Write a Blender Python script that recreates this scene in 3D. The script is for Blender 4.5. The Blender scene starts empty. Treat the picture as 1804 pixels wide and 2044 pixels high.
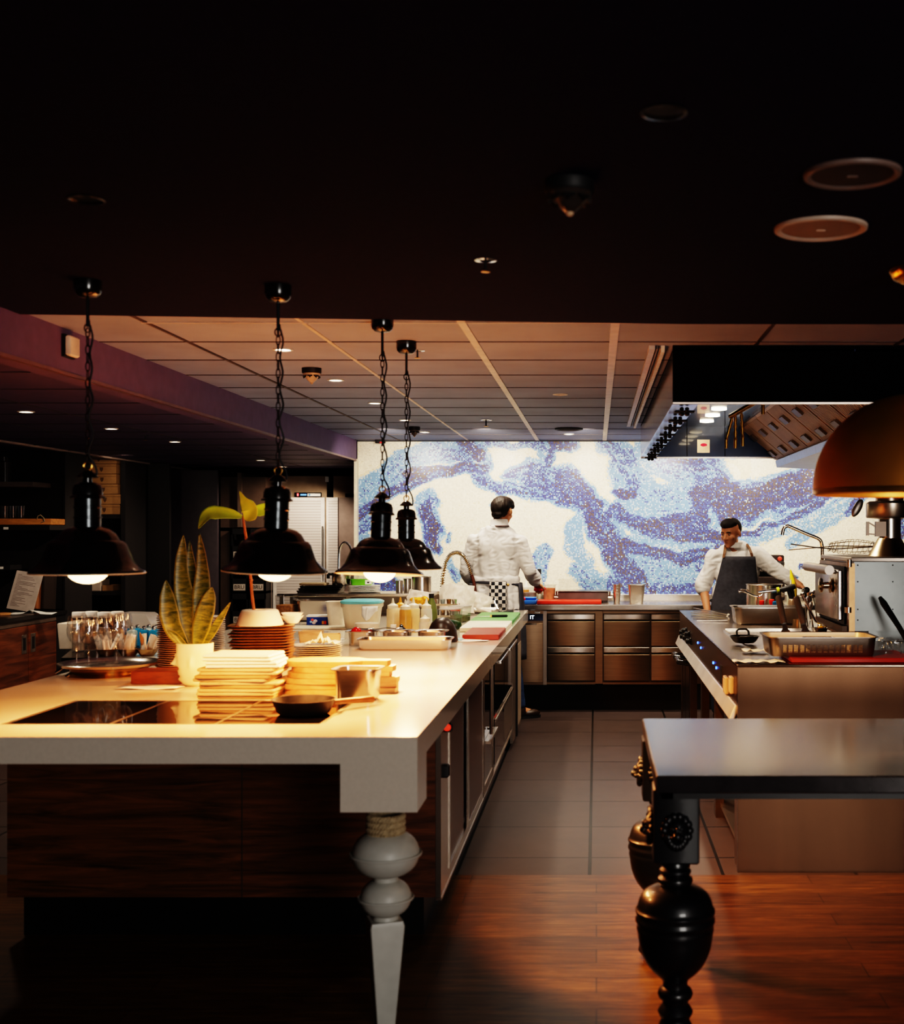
import bpy, bmesh, math, random
from mathutils import Vector, Matrix, noise
R = math.radians; PI = math.pi
random.seed(7)
SC = bpy.context.scene
C = SC.collection
F, CX, CY, H = 2425.0, 1190.0, 1062.0, 1.54      # focal length in pixels, vanishing point, eye height
def P(px, py, Y):
    s = F / Y
    return Vector(((px - CX) / s, Y, H - (py - CY) / s))
def W(px, py, z=.924):
    Y = F * (H - z) / (py - CY)
    return Vector(((px - CX) * Y / F, Y, z))
def X(px, Y): return (px - CX) * Y / F
def Z(py, Y): return H - (py - CY) * Y / F
ORD = ('topmost second third fourth fifth sixth seventh eighth ninth tenth eleventh twelfth thirteenth fourteenth fifteenth sixteenth '
       'seventeenth eighteenth nineteenth twentieth twenty-first twenty-second twenty-third twenty-fourth twenty-fifth twenty-sixth '
       'twenty-seventh twenty-eighth twenty-ninth thirtieth').split()
def from_top(k): return 'topmost' if k == 0 else ORD[k] + ' from the top'

# ------------------------------------------------------------------ mesh building
class B:
    def __init__(s, M=None):
        s.bm = bmesh.new(); s.M = M or Matrix(); s.mi = 0
    def at(s, *a):
        s.M = Matrix.Translation(Vector(a)); return s
    def v(s, p): return s.bm.verts.new(s.M @ Vector(p))
    def f(s, vs):
        try:
            f = s.bm.faces.new(vs); f.material_index = s.mi; return f
        except ValueError:
            return None
    def box(s, x0, x1, y0, y1, z0, z1, bev=0):
        if bev:
            w, d = x1 - x0, y1 - y0
            b = min(bev, w * .45, d * .45, (z1 - z0) * .45)
            M0 = s.M; s.M = M0 @ Matrix.Translation(((x0 + x1) / 2, (y0 + y1) / 2, 0))
            s.rloft([(w - 2 * b, d - 2 * b, b * .6, z0), (w, d, b, z0 + b), (w, d, b, z1 - b), (w - 2 * b, d - 2 * b, b * .6, z1)], 2)
            s.M = M0; return s
        vs = [s.v((x, y, z)) for z in (z0, z1) for y in (y0, y1) for x in (x0, x1)]
        for q in ((0, 2, 3, 1), (4, 5, 7, 6), (0, 1, 5, 4), (2, 6, 7, 3), (0, 4, 6, 2), (1, 3, 7, 5)): s.f([vs[i] for i in q])
        return s
    def obox(s, c, size, rot=None, bev=0):
        M0 = s.M; s.M = M0 @ Matrix.Translation(Vector(c)) @ (rot.to_4x4() if rot else Matrix())
        a, b, c2 = size; s.box(-a / 2, a / 2, -b / 2, b / 2, -c2 / 2, c2 / 2, bev); s.M = M0; return s
    def bar(s, a, b, w, h=None):
        a, b = Vector(a), Vector(b); d = b - a
        q = d.to_track_quat('Y', 'Z').to_matrix()
        return s.obox((a + b) / 2, (w, d.length, h or w), q)
    def lathe(s, prof, seg=32, cap0=False, cap1=False, close=False):
        rings = []
        for r, z in prof:
            if r < 1e-6: rings.append([s.v((0, 0, z))])
            else: rings.append([s.v((r * math.cos(2 * PI * i / seg), r * math.sin(2 * PI * i / seg), z)) for i in range(seg)])
        s.skin(rings, cap0, cap1, close); return s
    def skin(s, rings, cap0=False, cap1=False, close=False):
        n = len(rings)
        for k in range(n if close else n - 1):
            a, b = rings[k], rings[(k + 1) % n]
            m = max(len(a), len(b))
            for i in range(m):
                j = (i + 1) % m
                if len(a) == 1: s.f([a[0], b[j], b[i]])
                elif len(b) == 1: s.f([a[i], a[j], b[0]])
                else: s.f([a[i], a[j], b[j], b[i]])
        if cap0 and len(rings[0]) > 2: s.f(list(reversed(rings[0])))
        if cap1 and len(rings[-1]) > 2: s.f(rings[-1])
    def rloft(s, levels, seg=4, cap0=True, cap1=True, close=False):
        rings = []
        for lv in levels:
            w, d, r, z = lv[:4]; ox, oy = lv[4:6] if len(lv) > 4 else (0, 0)
            r = max(min(r, w / 2 - 1e-5, d / 2 - 1e-5), 1e-5); ring = []
            for k, (sx, sy) in enumerate(((1, 1), (-1, 1), (-1, -1), (1, -1))):
                for i in range(seg + 1):
                    a = PI / 2 * (k + i / seg)
                    ring.append(s.v((ox + sx * (w / 2 - r) + r * math.cos(a), oy + sy * (d / 2 - r) + r * math.sin(a), z)))
            rings.append(ring)
        s.skin(rings, cap0, cap1, close); return s
    def tube(s, pts, r, seg=8, closed=False, caps=True):
        pts = [Vector(p) for p in pts]; n = len(pts); rings = []; up = None
        for i, p in enumerate(pts):
            if closed: t = pts[(i + 1) % n] - pts[i - 1]
            else: t = pts[min(i + 1, n - 1)] - pts[max(i - 1, 0)]
            t = t.normalized() if t.length > 1e-9 else Vector((0, 0, 1))
            if up is None:
                up = Vector((0, 0, 1)) if abs(t.z) < .9 else Vector((1, 0, 0))
            u = t.cross(up)
            if u.length < 1e-6: u = t.orthogonal()
            u.normalize(); w = u.cross(t); up = w
            rr = r[i] if isinstance(r, (list, tuple)) else r
            rings.append([s.v(p + (u * math.cos(2 * PI * k / seg) + w * math.sin(2 * PI * k / seg)) * rr) for k in range(seg)])
        s.skin(rings, caps and not closed, caps and not closed, closed); return s
    def prism(s, poly, z0, z1, top=None):
        a = [s.v((x, y, z0)) for x, y in poly]; b = [s.v((x, y, z1)) for x, y in (top or poly)]
        s.skin([a, b], True, True); return s
    def ell(s, c, r, rot=None, u=20, w=12):
        M0 = s.M; s.M = M0 @ Matrix.Translation(Vector(c)) @ (rot.to_4x4() if rot else Matrix()) @ Matrix.Diagonal((r[0], r[1], r[2], 1))
        s.lathe([(math.sin(PI * k / w) if 0 < k < w else 0, -math.cos(PI * k / w)) for k in range(w + 1)], u); s.M = M0; return s
    def cap(s, a, b, ra, rb, seg=14):
        a, b = Vector(a), Vector(b); d = b - a; L = max(d.length, 1e-5)
        M0 = s.M; s.M = M0 @ Matrix.Translation(a) @ d.to_track_quat('Z', 'Y').to_matrix().to_4x4()
        pr = [(0, -ra)] + [(ra * math.sin(k * PI / 8), -ra * math.cos(k * PI / 8)) for k in range(1, 5)]
        pr += [(rb * math.cos(k * PI / 8), L + rb * math.sin(k * PI / 8)) for k in range(0, 4)] + [(0, L + rb)]
        s.lathe(pr, seg); s.M = M0; return s
    def sheet(s, g, th=0):
        gv = [[s.v(p) for p in row] for row in g]
        for i in range(len(g) - 1):
            for j in range(len(g[0]) - 1): s.f([gv[i][j], gv[i][j + 1], gv[i + 1][j + 1], gv[i + 1][j]])
        return s
def roty(a): return Matrix.Rotation(R(a), 3, 'Y')
def rotx(a): return Matrix.Rotation(R(a), 3, 'X')
def rotz(a): return Matrix.Rotation(R(a), 3, 'Z')

def obj(name, b, m, parent=None, loc=None, sharp=38, solid=0, sub=0, label=None, kind=None):
    bmesh.ops.recalc_face_normals(b.bm, faces=b.bm.faces)
    me = bpy.data.meshes.new(name); b.bm.to_mesh(me); b.bm.free()
    for mm in (m if isinstance(m, (list, tuple)) else [m]): me.materials.append(mm)
    me.polygons.foreach_set('use_smooth', [True] * len(me.polygons))
    me.set_sharp_from_angle(angle=R(sharp))
    o = bpy.data.objects.new(name, me); C.objects.link(o)
    if parent: o.parent = parent
    if loc is not None: o.location = loc
    if solid:
        md = o.modifiers.new('s', 'SOLIDIFY'); md.thickness = solid; md.offset = 0
    if sub:
        md = o.modifiers.new('u', 'SUBSURF'); md.levels = md.render_levels = sub
    if label: o['label'] = label
    if kind: o['kind'] = kind
    return o
def tag(o, label, cat, group=None, kind=None):
    o['label'] = label; o['category'] = cat
    if group: o['group'] = group
    if kind: o['kind'] = kind
    return o
def thing(name, label, cat, loc=(0, 0, 0), rz=0, group=None):
    o = bpy.data.objects.new(name, None); C.objects.link(o); o.empty_display_size = .05
    o.location = loc; o.rotation_euler = (0, 0, R(rz)); return tag(o, label, cat, group)
def solo(name, b, m, label, cat, loc=(0, 0, 0), rz=0, group=None, **k):
    o = obj(name, b, m, None, loc, **k); o.rotation_euler = (0, 0, R(rz)); return tag(o, label, cat, group)
def struct(name, b, m, **k):
    o = obj(name, b, m, **k); o['kind'] = 'structure'; return o
def dup(root, loc, rz=0, label=None, group=None):
    r = root.copy(); C.objects.link(r); r.location = loc; r.rotation_euler = (0, 0, R(rz))
    if label: r['label'] = label
    if group: r['group'] = group
    for ch in list(root.children):
        c = ch.copy(); C.objects.link(c); c.parent = r
        for g in ch.children:
            d = g.copy(); C.objects.link(d); d.parent = c
    return r
def text(name, s, size, m, parent, loc, rot=(R(90), 0, 0), ext=.0005):
    cu = bpy.data.curves.new(name, 'FONT'); cu.body = s; cu.size = size; cu.extrude = ext; cu.align_x = 'CENTER'; cu.align_y = 'CENTER'
    t = bpy.data.objects.new(name, cu); C.objects.link(t)
    me = bpy.data.meshes.new_from_object(t.evaluated_get(bpy.context.evaluated_depsgraph_get()))
    bpy.data.objects.remove(t); me.materials.clear(); me.materials.append(m)
    o = bpy.data.objects.new(name, me); C.objects.link(o); o.parent = parent; o.location = loc; o.rotation_euler = rot
    return o

# ------------------------------------------------------------------ materials
_m = {}
def _new(name):
    m = bpy.data.materials.new(name); m.use_nodes = True; nt = m.node_tree
    return m, nt, nt.nodes['Principled BSDF']
def N(nt, t, **k):
    n = nt.nodes.new('ShaderNode' + t)
    for a, v in k.items():
        if a.startswith('i_'): n.inputs[a[2:].replace('_', ' ')].default_value = v
        else: setattr(n, a, v)
    return n
def coords(nt, scale=(1, 1, 1), rot=(0, 0, 0)):
    tc = N(nt, 'TexCoord'); mp = N(nt, 'Mapping'); mp.inputs['Scale'].default_value = scale; mp.inputs['Rotation'].default_value = rot
    nt.links.new(tc.outputs['Object'], mp.inputs['Vector']); return mp.outputs['Vector']
def ramp(nt, fac, stops):
    r = N(nt, 'ValToRGB'); e = r.color_ramp.elements
    while len(e) < len(stops): e.new(.5)
    for i, (p, c) in enumerate(stops): e[i].position = p; e[i].color = (*c, 1)
    nt.links.new(fac, r.inputs['Fac']); return r.outputs['Color']
def M(name, col, rough=.5, metal=0, var=.12, scale=14, bump=0, spec=.5, coat=0, trans=0, em=None, es=0, ior=1.45, alpha=1, sss=0, stretch=(1, 1, 1)):
    if name in _m: return _m[name]
    m, nt, p = _new(name); L = nt.links.new
    v = coords(nt, stretch)
    n = N(nt, 'TexNoise', i_Scale=scale, i_Detail=4.0); L(v, n.inputs['Vector'])
    lo = tuple(max(0, c * (1 - var)) for c in col); hi = tuple(min(1, c * (1 + var)) for c in col)
    L(ramp(nt, n.outputs['Fac'], [(.3, lo), (.7, hi)]), p.inputs['Base Color'])
    p.inputs['Roughness'].default_value = rough; p.inputs['Metallic'].default_value = metal
    p.inputs['Specular IOR Level'].default_value = spec; p.inputs['Coat Weight'].default_value = coat
    p.inputs['Transmission Weight'].default_value = trans; p.inputs['IOR'].default_value = ior; p.inputs['Alpha'].default_value = alpha
    if sss:
        p.inputs['Subsurface Weight'].default_value = sss; p.inputs['Subsurface Scale'].default_value = .02
    if em:
        p.inputs['Emission Color'].default_value = (*em, 1); p.inputs['Emission Strength'].default_value = es
    if bump:
        b = N(nt, 'Bump', i_Strength=bump, i_Distance=.004); L(n.outputs['Fac'], b.inputs['Height']); L(b.outputs['Normal'], p.inputs['Normal'])
    if metal > .5:
        mr = N(nt, 'MapRange'); mr.inputs['To Min'].default_value = max(.03, rough * .92); mr.inputs['To Max'].default_value = rough * 1.12
        L(n.outputs['Fac'], mr.inputs['Value']); L(mr.outputs['Result'], p.inputs['Roughness'])
    _m[name] = m; return m
def wood(name, c1, c2, stretch, rough=.4, scale=6, bump=.15, coat=0):
    if name in _m: return _m[name]
    m, nt, p = _new(name); L = nt.links.new
    v = coords(nt, stretch)
    n = N(nt, 'TexNoise', i_Scale=scale, i_Detail=8.0, i_Roughness=.65, i_Distortion=.8); L(v, n.inputs['Vector'])
    mid = tuple((a + b) / 2 for a, b in zip(c1, c2))
    L(ramp(nt, n.outputs['Fac'], [(.3, c1), (.5, mid), (.68, c2)]), p.inputs['Base Color'])
    p.inputs['Roughness'].default_value = rough; p.inputs['Coat Weight'].default_value = coat; p.inputs['Coat Roughness'].default_value = .15
    b = N(nt, 'Bump', i_Strength=bump, i_Distance=.002); L(n.outputs['Fac'], b.inputs['Height']); L(b.outputs['Normal'], p.inputs['Normal'])
    _m[name] = m; return m
def steel(name, col=(.66, .60, .54), rough=.25, stretch=(1, 1, 40), scale=6):
    return M(name, col, rough, 1.0, .05, scale, stretch=stretch)
def glass(name, col=(1, 1, 1), rough=.02, ior=1.45):
    if name in _m: return _m[name]
    m, nt, p = _new(name); L = nt.links.new                         # thin-walled clear material: mostly see-through, glossy at grazing angles
    out = nt.nodes['Material Output']; nt.nodes.remove(p)
    t = N(nt, 'BsdfTransparent'); t.inputs['Color'].default_value = (*col, 1)
    g = N(nt, 'BsdfGlossy'); g.inputs['Roughness'].default_value = rough
    lw = N(nt, 'LayerWeight'); lw.inputs['Blend'].default_value = .5; pw = N(nt, 'Math', operation='POWER'); pw.inputs[1].default_value = 3.5; L(lw.outputs['Facing'], pw.inputs[0])
    fr = N(nt, 'Math', operation='MULTIPLY_ADD'); fr.inputs[1].default_value = .45; fr.inputs[2].default_value = .03 + (ior - 1.3) * .2; L(pw.outputs[0], fr.inputs[0])
    mx = N(nt, 'MixShader'); L(fr.outputs[0], mx.inputs['Fac']); L(t.outputs['BSDF'], mx.inputs[1]); L(g.outputs['BSDF'], mx.inputs[2])
    L(mx.outputs['Shader'], out.inputs['Surface']); _m[name] = m; return m
def emit(name, col, st):
    return M(name, col, .5, em=col, es=st)

STEEL = steel('brushed steel'); STEELY = steel('brushed steel along', stretch=(1, 30, 1)); STEELX = steel('brushed steel across', stretch=(30, 1, 1))
DSTEEL = steel('dull warm steel', (.36, .30, .26), .38, (1, 1, 1), 9)
CHROME = M('polished chrome', (.75, .74, .72), .08, 1.0, .03)
BRASS = M('satin brass', (.62, .36, .10), .3, 1.0, .08)
BLACKM = M('black enamel', (.008, .007, .007), .22, 0, .2, coat=.4)
BLACKP = M('matt black paint', (.010, .009, .010), .55)
IRON = M('cast iron', (.02, .018, .016), .5, .3, .25, 60, bump=.2)
WHITEP = M('white plastic', (.78, .76, .72), .4)
CERAM = M('cream ceramic', (.80, .72, .60), .22, 0, .04)
PORC = M('white porcelain', (.84, .82, .78), .18, 0, .03)
CLEAR = glass('clear plastic', (.93, .93, .93), .06, 1.3)
GLASSM = glass('wine glass', (.97, .97, .97), .01, 1.5)
PAPER = M('white paper', (.85, .82, .78), .7, 0, .04, 40)
FROST = M('frosted squeeze bottle plastic', (.86, .80, .68), .35, 0, .05, trans=.25, sss=.2)
# ------------------------------------------------------------------ setting: floors, walls, ceilings
def floor_wood():
    m, nt, p = _new('oiled plank floor'); L = nt.links.new
    v = coords(nt)
    br = N(nt, 'TexBrick', offset=.37, offset_frequency=2); br.inputs['Scale'].default_value = 1
    br.inputs['Brick Width'].default_value = 1.5; br.inputs['Row Height'].default_value = .14; br.inputs['Mortar Size'].default_value = .0025
    br.inputs['Color1'].default_value = (.30, .30, .30, 1); br.inputs['Color2'].default_value = (.75, .75, .75, 1); br.inputs['Mortar'].default_value = (0, 0, 0, 1)
    L(v, br.inputs['Vector'])
    n = N(nt, 'TexNoise', i_Scale=3.0, i_Detail=9.0, i_Roughness=.7, i_Distortion=1.2); L(coords(nt, (1.2, 14, 1)), n.inputs['Vector'])
    col = ramp(nt, n.outputs['Fac'], [(.28, (.035, .010, .003)), (.5, (.15, .066, .015)), (.72, (.33, .17, .048))])
    mx = N(nt, 'Mix', data_type='RGBA', blend_type='MULTIPLY'); mx.inputs['Factor'].default_value = .75
    L(col, mx.inputs['A']); L(br.outputs['Color'], mx.inputs['B']); L(mx.outputs['Result'], p.inputs['Base Color'])
    p.inputs['Roughness'].default_value = .34
    b = N(nt, 'Bump', i_Strength=.3, i_Distance=.003); L(br.outputs['Fac'], b.inputs['Height']); b.invert = True; L(b.outputs['Normal'], p.inputs['Normal'])
    return m
def tile_mat(name, w, h, off, c, grout, gs=.005, rough=.45, var=.25, bump=.4):
    m, nt, p = _new(name); L = nt.links.new
    tc = N(nt, 'TexCoord'); mp = N(nt, 'Mapping'); mp.inputs['Location'].default_value = (off[0], off[1], 0); L(tc.outputs['Object'], mp.inputs['Vector'])
    br = N(nt, 'TexBrick', offset=0); br.inputs['Scale'].default_value = 1
    br.inputs['Brick Width'].default_value = w; br.inputs['Row Height'].default_value = h; br.inputs['Mortar Size'].default_value = gs
    br.inputs['Color1'].default_value = (*c, 1); br.inputs['Color2'].default_value = (*[x * .82 for x in c], 1); br.inputs['Mortar'].default_value = (*grout, 1)
    L(mp.outputs['Vector'], br.inputs['Vector'])
    n = N(nt, 'TexNoise', i_Scale=5.0, i_Detail=8.0, i_Roughness=.7); L(tc.outputs['Object'], n.inputs['Vector'])
    rc = ramp(nt, n.outputs['Fac'], [(.3, (1 - var,) * 3), (.7, (1,) * 3)])
    mx = N(nt, 'Mix', data_type='RGBA', blend_type='MULTIPLY'); mx.inputs['Factor'].default_value = 1
    L(br.outputs['Color'], mx.inputs['A']); L(rc, mx.inputs['B']); L(mx.outputs['Result'], p.inputs['Base Color'])
    p.inputs['Roughness'].default_value = rough
    b = N(nt, 'Bump', i_Strength=bump, i_Distance=.003); b.invert = True; L(br.outputs['Fac'], b.inputs['Height']); L(b.outputs['Normal'], p.inputs['Normal'])
    return m
WOODY = 5.455
b = B(); b.box(-5.2, 3.6, -2.6, WOODY, -.05, 0); struct('floor', b, floor_wood())
b = B(); b.box(-5.2, 3.6, WOODY, 14.2, -.05, 0)
struct('floor', b, tile_mat('grey brown floor tiles', .6, .6, (.03 - .0, -WOODY - .29 + .6, 0), (.072, .052, .049), (.008, .006, .005), .008))
CEILP = M('dark aubergine ceiling paint', (.016, .016, .040), .9, 0, .12, 60, bump=.05, spec=.08)
b = B(); b.prism([(-5.2, -2.6), (3.6, -2.6), (3.6, 4.80), (.34, 4.79), (-2.17, 4.575), (-5.2, 4.30)], 2.36, 2.50); struct('ceiling', b, CEILP)
CT = 2.372
b = B(); b.box(-2.17, 3.6, 4.3, 11.06, CT, 2.5); struct('ceiling', b, M('mauve grey ceiling panels', (.275, .315, .45), .7, 0, .10, 2.5, spec=.25))
TBAR = M('pale ceiling grid bar', (.62, .52, .44), .4); DBAR = M('dark ceiling grid bar', (.05, .035, .04), .5)
b = B()
for k in range(11):
    y = 5.31 + .56 * k; b.box(-2.17, 3.6, y - .006, y + .006, CT - .003, CT)
b.mi = 1
for x, w in ((-.5325, .016), (.075, .018)): b.box(x - w, x + w, 4.6, 11.0, CT - .005, CT)
b.box(-1.171, -1.155, 4.6, 11.0, CT - .004, CT)
b.mi = 0; b.box(-1.79, -1.774, 4.6, 11.0, CT - .004, CT); b.box(.70, .716, 4.6, 11, CT - .004, CT); b.box(1.32, 1.336, 4.6, 11, CT - .004, CT)
struct('trim_1', b, [DBAR, TBAR])
b = B(); b.box(-1.8, .335, 4.80, 4.812, CT - .006, CT); struct('trim_2', b, TBAR)
# purple soffit beam on the left, lower ceiling beyond it
SOFF = M('purple soffit paint', (.13, .09, .19), .6, 0, .08)
b = B(); b.box(-2.30, -2.17, -2.6, 11.0, 2.19, 2.5); struct('wall_soffit', b, SOFF)
b = B(); b.box(-2.185, -2.166, -2.6, 11.0, 2.182, 2.196); struct('trim_3', b, M('soffit edge trim', (.16, .09, .10), .35))
b = B(); b.box(-5.2, -2.30, -2.6, 14.2, 2.2, 2.5)
b.mi = 1
for k in range(20): b.box(-5.2, -2.3, .6 * k + 2.0, .6 * k + 2.012, 2.197, 2.2)
for x in (-2.95, -3.57): b.box(x, x + .012, -2, 14, 2.197, 2.2)
struct('ceiling', b, [M('dark violet ceiling panels', (.09, .065, .15), .55), DBAR])
b = B(); b.box(-4.30, -4.26, 2, 13.0, 2.185, 2.203); struct('trim_4', b, M('light line at wall top', (.5, .38, .33), .4))
DARK = M('dark brown wall', (.018, .013, .013), .7)
b = B(); b.box(-5.2, -5.0, -2.6, 14.2, 0, 2.5); struct('wall_left', b, DARK)
b = B(); b.box(-5.2, 3.6, 14.0, 14.2, 0, 2.5); struct('wall_far', b, DARK)
b = B(); b.box(-2.17, -2.02, 11.10, 14.0, 0, 2.5); struct('wall_side', b, DARK)
b = B(); b.box(3.5, 3.6, -2.6, 14.2, 0, 2.5); struct('wall_right', b, M('right wall plaster', (.16, .11, .09), .7))
b = B()
for x0, x1, z0, z1 in ((-5.2, 1.2, 0, 2.5), (3.2, 3.6, 0, 2.5), (1.2, 3.2, 0, .7), (1.2, 3.2, 2.2, 2.5)): b.box(x0, x1, -2.6, -2.5, z0, z1)  # opening left for the assumed window
struct('wall_front', b, M('front wall plaster', (.10, .075, .07), .7))
b = B(); b.box(1.2, 3.2, -2.57, -2.565, .7, 2.2); struct('window_assumed', b, glass('assumed window glass'))  # assumed window behind the camera, out of view; its light is an added lamp

# ---- mosaic wall: one face per glass tile, coloured tile by tile
def mosaic():
    wy = 11.04; s = F / wy; t = .0118
    x0, x1, z0, z1 = -2.17, 3.5, .97, CT
    cl = [  # (polyline in picture of the mural, width, depth of blue, edge softness)
     ([(700,1012),(735,982),(800,928),(870,902),(945,892)],58,.46),([(712,1030),(760,992),(830,955),(900,940),(962,938)],26,.80),
     ([(800,952),(880,938),(950,930)],14,.93),([(925,885),(945,893),(955,905)],34,.95),([(955,905),(974,925),(962,950)],22,.48),([(890,900),(935,915)],30,.62),
     ([(705,1058),(742,1045)],34,.6),([(706,1085),(725,1075)],24,.45),([(846,1002),(860,1000)],44,.5),([(846,1020),(862,1050),(862,1085)],44,.80),([(868,1062),(868,1088)],26,.93),
     ([(955,955),(1000,975),(1060,985),(1120,992)],30,.62),([(1020,945),(1080,935),(1140,960)],40,.62),([(1060,960),(1130,985),(1170,1010)],44,.66),
     ([(1130,960),(1180,1015),(1205,1060),(1240,1125),(1270,1185)],62,.76),([(1180,1030),(1192,1050)],34,.93),([(1215,1080),(1240,1130)],40,.86),
     ([(1095,880),(1098,925)],14,.85),([(1112,884),(1142,888)],32,.95),([(965,887),(1090,888)],22,.55),([(1078,905),(1092,915)],16,.45),
     ([(1210,885),(1250,915),(1262,960)],46,.62),([(1232,985),(1262,985)],26,.85),([(1138,958),(1145,945)],14,.7),
     ([(1145,1050),(1150,1100),(1185,1165)],44,.42),([(1150,1140),(1190,1175)],40,.5),
     ([(1062,1150),(1066,1120),(1078,1102)],20,.47),([(1090,1098),(1100,1105),(1085,1125),(1072,1165)],22,.52),
     ([(893,1062),(894,1075)],12,.45),([(902,1120),(910,1150)],22,.46),([(985,1005),(990,1035)],12,.45),([(755,1165),(790,1180)],46,.72),
     ([(1300,900),(1360,930),(1420,950)],70,.55),([(1340,910),(1400,925)],40,.80),([(1420,900),(1440,950)],40,.66),([(1240,930),(1300,1000),(1400,985)],70,.46),
     ([(1390,985),(1440,978),(1460,985)],52,.90),([(1400,1010),(1440,985)],50,.80),
     ([(1450,1015),(1530,988),(1640,945)],66,.95),([(1440,1035),(1540,1010),(1650,985)],34,.80),([(1450,1055),(1560,1022),(1600,1010)],16,.5),
     ([(1470,1075),(1560,1040),(1640,1005)],18,.76),([(1480,1085),(1560,1060),(1640,1030),(1720,985)],34,.34),([(1690,1022),(1740,975)],20,.74),([(1580,1085),(1640,1050),(1690,1020)],30,.33),
     ([(1230,1025),(1280,1048),(1350,1062),(1430,1072)],40,.78),([(1360,1070),(1430,1072)],22,.93),([(1330,1040),(1400,1035)],40,.80),([(1240,1000),(1320,1010)],34,.40),
     ([(1430,1090),(1350,1085),(1270,1075)],22,.36),([(1250,1085),(1300,1105),(1360,1115),(1410,1105)],28,.82),([(1440,1085),(1400,1110)],20,.7),
     ([(1230,1110),(1260,1150),(1290,1190)],50,.80),([(1290,1140),(1350,1150),(1430,1140)],60,.46),([(1310,1180),(1370,1172),(1420,1185)],34,.68),([(1220,1160),(1290,1195)],40,.66),
     ([(1470,1110),(1500,1110)],50,.5),([(1790,1035),(1800,1060)],26,.8),([(1556,1133),(1566,1134)],8,.8),([(1595,1130),(1602,1132)],9,.85),([(1582,1147),(1590,1149)],8,.7),([(1770,1010),(1775,1040)],14,.8),
     ([(1260,905),(1275,960)],30,.35),([(1400,1130),(1440,1160)],30,.62)]
    segs = []
    for pts, w, lv in cl:
        for a, c in zip(pts, pts[1:]): segs.append((a[0], a[1], c[0] - a[0], c[1] - a[1], w / 2, lv, math.hypot(c[0] - a[0], c[1] - a[1]) + 1e-6))
    nx, nz = int((x1 - x0) / t), int((z1 - z0) / t)
    pal = [((.93, .84, .69),), ((.84, .73, .53),), ((.40, .57, .72),), ((.15, .33, .58),), ((.035, .075, .34),), ((.018, .026, .18),), ((.055, .035, .06),), ((.09, .055, .04),)]
    rnd = random.Random(3)
    verts = [(x0 + i * t, wy, z0 + k * t) for k in range(nz + 1) for i in range(nx + 1)]
    faces = []; cols = []
    for k in range(nz):
        for i in range(nx):
            a = k * (nx + 1) + i; faces.append((a, a + 1, a + nx + 2, a + nx + 1))
            px = CX + (x0 + (i + .5) * t) * s; py = CY + (H - z0 - (k + .5) * t) * s
            q = noise.noise_vector(Vector((px / 34, py / 34, 1.3))); wx, wz = px + q.x * 13, py + q.y * 13
            d = 0; st = None
            for ax, ay, dx, dy, w, lv, ln in segs:
                if abs(wx - ax - dx / 2) > abs(dx) / 2 + w * 1.5 or abs(wz - ay - dy / 2) > abs(dy) / 2 + w * 1.5: continue
                u = max(0, min(1, ((wx - ax) * dx + (wz - ay) * dy) / (dx * dx + dy * dy)))
                r = math.hypot(wx - ax - u * dx, wz - ay - u * dy) / w
                e = lv * (1 if r < .62 else max(0, 1 - (r - .62) / .62))
                if e > d:
                    d = e; st = ((wx - ax) * dx + (wz - ay) * dy) / ln, ((wx - ax) * dy - (wz - ay) * dx) / ln, ax
            if st: d += .42 * d * noise.noise(Vector((st[0] / 55, st[1] / 5.5, st[2]))) 
            d += .20 * d * noise.noise(Vector((px / 14, py / 18, 7))) + rnd.gauss(0, .06 if d > .5 else .03) * (1 if d > .12 else .3)
            d += .07 * noise.noise(Vector((px / 60, py / 40, 3)))
            if px > 1225 and px < 1500 and d < .3 and py < 1185: d += .14 + .12 * noise.noise(Vector((px / 25, py / 18, 9)))
            if d < .11: c = pal[0][0] if rnd.random() > .04 else pal[1][0]
            elif d < .2: c = pal[1][0]
            elif d < .30: c = pal[2][0] if rnd.random() > .3 else pal[1][0]
            elif d < .52: c = pal[3][0] if rnd.random() > .25 else pal[2][0]
            elif d < .62: c = pal[rnd.choice((3, 4, 3, 2, 4, 3, 4))][0]
            elif d < .77: c = pal[rnd.choice((4, 4, 5, 4, 3, 4, 5, 4, 3, 4, 4, 5, 4, 4, 5, 4, 4, 3, 5, 3))][0]
            elif d < .87: c = pal[rnd.choice((4, 5, 5, 6, 7, 5, 4, 5, 6, 5, 4, 3, 5, 4))][0]
            else: c = pal[rnd.choice((5, 6, 6, 7, 5, 6, 4, 5, 7, 4, 6, 5, 6, 2))][0]
            j = rnd.uniform(.86, 1.06); cols.append((c[0] * j, c[1] * j, c[2] * j, 1))
    me = bpy.data.meshes.new('wall_back'); me.from_pydata(verts, [], faces)
    at = me.attributes.new('tilecol', 'FLOAT_COLOR', 'CORNER'); flat = []
    for c in cols: flat += list(c) * 4
    at.data.foreach_set('color', flat)
    m, nt, p = _new('glass mosaic tiles'); L = nt.links.new
    a = N(nt, 'Attribute', attribute_name='tilecol')
    tc = N(nt, 'TexCoord'); mp = N(nt, 'Mapping'); mp.inputs['Location'].default_value = (-x0 / t, 0, -z0 / t); mp.inputs['Scale'].default_value = (1 / t, 1, 1 / t)
    L(tc.outputs['Object'], mp.inputs['Vector']); fr = N(nt, 'VectorMath', operation='FRACTION'); L(mp.outputs['Vector'], fr.inputs[0])
    sx = N(nt, 'SeparateXYZ'); L(fr.outputs['Vector'], sx.inputs[0])
    g = []
    for ch in 'XZ':
        n1 = N(nt, 'Math', operation='SUBTRACT'); n1.inputs[1].default_value = .5; L(sx.outputs[ch], n1.inputs[0])
        n2 = N(nt, 'Math', operation='ABSOLUTE'); L(n1.outputs[0], n2.inputs[0]); g.append(n2)
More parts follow.
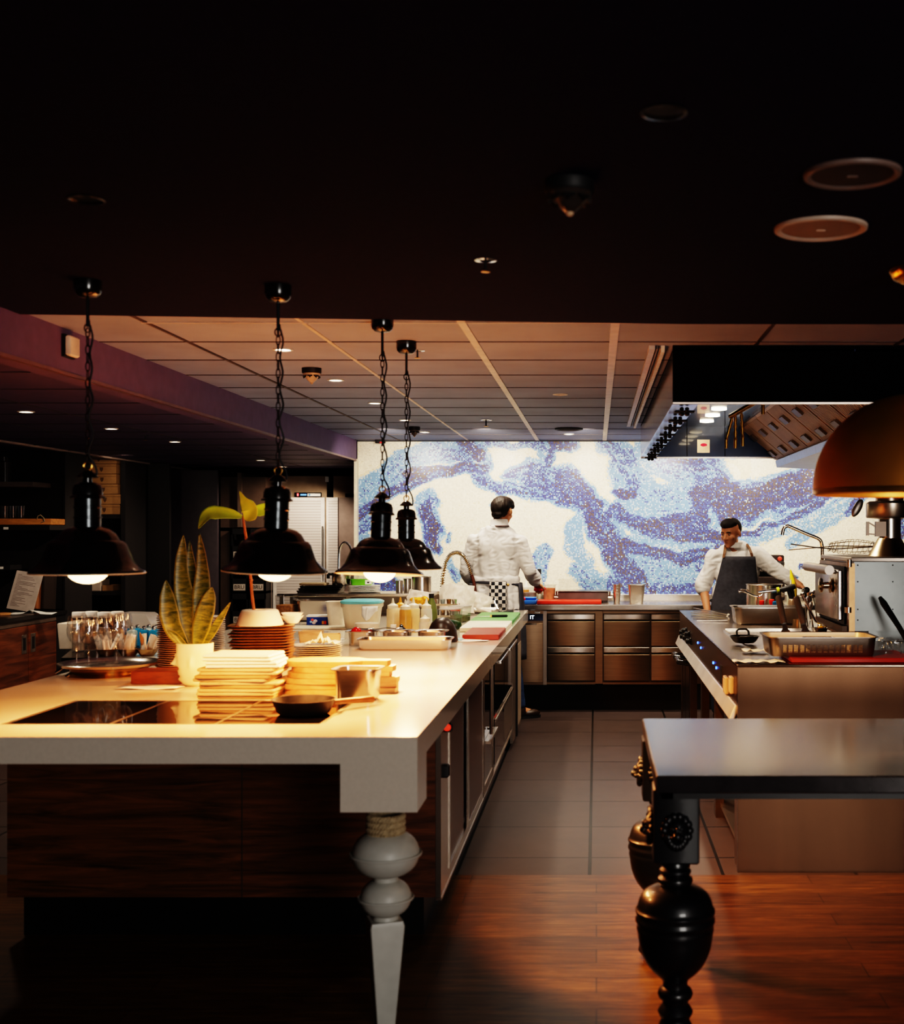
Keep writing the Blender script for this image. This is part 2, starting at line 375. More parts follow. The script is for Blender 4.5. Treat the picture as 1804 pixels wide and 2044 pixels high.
    mxm = N(nt, 'Math', operation='MAXIMUM'); L(g[0].outputs[0], mxm.inputs[0]); L(g[1].outputs[0], mxm.inputs[1])
    gt = N(nt, 'Math', operation='GREATER_THAN'); gt.inputs[1].default_value = .455; L(mxm.outputs[0], gt.inputs[0])
    mx = N(nt, 'Mix', data_type='RGBA'); mx.inputs['B'].default_value = (.36, .33, .31, 1)
    L(gt.outputs[0], mx.inputs['Factor']); L(a.outputs['Color'], mx.inputs['A']); L(mx.outputs['Result'], p.inputs['Base Color'])
    p.inputs['Roughness'].default_value = .3; p.inputs['Specular IOR Level'].default_value = .35
    bp = N(nt, 'Bump', i_Strength=.35, i_Distance=.002); bp.invert = True; L(gt.outputs[0], bp.inputs['Height']); L(bp.outputs['Normal'], p.inputs['Normal'])
    me.materials.append(m); o = bpy.data.objects.new('wall_back', me); C.objects.link(o); o['kind'] = 'structure'
mosaic()
b = B(); b.box(-2.17, 3.5, 11.05, 11.10, 0, 2.5); struct('wall_back_core', b, DARK)
b = B(); b.box(-2.17, 3.5, 11.0, 11.04, .955, .975); struct('trim_5', b, WHITEP)
b = B(); b.box(-2.19, -2.16, 10.98, 11.1, 0, 2.2); struct('trim_6', b, M('cream mosaic return', (.7, .62, .5), .4))

# ------------------------------------------------------------------ island
QUARTZ = M('pale quartz worktop', (.66, .59, .51), .13, 0, .03, 90, spec=.5, coat=.25)
IX0, IX1, IY0, IY1, IZ = -2.325, -.538, 3.652, 9.576, .924
hob = (-1.91, -.877, 3.89, 4.446)
isl = thing('kitchen_island', 'long pale stone topped kitchen island with dark wood end and a turned corner leg', 'kitchen island', (0, 0, 0))
b = B()
for x0, x1, y0, y1 in ((IX0, IX1, IY0, hob[2]), (IX0, hob[0], hob[2], hob[3]), (hob[1], IX1, hob[2], hob[3]), (IX0, IX1, hob[3], IY1)):
    b.box(x0, x1, y0, y1, IZ - .0815, IZ)
b.box(hob[0], hob[1], hob[2], hob[3], IZ - .08, IZ - .02)
obj('worktop', b, QUARTZ, isl)
WAL = wood('dark walnut panel', (.026, .009, .003), (.22, .075, .024), (.7, 3, 9), .42, 3.2)
b = B(); b.box(-2.23, -.609, 4.60, 4.64, .157, .842); b.box(-2.23, -2.21, 4.64, 9.4, .157, .842); obj('end_panel', b, WAL, isl)
b = B(); b.box(-1.342, -1.339, 4.596, 4.601, .157, .842); obj('panel_joint', b, M('panel seam', (.05, .03, .02), .6), isl)
b = B(); b.box(-2.19, -.66, 4.65, 9.35, 0, .157); obj('plinth', b, M('black plinth', (.004, .004, .004), .4), isl)
b = B(); b.box(-2.20, -.64, 4.66, 9.38, .16, .82); obj('carcass', b, BLACKP, isl)
b = B(); b.box(IX1 - .232, IX1, IY0, IY0 + .20, .697, IZ - .0815); obj('leg_block', b, QUARTZ, isl)
# turned leg
LEGP = M('grey painted leg', (.50, .49, .45), .42, 0, .05, 25)
lx, ly = X(770, 3.76), 3.76
def zl(py): return Z(py, 3.76)
b = B().at(lx, ly, 0)
prof = [(.03, zl(1668))]
for cy, r, h in ((1703, .1035, .072), (1791, .0785, .058)):
    z = zl(cy)
    for k in range(1, 16):
        a = PI * k / 16; zz = z + h * math.cos(a); rr = r * math.sin(a) ** .75
        prof.append((max(rr, .038), zz))
        if k == 8: prof += [(r + .007, z + .004), (r + .009, z), (r + .007, z - .005), (r, z - .007)]
prof += [(.04, zl(1830)), (.04, zl(1838))]
b.lathe(prof, 48)
leg = obj('leg', b, LEGP, isl)
b = B(Matrix.Translation((lx - .003, ly, 0)) @ Matrix.Rotation(R(20), 4, 'Z'))
b.rloft([(.052, .052, .002, 0), (.105, .105, .003, zl(1842)), (.097, .097, .003, zl(1833))], 1); obj('tapered_foot', b, LEGP, leg)
ROPE = M('sisal rope', (.42, .33, .21), .85, 0, .25, 80, bump=.4)
b = B()
for k in range(4):
    z = zl(1624) - .010 - .0185 * k
    for st in range(3):
        pts = []
        for i in range(110):
            a = 2 * PI * i / 110; ph = a * 11 + st * 2 * PI / 3
            pts.append((lx + (.050 + .0062 * math.cos(ph)) * math.cos(a), ly + (.050 + .0062 * math.cos(ph)) * math.sin(a), z + .0062 * math.sin(ph)))
        b.tube(pts, .0062, 6, True)
b.at(lx, ly, 0).lathe([(.047, zl(1624)), (.047, zl(1668))], 24)
obj('rope_wrap', b, ROPE, leg)
# right-hand side of the island: cabinets under the worktop
CAB = M('grey brown laminate', (.14, .095, .08), .32, 0, .06, 30); BGL = M('black glass front', (.008, .007, .007), .05, 0, .1, coat=.5)
SX = -.588
c1 = thing('sliding_door_cabinet', 'grey brown sliding door cabinet at wooden end of the island', 'cabinet', (0, 0, 0))
b = B(); b.box(SX - .02, SX, 4.60, 4.86, .157, .842); b.box(SX - .02, SX, 4.86, 6.32, .157, .20); b.box(SX - .02, SX, 6.28, 6.34, .2, .842); b.box(SX - .02, SX, 4.86, 6.3, .80, .842); obj('frame', b, STEEL, c1)
b = B(); b.box(SX - .018, SX - .008, 4.86, 5.46, .2, .80); d = obj('door', b, CAB, c1)
b = B(); b.box(SX - .008, SX + .004, 4.84, 4.87, .2, .78); obj('edge_pull', b, STEEL, d)
b = B(); b.box(SX - .012, SX - .002, 5.56, 6.28, .2, .80); d = obj('door', b, CAB, c1)
b = B(); b.box(SX - .004, SX + .006, 5.53, 5.57, .2, .80); obj('edge_pull', b, STEEL, d)
b = B(); b.box(SX - .02, SX + .03, 4.70, 4.73, .765, .80, .006); sw = obj('stop_button_box', b, BLACKP, c1)
b = B().at(SX + .012, 4.695, .785); b.M = b.M @ Matrix.Rotation(R(90), 4, 'X'); b.lathe([(0, .014), (.012, .012), (.014, 0)], 16); obj('button', b, emit('red lamp button', (.9, .05, .02), .8), sw)
b = B(); b.box(SX - .01, SX + .025, 4.64, 4.68, .60, .65, .006); obj('catch', b, BLACKP, c1)
c2 = thing('glass_door_fridge', 'black glass door under-counter fridge in the island', 'fridge', (0, 0, 0))
b = B(); b.box(SX - .02, SX, 6.35, 6.40, .157, .842); b.box(SX - .02, SX, 6.92, 6.97, .157, .842); b.box(SX - .02, SX, 6.4, 6.92, .157, .20); obj('frame', b, DSTEEL, c2)
b = B(); b.box(SX - .012, SX - .004, 6.40, 6.92, .2, .84); d = obj('door', b, BGL, c2)
b = B(); b.tube([(SX + .02, 6.55, .83), (SX + .02, 6.55, .45)], .008); b.tube([(SX, 6.55, .8), (SX + .02, 6.55, .8)], .006); b.tube([(SX, 6.55, .48), (SX + .02, 6.55, .48)], .006); obj('handle', b, DSTEEL, d)
b = B(); b.box(SX - .003, SX + .03, 6.42, 6.90, .42, .435); obj('steel_lip', b, STEEL, c2)
c3 = thing('drawer_oven_unit', 'black glossy oven and drawer unit in the middle of the island', 'oven', (0, 0, 0))
b = B(); b.box(SX - .02, SX - .004, 6.98, 8.5, .157, .842); obj('front', b, BGL, c3)
for y0, y1 in ((7.0, 7.72), (7.74, 8.48)):
    b = B(); b.box(SX - .008, SX + .002, y0, y1, .48, .80); d = obj('oven_door', b, BGL, c3)
    b = B(); b.box(SX + .002, SX + .04, y0 + .03, y1 - .03, .775, .80, .004); obj('handle', b, STEEL, d)
    b = B(); b.box(SX - .008, SX + .002, y0, y1, .20, .46); d = obj('drawer', b, DSTEEL if y0 > 7.5 else BGL, c3)
    b = B(); b.box(SX + .002, SX + .012, y0, y1, .445, .462); obj('drawer_lip', b, STEEL, d)
c4 = thing('end_cabinet', 'narrow dark cabinet with pale panel at far end of the island', 'cabinet', (0, 0, 0))
b = B(); b.box(SX - .02, SX, 8.55, 9.45, .05, .842); obj('body', b, DSTEEL, c4)
b = B(); b.box(SX, SX + .006, 8.98, 9.40, .10, .70); obj('door', b, M('pale beige panel', (.36, .28, .21), .4), c4)
b = B(); b.box(SX, SX + .012, 8.86, 8.92, .05, .842); obj('post', b, BLACKP, c4)
b = B(); b.box(SX - .02, SX + .002, 4.60, 8.54, .145, .156); obj('bottom_rail', b, STEEL, isl)
# induction hob
ho = hob; hob = (ho[0] + .001, ho[1] - .001, ho[2] + .001, ho[3] - .001)
hb = thing('induction_hob', 'black glass induction hob set flush in the island worktop', 'hob', (0, 0, 0))
b = B()
for k in range(3):
    x0 = hob[0] + .012 + k * .3403; b.box(x0, x0 + .330, hob[2] + .012, hob[3] - .012, IZ - .012, IZ - .001)
obj('glass_panel', b, M('black ceran glass', (.006, .005, .005), .03, 0, .1, spec=.6), hb)
b = B(); b.box(hob[0], hob[1], hob[2], hob[2] + .012, IZ - .014, IZ); b.box(hob[0], hob[1], hob[3] - .012, hob[3], IZ - .014, IZ)
for x in (hob[0], hob[0] + .342, hob[0] + .682, hob[1] - .012): b.box(x, x + (.012 if x in (hob[0], hob[1] - .012) else .008), hob[2], hob[3], IZ - .014, IZ - .0003)
obj('steel_trim', b, M('hob trim', (.7, .6, .48), .3, 1.0), hb)

# ------------------------------------------------------------------ pendants over the island
SHIN = M('white enamel inside', (.85, .75, .58), .4); GREYM = M('dark bronze sleeve', (.06, .066, .07), .24, .9)
def pendant(x, y, rz, scale, label, tx=0, ty=0):
    t = thing('pendant_lamp', label, 'pendant lamp', (x, y, rz), 0, 'black bell pendants over the island')
    k = scale
    prof = [(.176, 0), (.174, .006), (.155, .018), (.138, .038), (.127, .066), (.118, .090), (.108, .101), (.097, .104), (.094, .110), (.084, .126), (.066, .139), (.042, .146)]
    b = B(); b.lathe([(r * k, z * k) for r, z in prof], 48); b.mi = 1
    b.lathe([((r - .003) * k, (z - .002) * k) for r, z in prof] + [(0, .144 * k)], 48)
    b.mi = 1; b.lathe([(.176 * k, 0), (.1765 * k, -.003 * k), (.171 * k, -.004 * k), (.171 * k, 0)], 48); obj('shade', b, [BLACKM, SHIN], t)
    b = B(); b.lathe([(.040 * k, .143 * k), (.040 * k, .172 * k), (.0425 * k, .174 * k), (.0425 * k, .178 * k), (.040 * k, .180 * k), (.040 * k, .205 * k), (.0425 * k, .207 * k), (.0425 * k, .211 * k), (.040 * k, .213 * k), (.040 * k, .243 * k)], 40); obj('sleeve', b, GREYM, t)
    b = B(); b.lathe([(z[0] * k, z[1] * k) for z in [(.040, .236), (.053, .238), (.052, .243), (.046, .248), (.045, .266), (.040, .280), (.028, .287), (.0135, .289), (.0135, .302), (.033, .304), (.031, .309), (.018, .322), (.010, .328), (0, .33)]], 40); obj('cap', b, BLACKM, t)
    b = B(); b.tube([(.013 * k * math.cos(a), 0, (.341 + .013 * math.sin(a)) * k) for a in [2 * PI * i / 16 for i in range(16)]], .0028 * k, 6, True); obj('hanging_ring', b, BRASS, t)
    b = B(); b.ell((0, 0, .012 * k), (.066 * k, .066 * k, .048 * k)); obj('bulb', b, BULB, t)
    pv = Matrix.Translation((0, 0, .34 * k))
    for ch in t.children: ch.matrix_local = pv @ Matrix.Rotation(R(tx), 4, 'X') @ Matrix.Rotation(R(ty), 4, 'Y') @ pv.inverted()
    top = 2.36 if y < 4.7 else CT; zc = top - rz
    b = B(); b.lathe([(.0435, zc), (.0435, zc - .030), (.040, zc - .042), (.028, zc - .053), (.010, zc - .057), (0, zc - .057)], 32, True); obj('canopy', b, BLACKM, t)
    b = B(); b.tube([(0, 0, zc - .05), (0, 0, zc - .15)], .0055, 8); obj('rod', b, BLACKM, t)
    b = B(); z = .362 * k; i = 0
    while z < zc - .15:
        pts = []
        for q in range(12):
            a = 2 * PI * q / 12; u, w = .0065 * math.cos(a), .0165 * math.sin(a)
            pts.append((u if i % 2 else 0, 0 if i % 2 else u, z + w))
        b.tube(pts, .0019, 5, True); z += .0275; i += 1
    b.tube([(.011 * math.cos(a), 0, zc - .155 + .014 * math.sin(a)) for a in [2 * PI * i / 12 for i in range(12)]], .0022, 5, True)
    obj('chain', b, M('dark chain', (.03, .02, .017), .4, .8), t)
    b = B(); n = 34; zb, zt = .31 * k, zc - .13
    b.tube([(.011 + .006 * math.sin(q * .9) + .016 * max(0, 1 - q / 4), .006 * math.cos(q * .7), zb + (zt - zb) * q / (n - 1)) for q in range(n)], .0032, 6); obj('cord', b, BLACKP, t)
    ld = bpy.data.lights.new('pendant_light', 'SPOT'); ld.energy = PEND * (2.1 if y > 4.5 else 1); ld.color = (1, .37, .12); ld.spot_size = R(172); ld.spot_blend = .3; ld.shadow_soft_size = .05
    lo = bpy.data.objects.new('pendant_light', ld); C.objects.link(lo); lo.parent = t; lo.location = (0, 0, -.045 * k)
    return t
PEND = 62
BULB = emit('lit bulb', (1, .62, .28), 9)
pendant(X(175, 3.96), 3.96, Z(1143, 3.96), 1.02, 'black bell pendant lamp with chain, hanging furthest left above the glasses tray')
pendant(X(555, 4.04), 4.04, Z(1140, 4.04), .98, 'black bell pendant lamp hanging in front of the white ribbed fridge doors', 1.5, 2.2)
pendant(X(763, 4.72), 4.72, Z(1145, 4.72), .96, 'black bell pendant lamp in front with bright bulb, overlapping another lamp', -4.2, 1.2)
pendant(X(811, 5.30), 5.30, Z(1135, 5.30), .90, 'smaller black bell pendant lamp partly behind another, above the steel pans')
# ------------------------------------------------------------------ ceiling fittings
LENS = emit('lit downlight lens', (1, .86, .68), 12); TRIMW = M('white fitting rim', (.75, .68, .6), .35)
def downlight(x, y, z, label, lit=True, r=.045, group='round downlights in the panelled ceiling'):
    t = thing('downlight', label, 'downlight', (x, y, z), 0, group)
    b = B(); b.lathe([(r, 0), (r * 1.02, -.004), (r * .8, -.006), (r * .72, 0)], 28); obj('rim', b, TRIMW, t)
    b = B(); b.lathe([(0, -.002), (r * .74, -.002)], 24); obj('lens', b, LENS if lit else M('unlit lens', (.35, .22, .17), .3), t)
    return t
for px, py, lit, s in ((565, 697, 1, 'behind the chain of the second pendant lamp'), (670, 758, 1, 'right of the ceiling smoke detector'), (748, 804, 1, 'just left of the third pendant chain'),
                       (808, 838, 1, 'behind the fourth pendant chain'), (848, 862, 1, 'close to the mosaic wall beside a small smoke detector'), (1135, 866, 1, 'under the round air vent near the mosaic wall'), (1118, 787, 0, 'unlit, in the middle of the ceiling panels')):
    y = F * (CT - H) / (CY - py); downlight(X(px, y), y, CT, ('lit' if lit else 'dull red') + ' round ceiling downlight ' + s, lit)
for px, py, s in ((52, 821, 'furthest left in the low violet ceiling'), (222, 855, 'above the cardboard boxes in the low ceiling'), (349, 881, 'in the low ceiling above the dark wall panels'), (520, 918, 'in the low ceiling in front of the fridges'), (565, 931, 'in the low ceiling nearest the fridges, smallest of all')):
    y = F * (2.2 - H) / (CY - py); downlight(X(px, y), y, 2.2, 'lit round downlight ' + s, True, .045, 'round downlights in the low violet ceiling')
DARKD = M('dark reflector', (.05, .04, .035), .15, .8)
for px, py, s in ((1325, 222, 'near the top of the picture, dark reflector'), (172, 397, 'high on the left, barely visible')):
    y = F * (2.36 - H) / (CY - py); t = thing('recessed_spotlight', 'unlit recessed spotlight in the dark ceiling, ' + s, 'spotlight', (X(px, y), y, 2.36), 0, 'recessed spots in the dark ceiling')
    b = B(); b.lathe([(.045, 0), (.046, -.004), (.040, -.005), (.037, -.001)], 32); obj('rim', b, BLACKM, t)
    b = B(); b.lathe([(.038, -.001), (.03, -.0012), (.012, -.0014), (0, -.0014)], 32); obj('reflector', b, DARKD, t)
SPK = M('speaker grille', (.30, .21, .16), .6, 0, .1, 300)
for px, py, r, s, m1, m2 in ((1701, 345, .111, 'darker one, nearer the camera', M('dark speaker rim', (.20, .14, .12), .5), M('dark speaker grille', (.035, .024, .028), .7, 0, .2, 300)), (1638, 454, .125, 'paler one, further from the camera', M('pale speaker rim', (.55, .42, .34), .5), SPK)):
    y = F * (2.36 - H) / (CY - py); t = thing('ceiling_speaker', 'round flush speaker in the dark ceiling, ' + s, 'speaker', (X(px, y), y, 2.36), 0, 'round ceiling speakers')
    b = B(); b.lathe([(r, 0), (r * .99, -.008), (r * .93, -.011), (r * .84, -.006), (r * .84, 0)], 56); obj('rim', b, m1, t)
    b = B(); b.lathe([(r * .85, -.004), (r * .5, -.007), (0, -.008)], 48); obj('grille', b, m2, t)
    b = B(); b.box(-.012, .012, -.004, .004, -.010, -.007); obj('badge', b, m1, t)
def detector(px, py, z, r, label, col):
    y = F * (z - H) / (CY - py); t = thing('smoke_detector', label, 'smoke detector', (X(px, y), y, z))
    b = B(); b.lathe([(r, 0), (r, -.022), (r * .93, -.028)], 36); obj('base', b, BLACKP, t)
    b = B(); b.lathe([(r * .9, -.028), (r * .62, -.05), (r * .55, -.052), (r * .5, -.058), (r * .2, -.072), (0, -.074)], 36); d = obj('dome', b, col, t)
    b = B()
    for k in range(8):
        a = 2 * PI * k / 8; b.M = Matrix.Rotation(a, 4, 'Z'); b.obox((r * .74, 0, -.045), (r * .32, .006, .004), roty(38))
        b.obox((r * .74, 0, -.039), (r * .34, .05 * r / .05 * .5, .003), roty(38))
    obj('vent_slots', b, BLACKP, d)
    b = B(); b.ell((0, 0, -.074), (r * .16, r * .16, .008)); obj('tip', b, M('detector tip', (.6, .4, .25), .3), d)
detector(1137, 362, 2.36, .058, 'black smoke detector on the dark ceiling, nearest and largest one', M('dark detector dome', (.05, .035, .03), .25))
detector(622, 735, CT, .049, 'black and cream smoke detector on ceiling panels right of the second pendant', M('cream detector dome', (.5, .38, .28), .4))
detector(827, 852, CT, .045, 'small dark smoke detector on ceiling panels by the mosaic wall', M('dim detector dome', (.12, .09, .09), .4))
def sprinkler(px, py, z, label, k=1):
    y = F * (z - H) / (CY - py); t = thing('ceiling_sprinkler', label, 'sprinkler', (X(px, y), y, z))
    b = B(); b.lathe([(.034 * k, 0), (.034 * k, -.003), (.018 * k, -.005), (.018 * k, 0)], 24); obj('rosette', b, CHROME, t)
    b = B(); b.tube([(0, 0, 0), (0, 0, -.035 * k)], .004 * k); obj('pin', b, BLACKP, t)
    b = B(); b.lathe([(0, -.034 * k), (.013 * k, -.035 * k), (.014 * k, -.038 * k), (0, -.040 * k)], 20); obj('deflector', b, BRASS, t)
sprinkler(969, 518, 2.36, 'small chrome sprinkler hanging from the dark ceiling'); sprinkler(833, 699, CT, 'small sprinkler beside the canopy of the fourth pendant')
sprinkler(970, 838, CT, 'black sprinkler below ceiling panels near the mosaic wall', 1.3); sprinkler(290, 868, 2.202, 'small bright sprinkler in the low violet ceiling', 1)
y = F * (CT - H) / (CY - 855); t = thing('air_vent', 'round dark air vent in the ceiling panels near the mosaic', 'air vent', (X(1135, y), y, CT))
b = B(); b.lathe([(.115, 0), (.112, -.012), (.10, -.014), (.09, -.006), (.09, 0)], 40); obj('rim', b, BLACKP, t)
b = B(); b.lathe([(0, -.020), (.075, -.018), (.08, -.012), (.03, -.006)], 40); obj('disc', b, DARK, t)
t = thing('exit_sign', 'small lit sign box below the low ceiling edge', 'sign', (X(402, 11.5), 11.5, Z(918, 11.5)))
b = B(); b.box(-.05, .05, -.012, .012, -.012, .012, .003); obj('case', b, M('sign case', (.5, .38, .3), .4), t)
b = B(); b.box(-.045, .045, -.014, -.0121, -.007, .007); obj('face', b, emit('sign glow', (1, .75, .5), .5), t)
y = 4.98; t = thing('wall_sensor', 'small cream plastic box on the purple soffit beam', 'sensor', (-2.17, y, Z(692, y)))
b = B(); b.box(0, .012, -.05, .05, -.046, .046); obj('back_plate', b, BLACKP, t)
b = B(); b.box(.012, .036, -.045, .045, -.041, .041, .006); obj('cover', b, M('cream sensor cover', (.85, .70, .55), .5), t)
t = thing('ceiling_rail', 'pale metal rail running along the ceiling left of the hood', 'rail', (0, 0, CT))
b = B(); b.box(.235, .262, 5.42, 9.4, -.018, 0); obj('rail', b, TBAR, t)
b = B(); b.box(.268, .276, 5.42, 9.4, -.016, 0); b.box(.282, .288, 5.42, 9.4, -.012, 0); obj('groove', b, M('rail groove', (.14, .10, .08), .5), t)
b = B(); b.box(.288, .305, 5.42, 9.4, -.03, 0); obj('lip', b, M('rail lip', (.75, .62, .46), .4), t)
t = thing('mosaic_sensor', 'tiny dark red-lit sensor at top left of the mosaic wall', 'sensor', (X(757, 10.9), 10.95, CT - .01))
b = B(); b.box(-.045, .045, -.02, .02, -.022, .008, .004); obj('case', b, BLACKP, t)
b = B(); b.ell((.01, -.02, -.016), (.014, .006, .007)); obj('lamp', b, emit('small red lamp', (.8, .05, .05), .4), t)

# ------------------------------------------------------------------ back counter under the mosaic
BST = M('warm back counter steel', (.26, .175, .115), .34, 1.0, .08, 5, stretch=(1, 1, 25))
t = thing('back_counter_worktop', 'long stainless steel worktop under the mosaic wall', 'worktop')
b = B(); b.box(-2.0, 3.4, 10.30, 11.0, .876, .924, .006); obj('top', b, STEELX, t)
b = B(); b.box(-2.0, 3.4, 10.975, 11.0, .924, .972); obj('backsplash', b, STEELX, t)
b = B(); b.box(.93, .936, 10.298, 10.974, .9241, .9247); obj('seam', b, DSTEEL, t)
YF = 10.34
def counter_unit(x0, x1, cols, label):
    t = thing('drawer_cabinet', label, 'cabinet', (0, 0, 0), 0, 'steel drawer cabinets under the back worktop')
    b = B(); b.box(x0, x1, YF + .01, 10.98, .24, .872); obj('body', b, M('dark counter body', (.10, .07, .055), .4, .6), t)
    for zz in (.262, .866):
        b = B(); b.box(x0, x1, YF - .006, YF + .01, zz - .018, zz); obj('rail', b, BST, t)
    for cx in [x0] + cols[1:-1] + [x1]:
        pass
    for a, c in zip(cols, cols[1:]):
        for z0, z1 in ((.276, .560), (.572, .842)):
            b = B(); b.box(a + .006, c - .006, YF - .012, YF + .008, z0, z1 - .062, .003); d = obj('drawer', b, BST, t)
            b = B(); b.prism([(-.0, 0), (.0, 0)], 0, 0) if 0 else None
            b.M = Matrix(); b.box(a + .006, c - .006, YF - .014, YF + .008, z1 - .046, z1, .004); obj('handle_band', b, STEELX, d)
            b = B(); b.box(a + .010, c - .010, YF - .002, YF + .006, z1 - .062, z1 - .046); obj('grip_gap', b, BLACKP, d)
    b = B(); b.box(x1, x1 + .062, YF - .010, YF + .02, .25, .868); obj('post', b, BST, t)
counter_unit(X(1091, YF), X(1188, YF), [X(1091, YF), X(1188, YF)], 'two-drawer steel cabinet under the red chopping board')
counter_unit(X(1203, YF), X(1405, YF) - .07, [X(1203, YF), X(1298, YF), X(1405, YF) - .07], 'four-drawer steel cabinet beside the cooking range')
t = thing('undercounter_fridge', 'narrow steel fridge with small blue lit display under the back worktop', 'fridge')
x0, x1 = X(1000, YF), X(1084, YF)
b = B(); b.box(x0, x1, YF + .0, 10.98, .24, .872); obj('body', b, BST, t)
b = B(); b.box(x0, x1, YF - .014, YF, .26, .765, .004); obj('door', b, BST, t)
b = B(); b.box(x0, x1, YF - .012, YF, .785, .845); p = obj('control_panel', b, M('fridge panel', (.02, .025, .05), .2), t)
text('display_digits', 'IT', .045, emit('white digits', (.8, .95, 1), 3), p, (X(1062, YF), YF - .013, .814))
b = B(); b.box(X(1067, YF), X(1078, YF), YF - .013, YF, .85, .865); obj('rating_label', b, PAPER, t)
b = B(); b.box(X(1047, YF), X(1071, YF), YF - .02, YF - .012, .752, .764); obj('door_grip', b, CHROME, t)
b = B(); b.box(x1, x1 + .03, YF - .01, YF + .02, .24, .87); obj('post', b, DSTEEL, t)
t = thing('side_counter_cabinet', 'plain steel cabinet under the back worktop behind the chef', 'cabinet')
b = B(); b.box(-1.98, X(998, YF), YF, 10.98, .24, .872); obj('body', b, BST, t)
for k in range(2):
    b = B(); b.box(-1.96 + k * .56, -1.43 + k * .56, YF - .012, YF, .27, .85, .004); obj('door', b, BST, t)
b = B(); b.box(-1.98, 3.4, 10.56, 10.98, 0, .236); struct('baseboard_back', b, BLACKP)

# ------------------------------------------------------------------ cooking range on the right
RX, RY0, RY1, RZ = .6386, 5.492, 9.30, .942
RST = M('range end panel steel', (.115, .065, .040), .26, 1.0, .12, 1.6, stretch=(5, 1, .5))
t = thing('cooking_range', 'long stainless steel cooking range island with end panel and control fascia', 'cooking range')
b = B(); b.box(RX, 2.6, RY0, RY0 + .03, .0, RZ - .012); obj('end_panel', b, RST, t)
b = B(); b.box(RX - .004, 2.6, RY0 - .004, RY1, RZ - .014, RZ, .004); obj('cooktop', b, M('range top steel', (.30, .235, .185), .24, 1.0, .12, 6), t)
b = B(); b.box(RX + .5, 2.6, RY0 + .03, RY1, 0, RZ - .014); b.box(RX + .03, RX + .5, RY0 + .03, RY1, .74, RZ - .014); obj('body', b, M('range inner body', (.02, .015, .012), .5), t)
b = B(); b.box(RX, RX + .03, RY0 + .03, RY1, .745, RZ - .014); fas = obj('control_fascia', b, M('control fascia steel', (.16, .115, .09), .3, .9, .1, 5), t)
b = B(); b.M = Matrix.Translation((RX - .01, 0, .715)) @ Matrix.Rotation(R(24), 4, 'Y'); b.box(-.012, .012, RY0 + .045, RY1, -.036, .036, .004); obj('towel_rail', b, M('rail steel', (.80, .74, .70), .42, .85, .1, 3), t)
for y0 in (5.56, 6.55, 7.4, 8.3, 9.14):
    b = B(); b.box(RX + .005, RX + .05, y0, y0 + .10, .0, .745); obj('post', b, M('range post', (.10, .07, .055), .35, .7), t)
b = B(); b.box(RX + .03, RX + .5, RY0 + .05, RY1, .06, .08); obj('lower_shelf', b, DSTEEL, t)
for y in (8.52, 8.85):
    d = None
    b = B(); b.box(RX + .0, RX + .02, y - .15, y + .15, .12, .70); d = obj('oven_door', b, M('oven door', (.05, .035, .03), .3, .5), t)
    b = B(); b.tube([(RX, y - .12, .63), (RX - .07, y - .12, .64), (RX - .07, y + .12, .64), (RX, y + .12, .63)], .017, 10); obj('oven_handle', b, BLACKM, d)
def ry(px): return RX * F / (px - CX)
for px, py in ((1393, 1280), (1399, 1290), (1424, 1320), (1430, 1330)):
    y = ry(px); b = B(); b.obox((RX - .002, y, Z(py + 3, y)), (.006, .010, .012)); obj('indicator_lamp', b, emit('blue indicator', (.03, .12, 1), 12), fas)
for px, py in ((1371, 1259), (1377, 1266), (1366, 1262), (1373, 1273), (1380, 1280), (1367, 1270)):
    y = ry(px); b = B(Matrix.Translation((RX, y, Z(py, y))) @ Matrix.Rotation(R(-90), 4, 'Y')); b.lathe([(.026, 0), (.026, .006), (.02, .010), (.018, .034), (.012, .038), (0, .038)], 20); b.mi = 1; b.box(-.003, .003, 0, .018, .038, .040); obj('control_knob', b, [BLACKM, CHROME], fas)
for px, w in ((1452, .10), (1463, .07)):
    y = ry(px); b = B(); b.box(RX - .018, RX, y - w / 2, y + w / 2, Z(1386, y) + .005, Z(1350, y), .004); so = obj('socket_outlet', b, M('beige socket', (.42, .30, .2), .4), fas)
    b = B(); b.box(RX - .0195, RX - .018, y - w / 2 + .012, y + w / 2 - .012, Z(1380, y), Z(1356, y)); obj('socket_cover', b, M('socket cover', (.55, .42, .3), .35), so)
b = B(); b.box(RX - .004, RX + .001, ry(1440) - .04, ry(1440) + .04, .77, .86); obj('vent_slot', b, BLACKP, fas)
gy0, gy1, gx0 = 6.15, 7.35, .78
b = B(); b.box(gx0, 1.30, gy0, gy1, RZ, RZ + .004); pl = obj('griddle_plate', b, M('griddle steel', (.40, .31, .24), .22, 1.0, .2, 4), t)
b = B(); b.box(gx0 - .012, gx0, gy0, gy1, RZ, RZ + .01); b.box(gx0, 1.30, gy1, gy1 + .012, RZ, RZ + .014); obj('griddle_rim', b, M('bright rim', (.8, .7, .58), .2, 1.0), pl)

